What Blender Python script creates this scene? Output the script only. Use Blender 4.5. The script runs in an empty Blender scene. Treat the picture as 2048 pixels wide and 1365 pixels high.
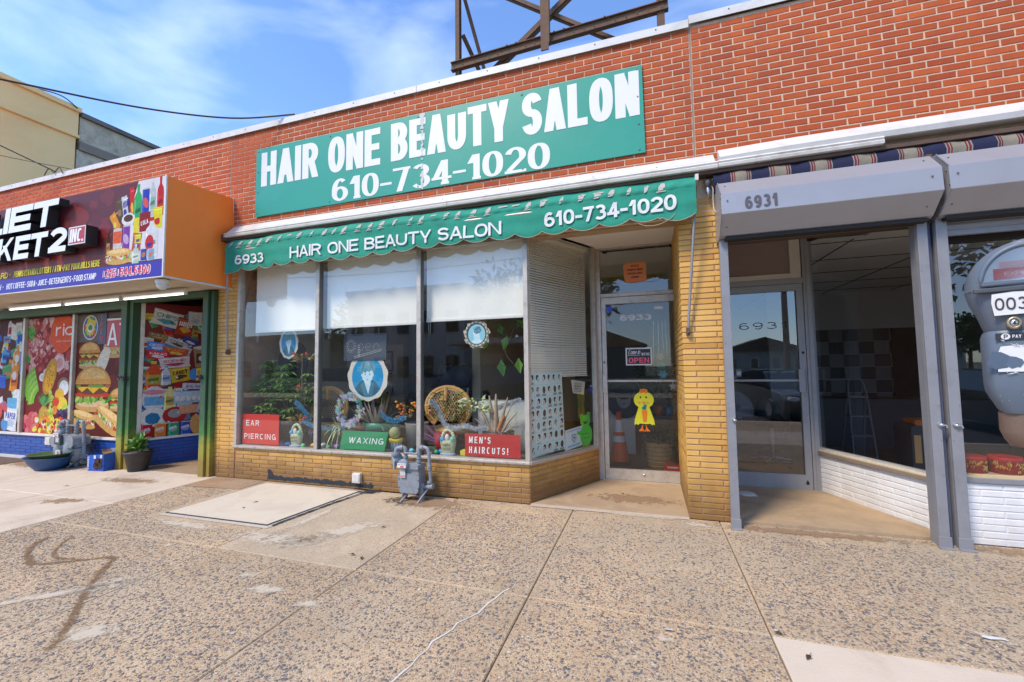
import bpy, math, random
from math import sin, cos, pi, radians as R
from mathutils import Vector, Matrix
rnd = random.Random(7)
S = bpy.context.scene
COL = S.collection

# ---------------------------------------------------------------- camera
cd = bpy.data.cameras.new('camera'); cam = bpy.data.objects.new('camera', cd); COL.objects.link(cam)
S.camera = cam
cd.sensor_width = 36.0; cd.lens = 36*847.3/2048; cd.clip_start = .05; cd.clip_end = 3000
_yaw, _pitch, _roll = .3107, .0621, -.0133
_f = Vector((-sin(_yaw)*cos(_pitch), cos(_yaw)*cos(_pitch), sin(_pitch)))
_r = Vector((cos(_yaw), sin(_yaw), 0)); _u = _r.cross(_f)
_r2 = _r*cos(_roll)+_u*sin(_roll); _u2 = -_r*sin(_roll)+_u*cos(_roll)
CAM = Vector((0, -4.5665, 1.5))
m3 = Matrix((_r2, _u2, -_f)).transposed().to_4x4(); m3.translation = CAM
cam.matrix_world = m3

# ---------------------------------------------------------------- sky, sun, exposure
SUN_AZ = Vector((-.57, -.82)).normalized(); SUN_EL = R(50)
W = bpy.data.worlds.new('World'); S.world = W; W.use_nodes = True
nt = W.node_tree; nt.nodes.clear()
out = nt.nodes.new('ShaderNodeOutputWorld'); bg = nt.nodes.new('ShaderNodeBackground')
sky = nt.nodes.new('ShaderNodeTexSky'); sky.sky_type = 'NISHITA'; sky.sun_disc = False
sky.sun_elevation = SUN_EL; sky.sun_rotation = math.atan2(SUN_AZ.x, SUN_AZ.y)
sky.air_density = 1.0; sky.dust_density = .3; sky.ozone_density = 2.2; sky.altitude = 50
tc = nt.nodes.new('ShaderNodeTexCoord'); mp = nt.nodes.new('ShaderNodeMapping')
mp.inputs['Scale'].default_value = (1.1, 2.6, 5.5); mp.inputs['Rotation'].default_value = (.25, .1, .5)
nz = nt.nodes.new('ShaderNodeTexNoise'); nz.inputs['Scale'].default_value = 1.5; nz.inputs['Detail'].default_value = 5; nz.inputs['Roughness'].default_value = .52; nz.inputs['Distortion'].default_value = .35
cr = nt.nodes.new('ShaderNodeValToRGB'); cr.color_ramp.elements[0].position = .45; cr.color_ramp.elements[1].position = .98
cr.color_ramp.elements[0].color = (0, 0, 0, 1); cr.color_ramp.elements[1].color = (.6, .6, .6, 1)
mx = nt.nodes.new('ShaderNodeMix'); mx.data_type = 'RGBA'; mx.inputs[7].default_value = (5.5, 6.2, 7.6, 1)
L = nt.links.new
L(tc.outputs['Generated'], mp.inputs['Vector']); L(mp.outputs['Vector'], nz.inputs['Vector'])
L(nz.outputs['Fac'], cr.inputs['Fac']); L(cr.outputs['Color'], mx.inputs[0])
tn = nt.nodes.new('ShaderNodeMix'); tn.data_type = 'RGBA'; tn.blend_type = 'MULTIPLY'; tn.inputs[0].default_value = 1; tn.inputs[7].default_value = (.84, .98, 1.20, 1); L(sky.outputs['Color'], tn.inputs[6]); L(tn.outputs[2], mx.inputs[6]); L(mx.outputs[2], bg.inputs['Color']); L(bg.outputs[0], out.inputs[0])
bg.inputs['Strength'].default_value = .15
sd = bpy.data.lights.new('sun', 'SUN'); sd.energy = 2.1; sd.angle = R(13); sd.color = (1, .87, .70)
sun = bpy.data.objects.new('sun', sd); COL.objects.link(sun)
_sd = Vector((SUN_AZ.x*cos(SUN_EL), SUN_AZ.y*cos(SUN_EL), sin(SUN_EL)))
sun.rotation_euler = _sd.to_track_quat('Z', 'Y').to_euler(); sun.location = (-10, -14, 20)
vs = S.view_settings; vs.view_transform = 'Standard'; vs.look = 'None'; vs.gamma = 1; vs.exposure = .95; vs.use_curve_mapping = False

# ---------------------------------------------------------------- materials
def srgb(r, g, b):
    return tuple(((c/255)/12.92 if c/255 <= .04045 else (((c/255)+.055)/1.055)**2.4) for c in (r, g, b))
class NT:
    def __init__(s, name):
        s.m = bpy.data.materials.new(name); s.m.use_nodes = True; s.t = s.m.node_tree; s.t.nodes.clear()
        s.o = s.n('OutputMaterial'); s.b = s.n('BsdfPrincipled'); s.l(s.b.outputs[0], s.o.inputs[0])
    def n(s, t, **k):
        x = s.t.nodes.new('ShaderNode'+t)
        for a, b in k.items(): setattr(x, a, b)
        return x
    def l(s, a, b): s.t.links.new(a, b)
    def noise(s, scale, detail=4, rough=.6, vec=None, dist=0):
        x = s.n('TexNoise'); x.inputs['Scale'].default_value = scale; x.inputs['Detail'].default_value = detail
        x.inputs['Roughness'].default_value = rough; x.inputs['Distortion'].default_value = dist
        s.l(vec or s.co(), x.inputs['Vector']); return x.outputs['Fac']
    def co(s):
        if not hasattr(s, '_c'): s._c = s.n('TexCoord')
        return s._c.outputs['Object']
    def wo(s):
        if not hasattr(s, '_g'): s._g = s.n('NewGeometry')
        return s._g.outputs['Position']
    def ramp(s, fac, *st):
        x = s.n('ValToRGB'); e = x.color_ramp.elements
        while len(e) < len(st): e.new(.5)
        for i, (p, c) in enumerate(st):
            e[i].position = p; e[i].color = (*c, 1) if len(c) == 3 else c
        s.l(fac, x.inputs[0]); return x.outputs[0]
    def mix(s, fac, a, b, mode='MIX'):
        x = s.n('Mix'); x.data_type = 'RGBA'; x.blend_type = mode
        for i, v in ((0, fac), (6, a), (7, b)):
            if isinstance(v, (int, float)): x.inputs[i].default_value = v
            elif isinstance(v, tuple): x.inputs[i].default_value = (*v, 1)
            else: s.l(v, x.inputs[i])
        return x.outputs[2]
    def math(s, op, a, b=0.):
        x = s.n('Math', operation=op)
        for i, v in ((0, a), (1, b)):
            if isinstance(v, (int, float)): x.inputs[i].default_value = v
            else: s.l(v, x.inputs[i])
        return x.outputs[0]
    def bump(s, h, st=.3, d=.01):
        x = s.n('Bump'); x.inputs['Strength'].default_value = st; x.inputs['Distance'].default_value = d
        s.l(h, x.inputs['Height']); s.l(x.outputs[0], s.b.inputs['Normal'])
    def set(s, **k):
        for a, v in k.items():
            i = s.b.inputs[a.replace('_', ' ')]
            if hasattr(v, 'is_linked') or hasattr(v, 'links'): s.l(v, i)
            elif isinstance(v, tuple): i.default_value = (*v, 1)
            else: i.default_value = v
        return s
def plain(name, col, rough=.6, metal=0., var=.12, sc=6., bump=.0, bsc=40., spec=.5, world=True, dirt=None, dsc=2.5, trans=0.):
    t = NT(name); v = t.wo() if world else t.co()
    c = tuple(col); n1 = t.noise(sc, 5, .65, v)
    cc = t.mix(n1, tuple(x*(1-var) for x in c), tuple(min(1, x*(1+var)) for x in c))
    if dirt:
        n2 = t.noise(dsc, 8, .7, v, .6)
        f = t.ramp(n2, (.48, (0, 0, 0)), (.72, (1, 1, 1)))
        cc = t.mix(t.math('MULTIPLY', f, dirt[3] if len(dirt) > 3 else .6), cc, tuple(dirt[:3]))
    t.set(Base_Color=cc, Roughness=rough, Metallic=metal); t.b.inputs['Specular IOR Level'].default_value = spec
    if trans: t.b.inputs['Transmission Weight'].default_value = trans
    if bump: t.bump(t.noise(bsc, 4, .6, v), bump, .01)
    return t.m
def attr_mat(name, rough=.5, var=.1, bump=0., spec=.4, sc=30):
    t = NT(name); a = t.n('Attribute'); a.attribute_name = 'Col'
    n1 = t.noise(sc, 4, .7, t.wo())
    k = t.ramp(n1, (.25, (1-var,)*3), (.8, (1, 1, 1)))
    t.set(Base_Color=t.mix(1., a.outputs['Color'], k, 'MULTIPLY'), Roughness=rough); t.b.inputs['Specular IOR Level'].default_value = spec
    if bump: t.bump(t.noise(60, 3, .6, t.wo()), bump, .01)
    return t.m
def emis(name, col, st):
    t = NT(name); t.set(Base_Color=tuple(col), Emission_Color=tuple(col), Emission_Strength=st); return t.m
def glass_mat(name, refl=.12, tint=(.93, .96, .95), rough=.0, wave=.0):
    t = NT(name); tr = t.n('BsdfTransparent'); tr.inputs[0].default_value = (*tint, 1)
    gl = t.n('BsdfGlossy'); gl.inputs['Roughness'].default_value = rough; gl.inputs[0].default_value = (1, 1, 1, 1)
    g = t.n('NewGeometry'); dt = t.n('VectorMath', operation='DOT_PRODUCT'); t.l(g.outputs['Incoming'], dt.inputs[0]); t.l(g.outputs['True Normal'], dt.inputs[1])
    fr = t.math('POWER', t.math('SUBTRACT', 1., t.math('ABSOLUTE', dt.outputs['Value'])), 5.)   # same from both sides of the pane
    ms = t.n('MixShader'); f = t.math('ADD', t.math('MULTIPLY', fr, .85), refl)
    t.l(f, ms.inputs[0]); t.l(tr.outputs[0], ms.inputs[1]); t.l(gl.outputs[0], ms.inputs[2]); t.l(ms.outputs[0], t.o.inputs[0])
    if wave:
        b = t.n('Bump'); b.inputs['Strength'].default_value = wave; b.inputs['Distance'].default_value = .02
        t.l(t.noise(1.6, 2, .5, t.wo()), b.inputs['Height']); t.l(b.outputs[0], gl.inputs['Normal'])
    return t.m
def tint_random(t):
    """a value that differs between brick objects and between the bricks of a joined part"""
    oi = t.n('ObjectInfo'); g = t.n('NewGeometry')
    return t.math('FRACT', t.math('ADD', oi.outputs['Random'], t.math('MULTIPLY', g.outputs['Random Per Island'], 7.31)))
def brick_mat(name, cols, rough=.85, bump=.5, low=None, spot=.12, spotcol=(.02, .01, .01)):
    t = NT(name); r = tint_random(t); n = len(cols)
    c = t.ramp(r, *[(i/(n-1), cols[i]) for i in range(n)])
    n1 = t.noise(9, 6, .75, t.wo()); c = t.mix(t.ramp(n1, (.3, (0, 0, 0)), (.8, (.45,)*3)), c, tuple(x*.72 for x in cols[0]))
    n2 = t.noise(170, 3, .6, t.wo()); c = t.mix(t.ramp(n2, (.62, (0, 0, 0)), (.74, (spot*4,)*3)), c, spotcol)
    mp = t.n('Mapping'); mp.inputs['Scale'].default_value = (2.2, 2.2, .45); t.l(t.wo(), mp.inputs[0]); n3 = t.noise(1.4, 7, .68, mp.outputs[0], .3)   # weather streaks down the wall
    c = t.mix(t.ramp(n3, (.46, (0, 0, 0)), (.72, (.42,)*3)), c, tuple(x*.5+.02 for x in cols[0])); c = t.mix(t.ramp(n3, (.22, (.35,)*3), (.40, (0, 0, 0))), c, tuple(min(1, x*.8+.16) for x in cols[1]))
    n4 = t.noise(26, 5, .7, t.wo()); c = t.mix(t.ramp(n4, (.66, (0, 0, 0)), (.72, (.55,)*3)), c, (.5, .34, .22))   # mortar smears
    if low:   # dirt splashed up from the pavement, by height
        sx = t.n('SeparateXYZ'); t.l(t.wo(), sx.inputs[0])
        h = t.math('ADD', sx.outputs[2], t.math('MULTIPLY', t.noise(3.5, 6, .7, t.wo()), .5))
        f = t.ramp(h, (low[1], (low[2],)*3), (low[1]+.38, (0, 0, 0))); c = t.mix(f, c, low[0])
    t.set(Base_Color=c, Roughness=rough); t.bump(t.noise(55, 5, .7, t.wo()), bump, .004); return t.m

M = {}
M['red'] = brick_mat('red_brick', [(.41, .066, .013), (.48, .090, .017), (.36, .055, .012), (.55, .114, .022), (.44, .075, .015), (.51, .104, .022)])
M['red_mortar'] = plain('pale_mortar', (.62, .46, .32), .95, var=.18, sc=14, bump=.5, bsc=90, dirt=(.3, .22, .16, .5))
M['yel'] = brick_mat('yellow_brick', [(.68, .38, .085), (.72, .43, .11), (.62, .33, .065), (.75, .46, .13), (.66, .36, .08), (.70, .41, .10), (.50, .24, .045)], .6, .35, low=((.17, .085, .025), .36, .85), spot=.08, spotcol=(.2, .1, .04))
M['yel_mortar'] = plain('pink_mortar', (.40, .22, .14), .95, var=.2, sc=14, bump=.4, bsc=90, dirt=(.16, .09, .05, .6), dsc=4)
M['whb'] = brick_mat('white_painted_brick', [(.80, .80, .79), (.84, .84, .83), (.78, .78, .78), (.82, .83, .82)], .55, .5, low=((.45, .38, .30), .12, .5), spot=.015, spotcol=(.3, .25, .2))
M['whm'] = plain('white_painted_mortar', (.66, .66, .65), .6, var=.12, sc=20, bump=.3)
M['blb'] = brick_mat('blue_painted_brick', [(.008, .07, .34), (.010, .085, .40), (.008, .06, .31), (.012, .09, .42)], .45, .4, low=((.02, .03, .10), .05, .5), spot=.01)
M['blm'] = plain('blue_painted_mortar', (.008, .045, .24), .5, var=.2, sc=20, bump=.3)
M['cap'] = plain('white_metal_coping', (.64, .62, .58), .45, var=.07, sc=3, dirt=(.35, .31, .26, .45), dsc=3.2)
M['fascia'] = plain('cream_painted_trim', (.66, .63, .57), .55, var=.1, sc=5, dirt=(.28, .20, .12, .55), dsc=3.5, bump=.15)
M['darkwood'] = plain('dark_weathered_wood', (.10, .06, .04), .8, var=.3, sc=9, bump=.4)
M['sign_green'] = plain('green_sign_vinyl', (.018, .285, .195), .38, var=.05, sc=2, dirt=(.10, .33, .25, .25), dsc=1.5)
M['letter'] = plain('white_vinyl_letter', (.72, .71, .68), .4, var=.03, sc=9)
M['canvas'] = plain('green_awning_canvas', (.012, .26, .17), .8, var=.18, sc=4, dirt=(.02, .13, .10, .5), dsc=5, bump=.25, bsc=260)
M['canvas_edge'] = plain('tan_awning_binding', (.36, .30, .2), .85, var=.25, sc=20)
M['patch'] = plain('peeled_paint_patch', (.42, .38, .33), .85, var=.3, sc=25)
M['awn_letter'] = plain('painted_awning_letter', (.70, .71, .69), .75, var=.12, sc=22, dirt=(.45, .5, .46, .6), dsc=16)
M['alu'] = plain('aged_aluminium', (.52, .47, .40), .45, .4, var=.14, sc=10, dirt=(.2, .16, .12, .5), dsc=9, bump=.05)
M['alu_dark'] = plain('aluminium_in_gap', (.14, .13, .12), .5, .3, var=.2)
M['grey'] = plain('grey_painted_steel', (.23, .232, .245), .42, var=.09, sc=4, dirt=(.16, .14, .14, .45), dsc=5, bump=.08)
M['grey_door'] = plain('grey_painted_aluminium', (.30, .30, .30), .42, var=.07, sc=4, dirt=(.2, .18, .16, .4), dsc=6)
M['housing'] = plain('pale_grey_sheet_metal', (.34, .335, .345), .33, .25, var=.05, sc=2, dirt=(.30, .27, .26, .35), dsc=2.2)
M['dark'] = plain('dark_recess', (.025, .022, .02), .9)
M['black'] = plain('black_rubber', (.02, .02, .02), .5)
M['blackpaint'] = plain('black_waterproofing', (.022, .028, .036), .55, var=.4, sc=20, bump=.5, bsc=30)
M['soffit'] = plain('tan_painted_soffit', (.42, .29, .17), .8, var=.12, sc=3, dirt=(.2, .12, .06, .5), dsc=3)
M['soffit_market'] = plain('beige_soffit_panel', (.50, .41, .30), .75, var=.1, sc=3, dirt=(.25, .17, .1, .4), dsc=2)
M['glass'] = glass_mat('window_glass', .085, wave=.012)
M['glass_door'] = glass_mat('door_glass', .06, (.92, .93, .92))
M['glass_dark'] = glass_mat('storefront_glass', .10, (.75, .78, .8), wave=.01)
M['shade'] = plain('white_roller_shade', (.84, .80, .72), .8, var=.03, sc=2)
M['blind'] = plain('cream_blind_slat', (.86, .78, .64), .5, var=.06, sc=8)
M['print'] = attr_mat('printed_vinyl', .5, .08, spec=.25)
M['art'] = attr_mat('printed_poster', .6, .45, sc=26, spec=.15)
M['paint'] = attr_mat('coloured_plastic', .45, .10)
M['soft'] = attr_mat('matt_coloured_stuff', .85, .25, .2)
M['orange'] = plain('orange_sign_side', (.92, .22, .025), .5, var=.04, sc=2, dirt=(.8, .19, .03, .3), dsc=2)
M['gpost'] = None
M['rust'] = plain('rusty_steel', (.13, .075, .045), .85, var=.35, sc=12, dirt=(.22, .09, .035, .8), dsc=4, bump=.4)
M['tan'] = plain('tan_painted_stucco', (.97, .62, .27), .8, var=.05, sc=1.2, dirt=(.82, .48, .19, .5), dsc=.9, bump=.15)
M['stucco'] = plain('rough_grey_stucco', (.52, .43, .31), .95, var=.4, sc=7, dirt=(.17, .14, .11, .8), dsc=3, bump=1.0, bsc=16)
M['concrete'] = plain('pale_concrete', (.60, .50, .385), .9, var=.1, sc=3, dirt=(.36, .27, .19, .55), dsc=1.6, bump=.25, bsc=70)
M['hatch'] = plain('cream_painted_hatch', (.60, .52, .40), .8, var=.06, sc=4, dirt=(.42, .35, .27, .5), dsc=3, bump=.2, bsc=50)
M['cement'] = plain('smooth_entry_cement', (.42, .30, .18), .9, var=.2, sc=4, dirt=(.22, .15, .10, .6), dsc=2.4, bump=.3, bsc=110)
M['meter'] = plain('grey_blue_meter_paint', (.23, .26, .29), .45, var=.15, sc=14, dirt=(.15, .12, .12, .6), dsc=10, bump=.15)
M['meter_dark'] = plain('dark_pipe_paint', (.06, .07, .08), .6, var=.3, sc=14)
M['pmeter'] = plain('blue_grey_parking_meter_paint', (.115, .145, .185), .45, var=.12, sc=12, dirt=(.16, .125, .095, .45), dsc=11, bump=.06)
M['pm_brown'] = plain('weathered_brown_metal', (.20, .135, .10), .5, .3, var=.25, sc=12, dirt=(.1, .06, .04, .6), dsc=14)
M['chrome'] = plain('dull_chrome', (.6, .6, .6), .25, .9, var=.1, sc=30)
M['inwall'] = plain('cream_room_wall', (.76, .66, .50), .8, var=.04, sc=1)
M['inceil'] = plain('white_ceiling_tile', (.82, .80, .74), .8, var=.04)
M['infloor'] = plain('speckled_floor_mat', (.20, .16, .13), .9, var=.4, sc=60)
M['woodfloor'] = plain('brown_board_floor', (.22, .16, .11), .5, var=.25, sc=5)
M['greywall'] = plain('grey_room_wall', (.55, .55, .54), .8, var=.05)
M['asphalt'] = plain('asphalt', (.055, .055, .056), .9, var=.25, sc=20, bump=.4, bsc=80)
M['leaf'] = None

def leafmat(name, cols):
    t = NT(name); r = tint_random(t); n = len(cols)
    c = t.ramp(r, *[(i/(n-1), cols[i]) for i in range(n)])
    t.set(Base_Color=c, Roughness=.5); t.b.inputs['Subsurface Weight'].default_value = 0; return t.m
M['leaf'] = leafmat('green_leaf', [(.13, .26, .05), (.24, .40, .07), (.10, .20, .04), (.34, .46, .11)])
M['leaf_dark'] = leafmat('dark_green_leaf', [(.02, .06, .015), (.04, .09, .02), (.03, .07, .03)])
M['leaf_bright'] = leafmat('bright_green_leaf', [(.10, .24, .03), (.16, .32, .05), (.07, .18, .03)])
M['leaf_croton'] = leafmat('croton_leaf', [(.16, .24, .04), (.45, .33, .06), (.42, .10, .04), (.10, .18, .04), (.36, .38, .12)])
M['leaf_spider'] = leafmat('striped_leaf', [(.34, .42, .16), (.66, .68, .42), (.20, .30, .09)])
M['leaf_dry'] = leafmat('dry_grey_leaf', [(.48, .39, .30), (.36, .28, .22), (.58, .48, .38)])
M['leaf_tree'] = leafmat('tree_leaf', [(.03, .06, .015), (.05, .09, .02), (.08, .12, .03), (.025, .045, .015)])
M['bark'] = plain('brown_bark', (.16, .11, .07), .9, var=.3, sc=20, bump=.6)

def gpost_mat():
    t = NT('green_steel_worn_yellow'); sx = t.n('SeparateXYZ'); t.l(t.wo(), sx.inputs[0])
    h = t.math('ADD', sx.outputs[2], t.math('MULTIPLY', t.math('SUBTRACT', t.noise(5, 7, .75, t.wo()), .5), .9))
    c = t.ramp(h, (.15, (.25, .17, .03)), (.38, (.28, .26, .03)), (.62, (.055, .16, .03)), (.95, (.028, .075, .03)))
    c = t.mix(t.ramp(t.noise(11, 6, .7, t.wo()), (.6, (0, 0, 0)), (.72, (.5,)*3)), c, (.10, .085, .04))
    t.set(Base_Color=c, Roughness=.55); t.bump(t.noise(30, 4, .6, t.wo()), .2, .005); return t.m
M['gpost'] = gpost_mat()

def aggregate(name, base, light, dark, sc=1., dmix=.25):
    """exposed-aggregate concrete: fine grit in a tan matrix; the larger stones are real geometry"""
    t = NT(name); v = t.n('TexVoronoi'); v.inputs['Scale'].default_value = 150*sc; t.l(t.wo(), v.inputs['Vector'])
    v2 = t.n('TexVoronoi'); v2.inputs['Scale'].default_value = 62*sc; t.l(t.wo(), v2.inputs['Vector'])
    s1 = t.n('SeparateColor'); t.l(v.outputs['Color'], s1.inputs[0]); s2 = t.n('SeparateColor'); t.l(v2.outputs['Color'], s2.inputs[0])
    c = t.ramp(s1.outputs[0], (.0, base), (.35, light), (.6, tuple(x*.8 for x in base)), (.8, tuple(x*1.12 for x in light)), (.93, dark))
    big = t.ramp(s2.outputs[1], (1-dmix, (0, 0, 0)), (1-dmix+.02, (.85,)*3)); inn = t.ramp(v2.outputs['Distance'], (.30, (1, 1, 1)), (.45, (0, 0, 0)))
    c2 = t.ramp(s2.outputs[2], (0, dark), (.5, tuple(x*1.3 for x in dark)), (.75, (.30, .19, .12)), (1, (.45, .36, .27)))
    c = t.mix(t.math('MULTIPLY', big, inn), c, c2)
    n = t.noise(1.3, 7, .65, t.wo(), .4); c = t.mix(t.ramp(n, (.38, (0, 0, 0)), (.70, (.5,)*3)), c, tuple(x*.60 for x in base)); c = t.mix(t.ramp(t.noise(.7, 5, .6, t.wo()), (.40, (0, 0, 0)), (.70, (.45,)*3)), c, (.41, .365, .275))
    n3 = t.noise(2.1, 6, .6, t.wo(), .2); c = t.mix(t.ramp(n3, (.58, (0, 0, 0)), (.8, (.4,)*3)), c, tuple(min(1, x*1.25) for x in light))
    t.set(Base_Color=c, Roughness=.9)
    h = t.math('ADD', t.math('MULTIPLY', v.outputs['Distance'], -1.), t.noise(40, 4, .6, t.wo())); t.bump(h, .55, .004); return t.m
M['agg'] = aggregate('exposed_aggregate', (.455, .306, .168), (.61, .452, .28), (.14, .13, .12))
M['agg_light'] = aggregate('fine_pale_aggregate', (.48, .35, .22), (.62, .49, .33), (.24, .19, .15), 1.2, .12)
M['agg_brown'] = aggregate('brown_aggregate', (.33, .19, .09), (.42, .27, .15), (.16, .11, .08), 1., .15)
def pebble_mat():
    t = NT('embedded_stone'); g = t.n('NewGeometry')
    c = t.ramp(g.outputs['Random Per Island'], (0, (.095, .09, .09)), (.25, (.155, .145, .14)), (.45, (.12, .11, .105)), (.6, (.20, .175, .16)), (.72, (.27, .16, .10)), (.86, (.40, .25, .15)), (1, (.58, .49, .38)))
    t.set(Base_Color=c, Roughness=.6); return t.m
M['pebble'] = pebble_mat()
def stain_mat(name, col, thr=.42, sc=9, op=.8):
    t = NT(name); tr = t.n('BsdfTransparent'); ms = t.n('MixShader')
    a = t.n('Attribute'); a.attribute_name = 'Col'; sp = t.n('SeparateColor'); t.l(a.outputs['Color'], sp.inputs[0])
    f = t.math('ADD', t.noise(sc, 7, .75, t.wo(), .3), t.math('MULTIPLY', sp.outputs[0], .42))
    f = t.ramp(f, (thr+.26, (0, 0, 0)), (thr+.42, (op,)*3))
    t.l(f, ms.inputs[0]); t.l(tr.outputs[0], ms.inputs[1]); t.l(t.b.outputs[0], ms.inputs[2]); t.l(ms.outputs[0], t.o.inputs[0])
    t.set(Base_Color=tuple(col), Roughness=.9); return t.m
M['stain_brown'] = stain_mat('brown_water_stain', (.20, .11, .045), .43, 17, .62)
M['stain_white'] = stain_mat('pale_cement_splash', (.62, .53, .40), .40, 16, .8)
M['stain_tan'] = stain_mat('tan_dirt_patch', (.33, .21, .12), .40, 12, .8)

# ---------------------------------------------------------------- mesh builder
ORG = {}
class MB:
    def __init__(s): s.v = []; s.f = []; s.m = []; s.c = []; s.s = []
    def add(s, vs, fs, m=0, c=None, sm=False):
        b = len(s.v); s.v += [tuple(v) for v in vs]
        for f in fs: s.f.append(tuple(b+i for i in f)); s.m.append(m); s.c.append(c or (.8, .8, .8)); s.s.append(sm)
        return s
    def box(s, x0, x1, y0, y1, z0, z1, m=0, c=None):
        return s.add([(x, y, z) for z in (z0, z1) for y in (y0, y1) for x in (x0, x1)],
                     [(0, 2, 3, 1), (4, 5, 7, 6), (0, 1, 5, 4), (2, 6, 7, 3), (0, 4, 6, 2), (1, 3, 7, 5)], m, c)
    def bevbox(s, x0, x1, y0, y1, z0, z1, b=.01, m=0, c=None):
        pts = [(x0+b, z0), (x1-b, z0), (x1, z0+b), (x1, z1-b), (x1-b, z1), (x0+b, z1), (x0, z1-b), (x0, z0+b)]
        return s.prism(pts, (0, y0, 0), (1, 0, 0), (0, 0, 1), (0, 1, 0), y1-y0, m, c)
    def obox(s, O, U, V, N, a, b, d, m=0, c=None):
        """box from corner O spanning a*U, b*V, d*N"""
        O, U, V, N = Vector(O), Vector(U)*a, Vector(V)*b, Vector(N)*d
        return s.add([O+U*i+V*j+N*k for k in (0, 1) for j in (0, 1) for i in (0, 1)],
                     [(0, 2, 3, 1), (4, 5, 7, 6), (0, 1, 5, 4), (2, 6, 7, 3), (0, 4, 6, 2), (1, 3, 7, 5)], m, c)
    def prism(s, pts, O, U, V, N, d, m=0, c=None, m2=None, c2=None):
        O, U, V, N = map(Vector, (O, U, V, N)); n = len(pts)
        a = [O+U*p[0]+V*p[1] for p in pts]; b = [p+N*d for p in a]
        s.add(a, [tuple(range(n))], m, c)
        s.add(b, [tuple(range(n-1, -1, -1))], m if m2 is None else m2, c)
        s.add(a+b, [(i, i+n, (i+1) % n+n, (i+1) % n) for i in range(n)], m if m2 is None else m2, c2 or c); return s
    def poly(s, pts, m=0, c=None): return s.add(pts, [tuple(range(len(pts)))], m, c)
    def tube(s, pts, r, n=8, m=0, c=None, caps=True):
        pts = [Vector(p) for p in pts]; rs = r if isinstance(r, (list, tuple)) else [r]*len(pts)
        vs = []; t0 = (pts[1]-pts[0]).normalized(); ref = Vector((0, 0, 1)) if abs(t0.z) < .9 else Vector((1, 0, 0))
        a = t0.cross(ref).normalized()
        for i, p in enumerate(pts):
            t = (pts[min(i+1, len(pts)-1)]-pts[max(i-1, 0)])
            t = t.normalized() if t.length > 1e-9 else t0
            a = (a-t*a.dot(t)); a = a.normalized() if a.length > 1e-6 else t.orthogonal().normalized(); b = t.cross(a)
            vs += [p+(a*cos(2*pi*k/n)+b*sin(2*pi*k/n))*rs[i] for k in range(n)]
        fs = [(i*n+k, i*n+(k+1) % n, (i+1)*n+(k+1) % n, (i+1)*n+k) for i in range(len(pts)-1) for k in range(n)]
        s.add(vs, fs, m, c, True)
        if caps: s.add(vs[:n], [tuple(range(n-1, -1, -1))], m, c); s.add(vs[-n:], [tuple(range(n))], m, c)
        return s
    def lathe(s, P, prof, n=16, ax=(0, 0, 1), m=0, c=None, sm=True, sc=(1, 1)):
        P = Vector(P); A = Vector(ax).normalized(); U = A.orthogonal().normalized() if abs(A.z) < .9 else Vector((1, 0, 0)); V = A.cross(U)
        vs = [P+A*z+(U*cos(2*pi*k/n)*sc[0]+V*sin(2*pi*k/n)*sc[1])*r for r, z in prof for k in range(n)]
        q = len(prof)
        fs = [(i*n+k, i*n+(k+1) % n, (i+1)*n+(k+1) % n, (i+1)*n+k) for i in range(q-1) for k in range(n)]
        s.add(vs, fs, m, c, sm)
        if prof[0][0] > 1e-4: s.add(vs[:n], [tuple(range(n-1, -1, -1))], m, c)
        if prof[-1][0] > 1e-4: s.add(vs[-n:], [tuple(range(n))], m, c)
        return s
    def ell(s, P, r, n=12, h=8, m=0, c=None, jit=0):
        rx, ry, rz = r if isinstance(r, tuple) else (r, r, r)
        vs = []
        for i in range(h+1):
            t = pi*i/h
            for k in range(n):
                a = 2*pi*k/n; j = 1+jit*rnd.uniform(-1, 1)
                vs.append((P[0]+rx*sin(t)*cos(a)*j, P[1]+ry*sin(t)*sin(a)*j, P[2]-rz*cos(t)*j))
        return s.add(vs, [(i*n+k, i*n+(k+1) % n, (i+1)*n+(k+1) % n, (i+1)*n+k) for i in range(h) for k in range(n)], m, c, True)
    def leaf(s, P, D, Nn, l, w, m=0, c=None, fold=.15):
        P, D, Nn = Vector(P), Vector(D).normalized(), Vector(Nn); Sd = D.cross(Nn)
        Sd = Sd.normalized() if Sd.length > 1e-6 else D.orthogonal().normalized(); U = Sd.cross(D)
        return s.add([P, P+D*l*.45+Sd*w/2+U*w*fold, P+D*l-U*l*.12, P+D*l*.45-Sd*w/2+U*w*fold], [(0, 1, 2), (0, 2, 3)], m, c)
    def blade(s, P, D, l, w, droop, n=5, m=0, c=None):
        P, D = Vector(P), Vector(D).normalized(); Sd = D.cross(Vector((0, 0, 1)))
        Sd = Sd.normalized() if Sd.length > 1e-4 else Vector((1, 0, 0)); vs = []
        for i in range(n+1):
            t = i/n; q = P+D*l*t+Vector((0, 0, -droop*t*t)); ww = w*(1-t)**.6*.5+.0005
            vs += [q-Sd*ww, q+Sd*ww]
        return s.add(vs, [(2*i, 2*i+1, 2*i+3, 2*i+2) for i in range(n)], m, c, True)
    def xf(s, mt, a=0):
        s.v = s.v[:a]+[tuple(mt @ Vector(v)) for v in s.v[a:]]; return s
    def map(s, fn, a=0): s.v = s.v[:a]+[fn(*v) for v in s.v[a:]]; return s
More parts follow.
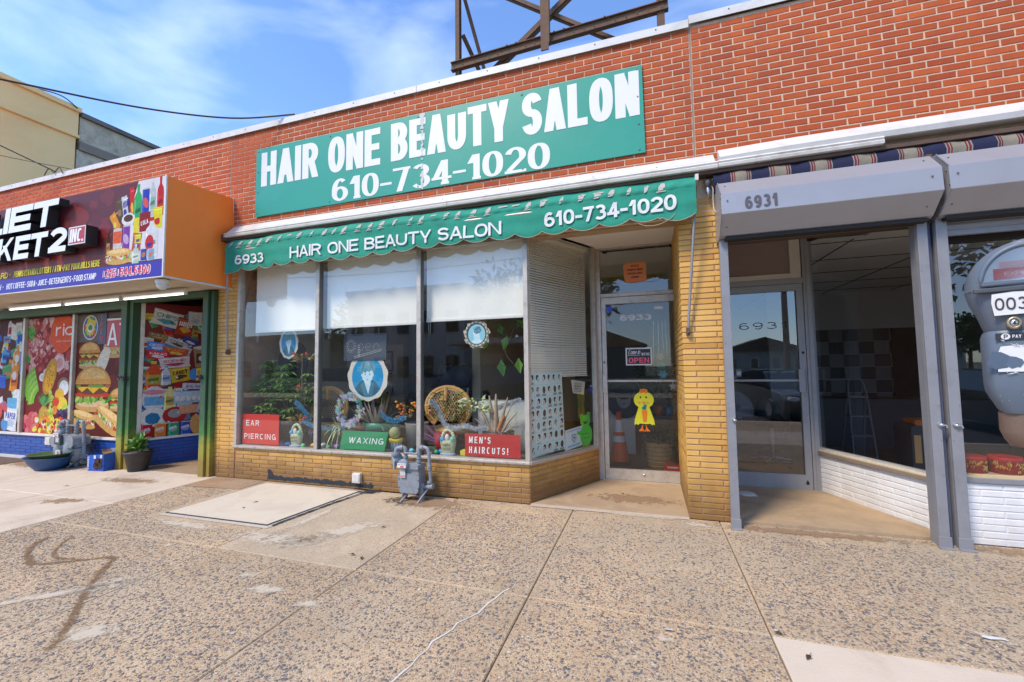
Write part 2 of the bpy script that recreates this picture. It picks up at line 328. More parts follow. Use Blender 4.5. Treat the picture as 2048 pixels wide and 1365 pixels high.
    def build(s, name, mats, parent=None, label=None, bevel=0, kind=None, org=None):
        if not isinstance(mats, (list, tuple)): mats = [mats]
        o0 = Vector(org) if org is not None else (ORG.get(parent.name, Vector()) if parent else Vector())
        me = bpy.data.meshes.new(name); me.from_pydata([(v[0]-o0.x, v[1]-o0.y, v[2]-o0.z) for v in s.v], [], s.f)
        for mm in mats: me.materials.append(mm)
        me.polygons.foreach_set('material_index', s.m); me.polygons.foreach_set('use_smooth', s.s)
        at = me.color_attributes.new('Col', 'FLOAT_COLOR', 'CORNER'); d = []
        for f, c in zip(s.f, s.c): d += [c[0], c[1], c[2], 1.]*len(f)
        at.data.foreach_set('color', d); me.update()
        ob = bpy.data.objects.new(name, me); COL.objects.link(ob)
        if parent: ob.parent = parent; ORG[ob.name] = o0
        else:
            if org is not None: ob.location = o0
            ORG[ob.name] = o0
        if label: ob['label'] = label
        if kind: ob['kind'] = kind
        if bevel:
            b = ob.modifiers.new('bevel', 'BEVEL'); b.width = bevel; b.segments = 2; b.limit_method = 'ANGLE'; b.angle_limit = R(40)
        return ob
def thing(name, label, cat, loc=(0, 0, 0), group=None):
    o = bpy.data.objects.new(name, None); COL.objects.link(o); o.location = loc; o.empty_display_size = .1
    o['label'] = label; o['category'] = cat
    if group: o['group'] = group
    ORG[o.name] = Vector(loc); return o
def tag(o, label, cat, group=None):
    o['label'] = label; o['category'] = cat
    if group: o['group'] = group
    return o
def struct(o): o['kind'] = 'structure'; return o
def copy_tree(o, parent=None):
    c = o.copy(); COL.objects.link(c)
    if parent: c.parent = parent
    for ch in list(o.children): copy_tree(ch, c)
    return c
X3, Y3, Z3 = Vector((1, 0, 0)), Vector((0, 1, 0)), Vector((0, 0, 1))

# ---------------------------------------------------------------- lettering (own stroke alphabet)
def arc(cx, cy, rx, ry, a0, a1, n=14, e=2.):
    o = []
    for i in range(n+1):
        a = R(a0+(a1-a0)*i/n); c, q = cos(a), sin(a)
        o.append((cx+rx*math.copysign(abs(c)**(2/e), c), cy+ry*math.copysign(abs(q)**(2/e), q)))
    return o
G = {
 'A': (1., [('D', 0, 0, .5, 1), ('D', 1, 0, .5, 1), ('B', .27, .2, .8)]),
 'B': (.92, [('V', 0, 0, 1), ('P', [(0, 1), (.45, 1)]+arc(.45, .77, .5, .23, 90, -90)[1:]+[(0, .54)]), ('P', [(.0, .52), (.5, .52)]+arc(.5, .26, .5, .26, 90, -90)[1:]+[(0, 0)])]),
 'C': (.95, [('P', arc(.5, .5, .5, .5, 48, 312, 22, 2.4))]),
 'D': (.95, [('V', 0, 0, 1), ('P', [(0, 1), (.4, 1)]+arc(.4, .5, .6, .5, 90, -90, 16)[1:]+[(0, 0)])]),
 'E': (.82, [('V', 0, 0, 1), ('B', 1, 0, 1), ('B', .5, 0, .9), ('B', 0, 0, 1)]),
 'F': (.8, [('V', 0, 0, 1), ('B', 1, 0, 1), ('B', .5, 0, .85)]),
 'G': (1., [('P', arc(.5, .5, .5, .5, 48, 360, 24, 2.4)), ('B', .45, .6, 1), ('V', 1, 0, .45)]),
 'H': (.95, [('V', 0, 0, 1), ('V', 1, 0, 1), ('B', .5, 0, 1)]),
 'I': (.0, [('V', .5, 0, 1)]),
 'J': (.75, [('P', [(1, 1), (1, .3)]+arc(.5, .3, .5, .3, 0, -180)[1:])]),
 'K': (.98, [('V', 0, 0, 1), ('D', .1, .38, .92, 1), ('D', .95, 0, .35, .6)]),
 'L': (.78, [('V', 0, 0, 1), ('B', 0, 0, 1)]),
 'M': (1.2, [('V', 0, 0, 1), ('V', 1, 0, 1), ('D', .5, .12, .06, 1), ('D', .5, .12, .94, 1)]),
 'N': (1., [('V', 0, 0, 1), ('V', 1, 0, 1), ('D', .98, 0, .02, 1)]),
 'O': (1.02, [('P', arc(.5, .5, .5, .5, 0, 360, 30, 2.3))]),
 'P': (.88, [('V', 0, 0, 1), ('P', [(0, 1), (.45, 1)]+arc(.45, .72, .55, .28, 90, -90)[1:]+[(0, .44)])]),
 'R': (.95, [('V', 0, 0, 1), ('P', [(0, 1), (.45, 1)]+arc(.45, .74, .5, .26, 90, -90)[1:]+[(0, .48)]), ('D', 1, 0, .5, .48)]),
 'S': (.9, [('P', arc(.5, .76, .5, .24, 15, 270, 16)+arc(.5, .26, .5, .26, 90, -165, 16)[1:])]),
 'T': (.9, [('V', .5, 0, 1), ('B', 1, 0, 1)]),
 'U': (.95, [('P', [(0, 1), (0, .32)]+arc(.5, .32, .5, .32, 180, 360)[1:]+[(1, .32), (1, 1)])]),
 'V': (1., [('D', .5, 0, 0, 1), ('D', .5, 0, 1, 1)]),
 'W': (1.4, [('D', .26, 0, 0, 1), ('D', .26, 0, .5, 1), ('D', .74, 0, .5, 1), ('D', .74, 0, 1, 1)]),
 'X': (1., [('D', 0, 0, 1, 1), ('D', 1, 0, 0, 1)]),
 'Y': (1., [('V', .5, 0, .42), ('D', .5, .4, 0, 1), ('D', .5, .4, 1, 1)]),
 'Z': (.9, [('B', 1, 0, 1), ('B', 0, 0, 1), ('D', 0, 0, 1, 1)]),
 '0': (.85, [('P', arc(.5, .5, .5, .5, 0, 360, 28, 2.3))]),
 '1': (.45, [('V', .85, 0, 1), ('D', .0, .74, .7, 1)]),
 '2': (.85, [('P', arc(.5, .7, .5, .3, 165, -30, 14)+[(.03, .05)]), ('B', 0, 0, 1)]),
 '3': (.85, [('P', arc(.46, .76, .46, .24, 150, -90, 12)), ('P', arc(.46, .27, .54, .27, 90, -150, 12))]),
 '4': (.9, [('V', .75, 0, 1), ('B', .24, 0, 1), ('D', .02, .26, .7, 1)]),
 '5': (.85, [('B', 1, .1, .95), ('V', .1, .5, 1), ('P', arc(.45, .3, .55, .3, 125, -150, 14))]),
 '6': (.85, [('P', arc(.5, .3, .5, .3, 0, 360, 20)), ('P', arc(.5, .5, .5, .5, 180, 50, 10)), ('V', 0, .3, .52)]),
 '7': (.82, [('B', 1, 0, 1), ('D', .32, 0, .95, 1)]),
 '8': (.85, [('P', arc(.5, .76, .42, .24, 0, 360, 18)), ('P', arc(.5, .27, .5, .27, 0, 360, 18))]),
 '9': (.85, [('P', arc(.5, .7, .5, .3, 0, 360, 20)), ('P', arc(.5, .5, .5, .5, 0, -130, 10)), ('V', 1, .48, .7)]),
 '-': (.42, [('B', .4, 0, 1)]), '/': (.5, [('D', 0, 0, 1, 1)]), "'": (.0, [('V', .5, .75, 1)]),
 '!': (.0, [('V', .5, .36, 1), ('V', .5, 0, .03)]), '.': (.0, [('V', .5, 0, .03)]), '*': (.1, [('V', .5, .42, .55)]),
 '(': (.35, [('P', arc(1.1, .5, 1.1, .62, 130, 230, 8))]), ')': (.35, [('P', arc(-.1, .5, 1.1, .62, 50, -50, 8))]),
 'a': (.8, [('P', arc(.5, .34, .5, .34, 0, 360, 18)), ('V', 1, 0, .68)]),
 'i': (.0, [('V', .5, 0, .68), ('V', .5, .92, .95)]),
 'r': (.5, [('V', 0, 0, .68), ('P', arc(.75, .34, .75, .34, 170, 80, 8))]),
 'o': (.8, [('P', arc(.5, .34, .5, .34, 0, 360, 18))]), 'c': (.75, [('P', arc(.5, .34, .5, .34, 50, 310, 14))]),
 'e': (.8, [('P', arc(.5, .34, .5, .34, 0, 310, 16)), ('B', .34, 0, 1)]), 'n': (.75, [('V', 0, 0, .68), ('P', arc(.5, .38, .5, .3, 180, 0, 10)+[(1, 0)])]),
 'm': (1.1, [('V', 0, 0, .68), ('P', arc(.25, .44, .25, .24, 180, 0, 8)+[(.5, 0)]), ('P', arc(.75, .44, .25, .24, 180, 0, 8)+[(1, 0)])]),
}
def text_width(s, h, w, wv, sp):
    t = 0
    for ch in s:
        t += (.38*h*w if ch == ' ' else G[ch][0]*h*w*.62+wv*h+sp*h)
    return t-sp*h
def text(mb, s, O, U, V, h, w=1., wv=.16, wh=None, sp=.09, m=0, c=None, N=None, d=0., sh=0., lift=.0004, fit=None, serif=0, m2=None, c2=None, gap=1.):
    """letters of height h from O along U, up V; N*d gives them thickness; fit = total width wanted"""
    O, U, V = Vector(O), Vector(U).normalized(), Vector(V).normalized(); N = Vector(N) if N is not None else U.cross(V)
    wh = wv if wh is None else wh
    if fit:
        for _ in range(12):
            w *= 1+(fit/text_width(s, h, w, wv, sp)-1)*.8
    x = 0.; k = 0
    def put(pts):
        nonlocal k
        q = [(x+(p[0]+p[1]*sh), p[1]) for p in pts]; k += 1; e = lift*(k % 4)
        P = [O+U*a+V*b for a, b in q]
        if d:
            n = len(P); A = [p+N*(d+e) for p in P]
            mb.add(A, [tuple(range(n))], m, c)
            mb.add(A+P, [(i, (i+1) % n, (i+1) % n+n, i+n) for i in range(n)], m if m2 is None else m2, c2 or c)
        else: mb.add([p+N*e for p in P], [tuple(range(len(P)))], m, c)
    def stroke(pts, a, b):
        nonlocal k
        n = len(pts); closed = abs(pts[0][0]-pts[-1][0])+abs(pts[0][1]-pts[-1][1]) < 1e-6
        Lf = []; Rt = []
        for i in range(n):
            p0 = pts[i-1] if i else (pts[-2] if closed else pts[0]); p1 = pts[i+1] if i < n-1 else (pts[1] if closed else pts[-1])
            tx, ty = p1[0]-p0[0], p1[1]-p0[1]; l = math.hypot(tx, ty) or 1; nx, ny = -ty/l, tx/l
            Lf.append((pts[i][0]+nx*a, pts[i][1]+ny*b)); Rt.append((pts[i][0]-nx*a, pts[i][1]-ny*b))
        for Q in (Lf, Rt):
            for i in range(n-1):
                if (Q[i+1][0]-Q[i][0])*(pts[i+1][0]-pts[i][0])+(Q[i+1][1]-Q[i][1])*(pts[i+1][1]-pts[i][1]) < 0: Q[i+1] = Q[i]
        k += 1; e = lift*(k % 4)
        T3 = lambda p: O+U*(x+p[0]+p[1]*sh)+V*p[1]+N*(d+e)
        F = [T3(p) for p in Rt]+[T3(p) for p in Lf]
        mb.add(F, [(i, i+1, n+i+1, n+i) for i in range(n-1)], m, c)
        if d:
            B = [p-N*(d+e) for p in F]; A = F+B; q = 2*n; mm, cc = (m if m2 is None else m2), c2 or c
            mb.add(A, [(i, i+1, i+1+q, i+q) for i in range(n-1)]+[(n+i, n+i+1, n+i+1+q, n+i+q) for i in range(n-1)]+([] if closed else [(0, n, n+q, q), (n-1, 2*n-1, 2*n-1+q, n-1+q)]), mm, cc)
    for ch in s:
        if ch == ' ': x += .38*h*w*gap; continue
        gw, st = G[ch]; cw = gw*h*w*.62; tv = wv*h; th = wh*h
        ux = lambda u: tv/2+u*cw
        vy = lambda v: th/2+v*(h-th)
        for q in st:
            if q[0] == 'V':
                y0, y1 = vy(q[2])-th/2, vy(q[3])+th/2; put([(ux(q[1])-tv/2, y0), (ux(q[1])+tv/2, y0), (ux(q[1])+tv/2, y1), (ux(q[1])-tv/2, y1)])
                if serif and q[3]-q[2] > .5:
                    for yy in ([y0] if ch in '14' else []):
                        put([(ux(q[1])-tv/2-serif*h, yy), (ux(q[1])+tv/2+serif*h, yy), (ux(q[1])+tv/2+serif*h, yy+th), (ux(q[1])-tv/2-serif*h, yy+th)])
            elif q[0] == 'B':
                y = vy(q[1]); put([(ux(q[2])-tv/2, y-th/2), (ux(q[3])+tv/2, y-th/2), (ux(q[3])+tv/2, y+th/2), (ux(q[2])-tv/2, y+th/2)])
            elif q[0] == 'D':
                y0, y1 = vy(q[2])-th/2, vy(q[4])+th/2; a, b = ux(q[1]), ux(q[3]); t = tv*(.42 if ch in 'NMK' else .5)
                pp = [(a-t, y0), (a+t, y0), (b+t, y1), (b-t, y1)]
                put(pp if y1 > y0 else pp[::-1])
            else:
                pts = [(ux(a), vy(b)) for a, b in q[1]]; stroke(pts, tv/2, th/2)
        x += cw+tv+sp*h
    return x

# ================================================================ GROUND
def slab(name, x0, x1, y0, y1, z, mat, parent, t=.12, gap=.0035, label=None):
    b = MB(); q = .006; g = gap
    xs, ys = (x0+g, x1-g), (y0+g, y1-g)
    bot = [(xs[0], ys[0], z-t), (xs[1], ys[0], z-t), (xs[1], ys[1], z-t), (xs[0], ys[1], z-t)]
    mid = [(p[0], p[1], z-q) for p in bot]
    top = [(xs[0]+q, ys[0]+q, z), (xs[1]-q, ys[0]+q, z), (xs[1]-q, ys[1]-q, z), (xs[0]+q, ys[1]-q, z)]
    b.add(bot+mid+top, [(i, (i+1) % 4, 4+(i+1) % 4, 4+i) for i in range(4)]+[(4+i, 4+(i+1) % 4, 8+(i+1) % 4, 8+i) for i in range(4)]+[(8, 9, 10, 11)])
    return b.build(name, mat, parent, label)
g = MB().add([(-900, -900, -.2), (900, -900, -.2), (900, 900, -.2), (-900, 900, -.2)], [(0, 1, 2, 3)]).build('ground', plain('far_ground', (.16, .17, .10), .95, var=.2, sc=.05)); struct(g)
b = MB().box(-120, 120, -17, -5.45, -.19, -.13); road = struct(b.build('road', M['asphalt']))
b = MB()
for k in range(-20, 20): b.box(k*5, k*5+2.4, -14.05, -13.93, -.13, -.126)
b.build('lane_marking', plain('white_road_paint', (.7, .7, .68), .6), road)
kerb = MB().bevbox(-60, 60, -5.45, -5.28, -.19, .0, .02).build('kerb', M['concrete']); struct(kerb)
walk = MB().box(-60, 60, -5.28, -.0, -.18, -.03).build('sidewalk', plain('joint_fill', (.17, .125, .085), .95, var=.3, sc=30)); struct(walk)
YJ = -1.81
AX = [(-5.9, -3.56), (-3.56, -2.14), (-2.14, -.80), (-.80, .60), (.60, 2.1), (2.1, 3.6), (3.6, 5.1), (5.1, 6.6)]
AG = []
for i, (x0, x1) in enumerate(AX):
    for y0, y1 in ((-5.28, -3.55), (-3.55, YJ), (YJ, 0.)):
        if i == 1 and y1 == 0.: slab('slab', x0, x1, y0, -.02, .001, M['agg_light'], walk, label='paler fine-grained paving slab beside the hatch'); continue
        if i in (4, 5) and y0 == -3.55: slab('slab', x0, x1 if i == 4 else x1, y0, y1, .002, M['concrete'], walk, label='smooth pale concrete paving slab'); continue
        slab('slab', x0, x1, y0, y1, 0, M['agg'], walk); AG.append((x0, x1, y0, y1))
cx = [-14.5, -12.9, -11.4, -9.9, -8.55, -7.22, -5.9]
for i in range(len(cx)-1):
    for y0, y1 in ((-5.28, -3.4), (-3.4, -1.25), (-1.25, 0.)):
        slab('slab', cx[i], cx[i+1], y0, y1, .003, M['concrete'], walk, label='smooth pale concrete paving slab')
for k in range(8): slab('slab', 6.6+k*1.5, 8.1+k*1.5, -5.28, 0, 0, M['concrete'], walk)
for k in range(8): slab('slab', -16-k*1.5, -14.5-k*1.5, -5.28, 0, 0, M['concrete'], walk)
# brown aggregate strip at foot of wall left of the hatch
MB().add([(-5.88, -.50, .0045), (-4.99, -.42, .0045), (-4.99, -.012, .0045), (-5.88, -.012, .0045)], [(0, 1, 2, 3)]).build('brown_strip', M['agg_brown'], walk)
# hatch
hp = [(-4.97, -1.37), (-3.50, -1.36), (-3.36, -.06), (-4.93, -.06)]
def inset(p, d):
    c = (sum(a[0] for a in p)/4, sum(a[1] for a in p)/4); return [(a[0]+math.copysign(d, c[0]-a[0]), a[1]+math.copysign(d, c[1]-a[1])) for a in p]
cel = thing('cellar_hatch', 'cream painted cellar hatch set flush in the pavement below the salon window', 'hatch', (-4.2, -.7, 0))
b = MB(); o4 = [(*p, .004) for p in hp]; i4 = [(*p, .012) for p in inset(hp, .05)]
b.add(o4+i4, [(i, (i+1) % 4, 4+(i+1) % 4, 4+i) for i in range(4)]); b.build('frame', plain('worn_cream_rim', (.46, .40, .32), .9, var=.25, sc=15, bump=.5, bsc=60), cel)
b = MB(); b.prism(inset(hp, .062), (0, 0, .002), X3, Y3, Z3, .015); b.build('cover', M['hatch'], cel)
b = MB(); jj = inset(hp, .042); b.prism(jj, (0, 0, .004), X3, Y3, Z3, .0095); b.build('gap', M['dark'], cel)
# entry floors
b = MB(); b.prism([(-1.27, .0), (-.62, 1.2), (.40, 1.28), (.34, .0)], (0, 0, -.1), X3, Y3, Z3, .112); e1 = b.build('entry_floor', M['cement']); struct(e1)
b = MB(); b.prism([(.71, .02), (.71, 1.36), (1.87, 1.36), (2.42, .02)], (0, 0, -.1), X3, Y3, Z3, .118); e2 = b.build('entry_floor', M['cement']); struct(e2)
b = MB(); b.prism([(-7.7, .0), (-7.25, 1.3), (-6.0, 1.3), (-6.0, .0)], (0, 0, -.1), X3, Y3, Z3, .113); e3 = b.build('entry_floor', M['agg_brown']); struct(e3)

# embedded stones: thousands of low irregular caps, joined
def pebbles(areas, dens, seed, smin=.0045, smax=.0135):
    q = random.Random(seed); b = MB(); V = []; F = []
    for x0, x1, y0, y1 in areas:
        x0, x1, y0, y1 = max(x0+.02, -6), min(x1-.02, 5.5), max(y0+.02, -3.5), y1-.02
        if x1 <= x0 or y1 <= y0: continue
        dloc = dens*q.uniform(.8, 1.15)
        for _ in range(int((x1-x0)*(y1-y0)*dloc)):
            x, y = q.uniform(x0, x1), q.uniform(y0, y1)
            if y > -.28: 
                if q.random() < .8: continue
            if -5.05 < x < -3.3 and y > -1.45: continue
            if q.random() < .35 and sin(x*2.1+1.3*sin(y*1.7))+sin(y*2.9+x) < -.3: continue
            r = smin+(smax-smin)*q.random()**1.7; n = q.choice((5, 5, 6)); a0 = q.uniform(0, 6.28); e = q.uniform(.45, .95); ca, sa = cos(a0), sin(a0); k = len(V)
            V.append((x, y, .0022+r*.08))
            for i in range(n):
                a = 2*pi*i/n; rr = r*q.uniform(.75, 1.1); px, py = rr*cos(a), rr*sin(a)*e
                V.append((x+px*ca-py*sa, y+px*sa+py*ca, .0008))
            F += [(k, k+1+i, k+1+(i+1) % n) for i in range(n)]
    b.v = V; b.f = F; b.m = [0]*len(F); b.c = [(.5, .5, .5)]*len(F); b.s = [False]*len(F)
    return b.build('embedded_stones', M['pebble'], walk, kind='stuff')
pebbles(AG, 2900, 5)

# stains and splashes: thin ragged sheets
def stain(pts, width, mat, z=.0045, blob=False):
    b = MB()
    K = 9
    if blob:
        (x, y), (rx, ry), ang = pts; n = 20; ca, sa = cos(ang), sin(ang); vs = [(x, y, z)]
        for j in range(1, K+1):
            for i in range(n):
                a = 2*pi*i/n; q = j/K*1.5; px, py = rx*q*cos(a), ry*q*sin(a); vs.append((x+px*ca-py*sa, y+px*sa+py*ca, z))
        b.add(vs, [(0, 1+i, 1+(i+1) % n) for i in range(n)], 0, (1, 1, 1))
        for j in range(1, K):
            for i in range(n): b.f.append((1+(j-1)*n+i, 1+(j-1)*n+(i+1) % n, 1+j*n+(i+1) % n, 1+j*n+i)); b.m.append(0); b.s.append(False); b.c.append((1-j/K,)*3)
    else:
        P = [Vector((*p, z)) for p in pts]; w = width
        for l in range(K):
            a0, a1 = -1.6+3.2*l/K, -1.6+3.2*(l+1)/K; cc = 1-abs(a0+a1)/3.2; vs = []
            for i, p in enumerate(P):
                t = (P[min(i+1, len(P)-1)]-P[max(i-1, 0)]).normalized(); s = Vector((-t.y, t.x, 0)); vs += [p+s*a0*w, p+s*a1*w]
            b.add(vs, [(2*i, 2*i+1, 2*i+3, 2*i+2) for i in range(len(P)-1)], 0, (cc,)*3)
    return b.build('stain', mat, walk)
def smooth(pts, n=5):
    o = []
    for i in range(len(pts)-1):
        p0, p1, p2, p3 = pts[max(i-1, 0)], pts[i], pts[i+1], pts[min(i+2, len(pts)-1)]
        for k in range(n):
            t = k/n; o.append(tuple(.5*((2*b)+(-a+c)*t+(2*a-5*b+4*c-d)*t*t+(-a+3*b-3*c+d)*t**3) for a, b, c, d in zip(p0, p1, p2, p3)))
    o.append(pts[-1]); return o
stain(smooth([(-5.3, -2.08), (-5.15, -2.25), (-4.94, -2.37), (-4.66, -2.45), (-4.45, -2.34), (-4.2, -2.2), (-4.1, -2.27), (-3.95, -2.42), (-3.69, -2.63), (-3.3, -2.92), (-3.15, -3.05)]), .034, M['stain_brown'])
stain(smooth([(-5.1, -2.0), (-4.95, -2.15), (-4.7, -2.32), (-4.4, -2.3)]), .02, M['stain_brown'], .0052)
for p, r_, a in (((-2.55, -2.23), (.16, .06), .2), ((-3.12, -2.90), (.17, .10), .4), ((-3.68, -2.49), (.16, .10), .9), ((-2.85, -2.1), (.09, .05), 0), ((-2.11, -2.29), (.09, .05), .2), ((-3.2, -1.52), (.55, .16), .05), ((-2.75, -1.2), (.45, .14), .9),
                 ((-4.35, -1.50), (.5, .08), 0), ((1.73, -1.51), (.10, .03), -.5), ((.38, -.16), (.22, .06), 0), ((-.1, -.06), (.45, .04), 0), ((-3.9, -2.7), (.45, .05), .75), ((.05, -2.02), (.05, .03), 0), ((-3.3, -1.0), (.08, .4), 0), ((-4.0, -1.9), (.05, .03), 0)):
    stain((p, r_, a), 0, M['stain_white'], .0048, True)
for p, r_, a in (((-6.6, -1.35), (.28, .10), .3), ((-6.9, -.5), (.5, .12), .1), ((1.3, -.12), (.9, .08), 0), ((3.0, -.12), (.8, .10), 0), ((-2.4, -.25), (.5, .2), 0), ((-9.5, -.2), (1.2, .22), 0), ((-.2, .45), (.45, .16), 0)):
    stain((p, r_, a), 0, M['stain_tan'], .0068 if p[0] < -5.9 else .0056 if p[1] < 0 else .0135, True)
stain(((-3.28, -.10), (.13, .06), .5), 0, stain_mat('black_tar', (.02, .022, .025), .36, 18, .95), .0195, True); stain(smooth([(-3.32, -.1), (-3.42, -.6), (-3.47, -1.0), (-3.5, -1.3)]), .016, bpy.data.materials['black_tar'], .0125); stain(((-2.6, -.26), (.3, .12), 0), 0, bpy.data.materials['black_tar'], .0052, True)
struct(MB().box(-12.2, -10.25, -.42, .0, -.02, .012).build('rusty_floor_plate', plain('brown_rusty_plate', (.14, .085, .05), .8, var=.35, sc=8, bump=.3)))
# hairline crack in the near slab
b = MB(); q = random.Random(3); p = Vector((-.95, -1.75, .003)); 
pts = [p.copy()]
for i in range(26): p = p+Vector((-.012+q.uniform(-.03, .02), -.065, 0)); pts.append(p.copy())
vs = []
for p in pts: w_ = q.uniform(.003, .007); vs += [p-X3*w_, p+X3*w_]
b.add(vs, [(2*i, 2*i+1, 2*i+3, 2*i+2) for i in range(len(pts)-1)]); b.build('crack', plain('white_crack_fill', (.6, .56, .5), .9), walk)
# kerb-stone rim of cement along the facade foot
MB().add([(-1.27, -.07, .0062), (.33, -.05, .0062), (.33, .0, .0132), (-1.27, .0, .0132)], [(0, 1, 2, 3)]).build('threshold_edge', plain('pale_cement_edge', (.46, .37, .28), .9, var=.2, sc=20), walk)

# ================================================================ BRICKWORK
def brick_mesh(L_, H_, D_, name, q, ch=.003):
    j = lambda s=.0016: q.uniform(-s, s)
    o = [(j(), 0, j()), (L_+j(), 0, j()), (L_+j(), 0, H_+j()), (j(), 0, H_+j())]
    e = [(x, -D_+ch, z) for x, _, z in o]
    f = [(ch*1.3+j(.001), -D_+j(.001), ch+j(.001)), (L_-ch*1.3, -D_+j(.001), ch+j(.001)), (L_-ch*1.3+j(.001), -D_+j(.001), H_-ch), (ch*1.3, -D_+j(.001), H_-ch+j(.001))]
    me = bpy.data.meshes.new(name); me.from_pydata(o+e+f, [], [(i, (i+1) % 4, 4+(i+1) % 4, 4+i) for i in range(4)]+[(4+i, 4+(i+1) % 4, 8+(i+1) % 4, 8+i) for i in range(4)]+[(8, 9, 10, 11)])
    return me
def bricks(parent, O, ang, x0, x1, z0, z1, Lb, Hb, joint, mat, depth=.005, holes=(), cap=300, phase=0., seed=1, eye=CAM, pattern=None, keep=None):
    """running bond from x0..x1 (along the wall), z0..z1; O+angle place the wall plane; the nearest are objects, the rest one part"""
    q = random.Random(seed); org = ORG[parent.name]; U = Vector((cos(ang), sin(ang), 0)); O = Vector(O)
    pool = {}; items = []; r = 0; z = z0
    while z < z1-.012:
        h = min(Hb, z1-z)
        if pattern: cuts = pattern(r)
        else:
            s = x0-(Lb+joint)*((.5 if r % 2 else 0)+phase % 1)-(Lb+joint); cuts = []
            while s < x1: cuts.append((s, s+Lb)); s += Lb+joint
        for a, c in cuts:
            a += q.uniform(-.002, .002); c += q.uniform(-.002, .002)
            a, c = max(a, x0), min(c, x1)
            if c-a < .02: continue
            skip = False
            for hx0, hx1, hz0, hz1 in holes:
                if a >= hx0-.001 and c <= hx1+.001 and z >= hz0-.001 and z+h <= hz1+.001: skip = True
            if keep and not keep(a, c, z, z+h): continue
            if not skip: items.append((a, z, c-a, h))
        z += Hb+joint; r += 1
    eye = eye or CAM
    items.sort(key=lambda t: -(t[2]/((O+U*(t[0]+t[2]/2)+Z3*t[1])-eye).length))
    rest = MB()
    for i, (a, z, l, h) in enumerate(items):
        P = O+U*a+Z3*z
        key = (round(l, 2) if abs(l-Lb) > .006 else 'f'+str(q.randrange(5)), round(h, 3))
        if i < cap:
            if key not in pool:
                me = brick_mesh(l, h, depth, 'brick', q); me.materials.append(mat); pool[key] = me
            ob = bpy.data.objects.new('brick', pool[key]); COL.objects.link(ob); ob.parent = parent
            ob.location = P-org+Vector((0, 0, q.uniform(-.001, .001))); ob.rotation_euler = (q.uniform(-.004, .004), q.uniform(-.003, .003), ang)
        else:
            nrm = Vector((sin(ang), -cos(ang), 0)); f = P+nrm*depth
            rest.add([P, P+U*l, P+U*l+Z3*h, P+Z3*h, f, f+U*l, f+U*l+Z3*h, f+Z3*h], [(0, 1, 5, 4), (1, 2, 6, 5), (2, 3, 7, 6), (3, 0, 4, 7), (4, 5, 6, 7)])
    if rest.v: rest.build('brick_field', mat, parent, kind='stuff')
    return len(items)
RB = dict(Lb=.1905, Hb=.0550, joint=.0127)
ZB = 3.50; ZT = 4.995
def parapet(name, label, x0, x1, seed, holes=(), phase=0., cap=300):
    t = thing(name, label, 'brick wall', ((x0+x1)/2, 0, ZB))
    MB().box(x0, x1, .001, .25, 3.0, ZT+.02).build('mortar_backing', M['red_mortar'], t)
    bricks(t, (0, .001, 0), 0, x0+.006, x1-.006, ZB, ZT, mat=M['red'], holes=holes, seed=seed, phase=phase, cap=cap, **RB)
    return t
pw1 = parapet('brick_wall', 'red brick parapet wall above the market sign box', -12.3, -5.82, 11, holes=[(-12.3, -5.74, 3.4, 3.97)])
pw2 = parapet('brick_wall', 'red brick parapet wall behind the big green salon sign', -5.805, .505, 12, holes=[(-5.28, .03, 3.74, 4.66)], phase=.3)
pw3 = parapet('brick_wall', 'red brick parapet wall over the vacant shop with striped awning', .52, 6.5, 13, phase=.1)
for t_, xx in ((pw2, -5.8125), (pw3, .5125)):
    MB().box(xx-.0065, xx+.0065, -.002, .01, ZB, ZT).build('control_joint', plain('joint_sealant', (.30, .20, .15), .9, var=.3, sc=8), t_)
def coping(t, x0, x1, z, n):
    b = MB(); b.prism([(-.035, z-.085), (-.035, z), (.27, z+.015), (.27, z-.08), (.262, z-.08), (.262, z+.007), (-.029, z-.007), (-.029, z-.085)], (x0, 0, 0), Y3, Z3, X3, x1-x0)
    b.build('coping', M['cap'], t)
    b = MB()
    for i in range(n):
        x = x0+(i+.5)*(x1-x0)/n; b.ell((x, -.037, z-.03), .007, 6, 4)
    b.build('coping_screws', M['alu_dark'], t, kind='stuff')
coping(pw1, -12.3, -8.98, 5.065, 5); coping(pw1, -8.975, -5.84, 5.065, 5); coping(pw2, -5.835, -2.68, 5.065, 5); coping(pw2, -2.675, .50, 5.065, 5); coping(pw3, .505, 3.5, 5.10, 4); coping(pw3, 3.505, 6.5, 5.10, 4)
# building shells behind the fronts: roof deck and dividing walls
shell = thing('building_shell', 'flat roofed shop building behind the brick parapet', 'building', (-3, 4, 0))
MB().box(-12.3, 6.5, .25, 9.3, 4.55, 4.7).build('roof', plain('roof_felt', (.12, .12, .12), .9, var=.2), shell)
b = MB()
for x in (-12.3, -5.95, .45, 6.4): b.box(x, x+.12, .28, 9.3, -.1, 4.55)
b.box(-12.3, 6.5, 9.3, 9.5, -.1, 4.7); b.build('dividing_walls', M['inwall'], shell)
MB().box(-12.3, 6.5, .27, 9.3, -.12, .004).build('floor', M['woodfloor'], shell)

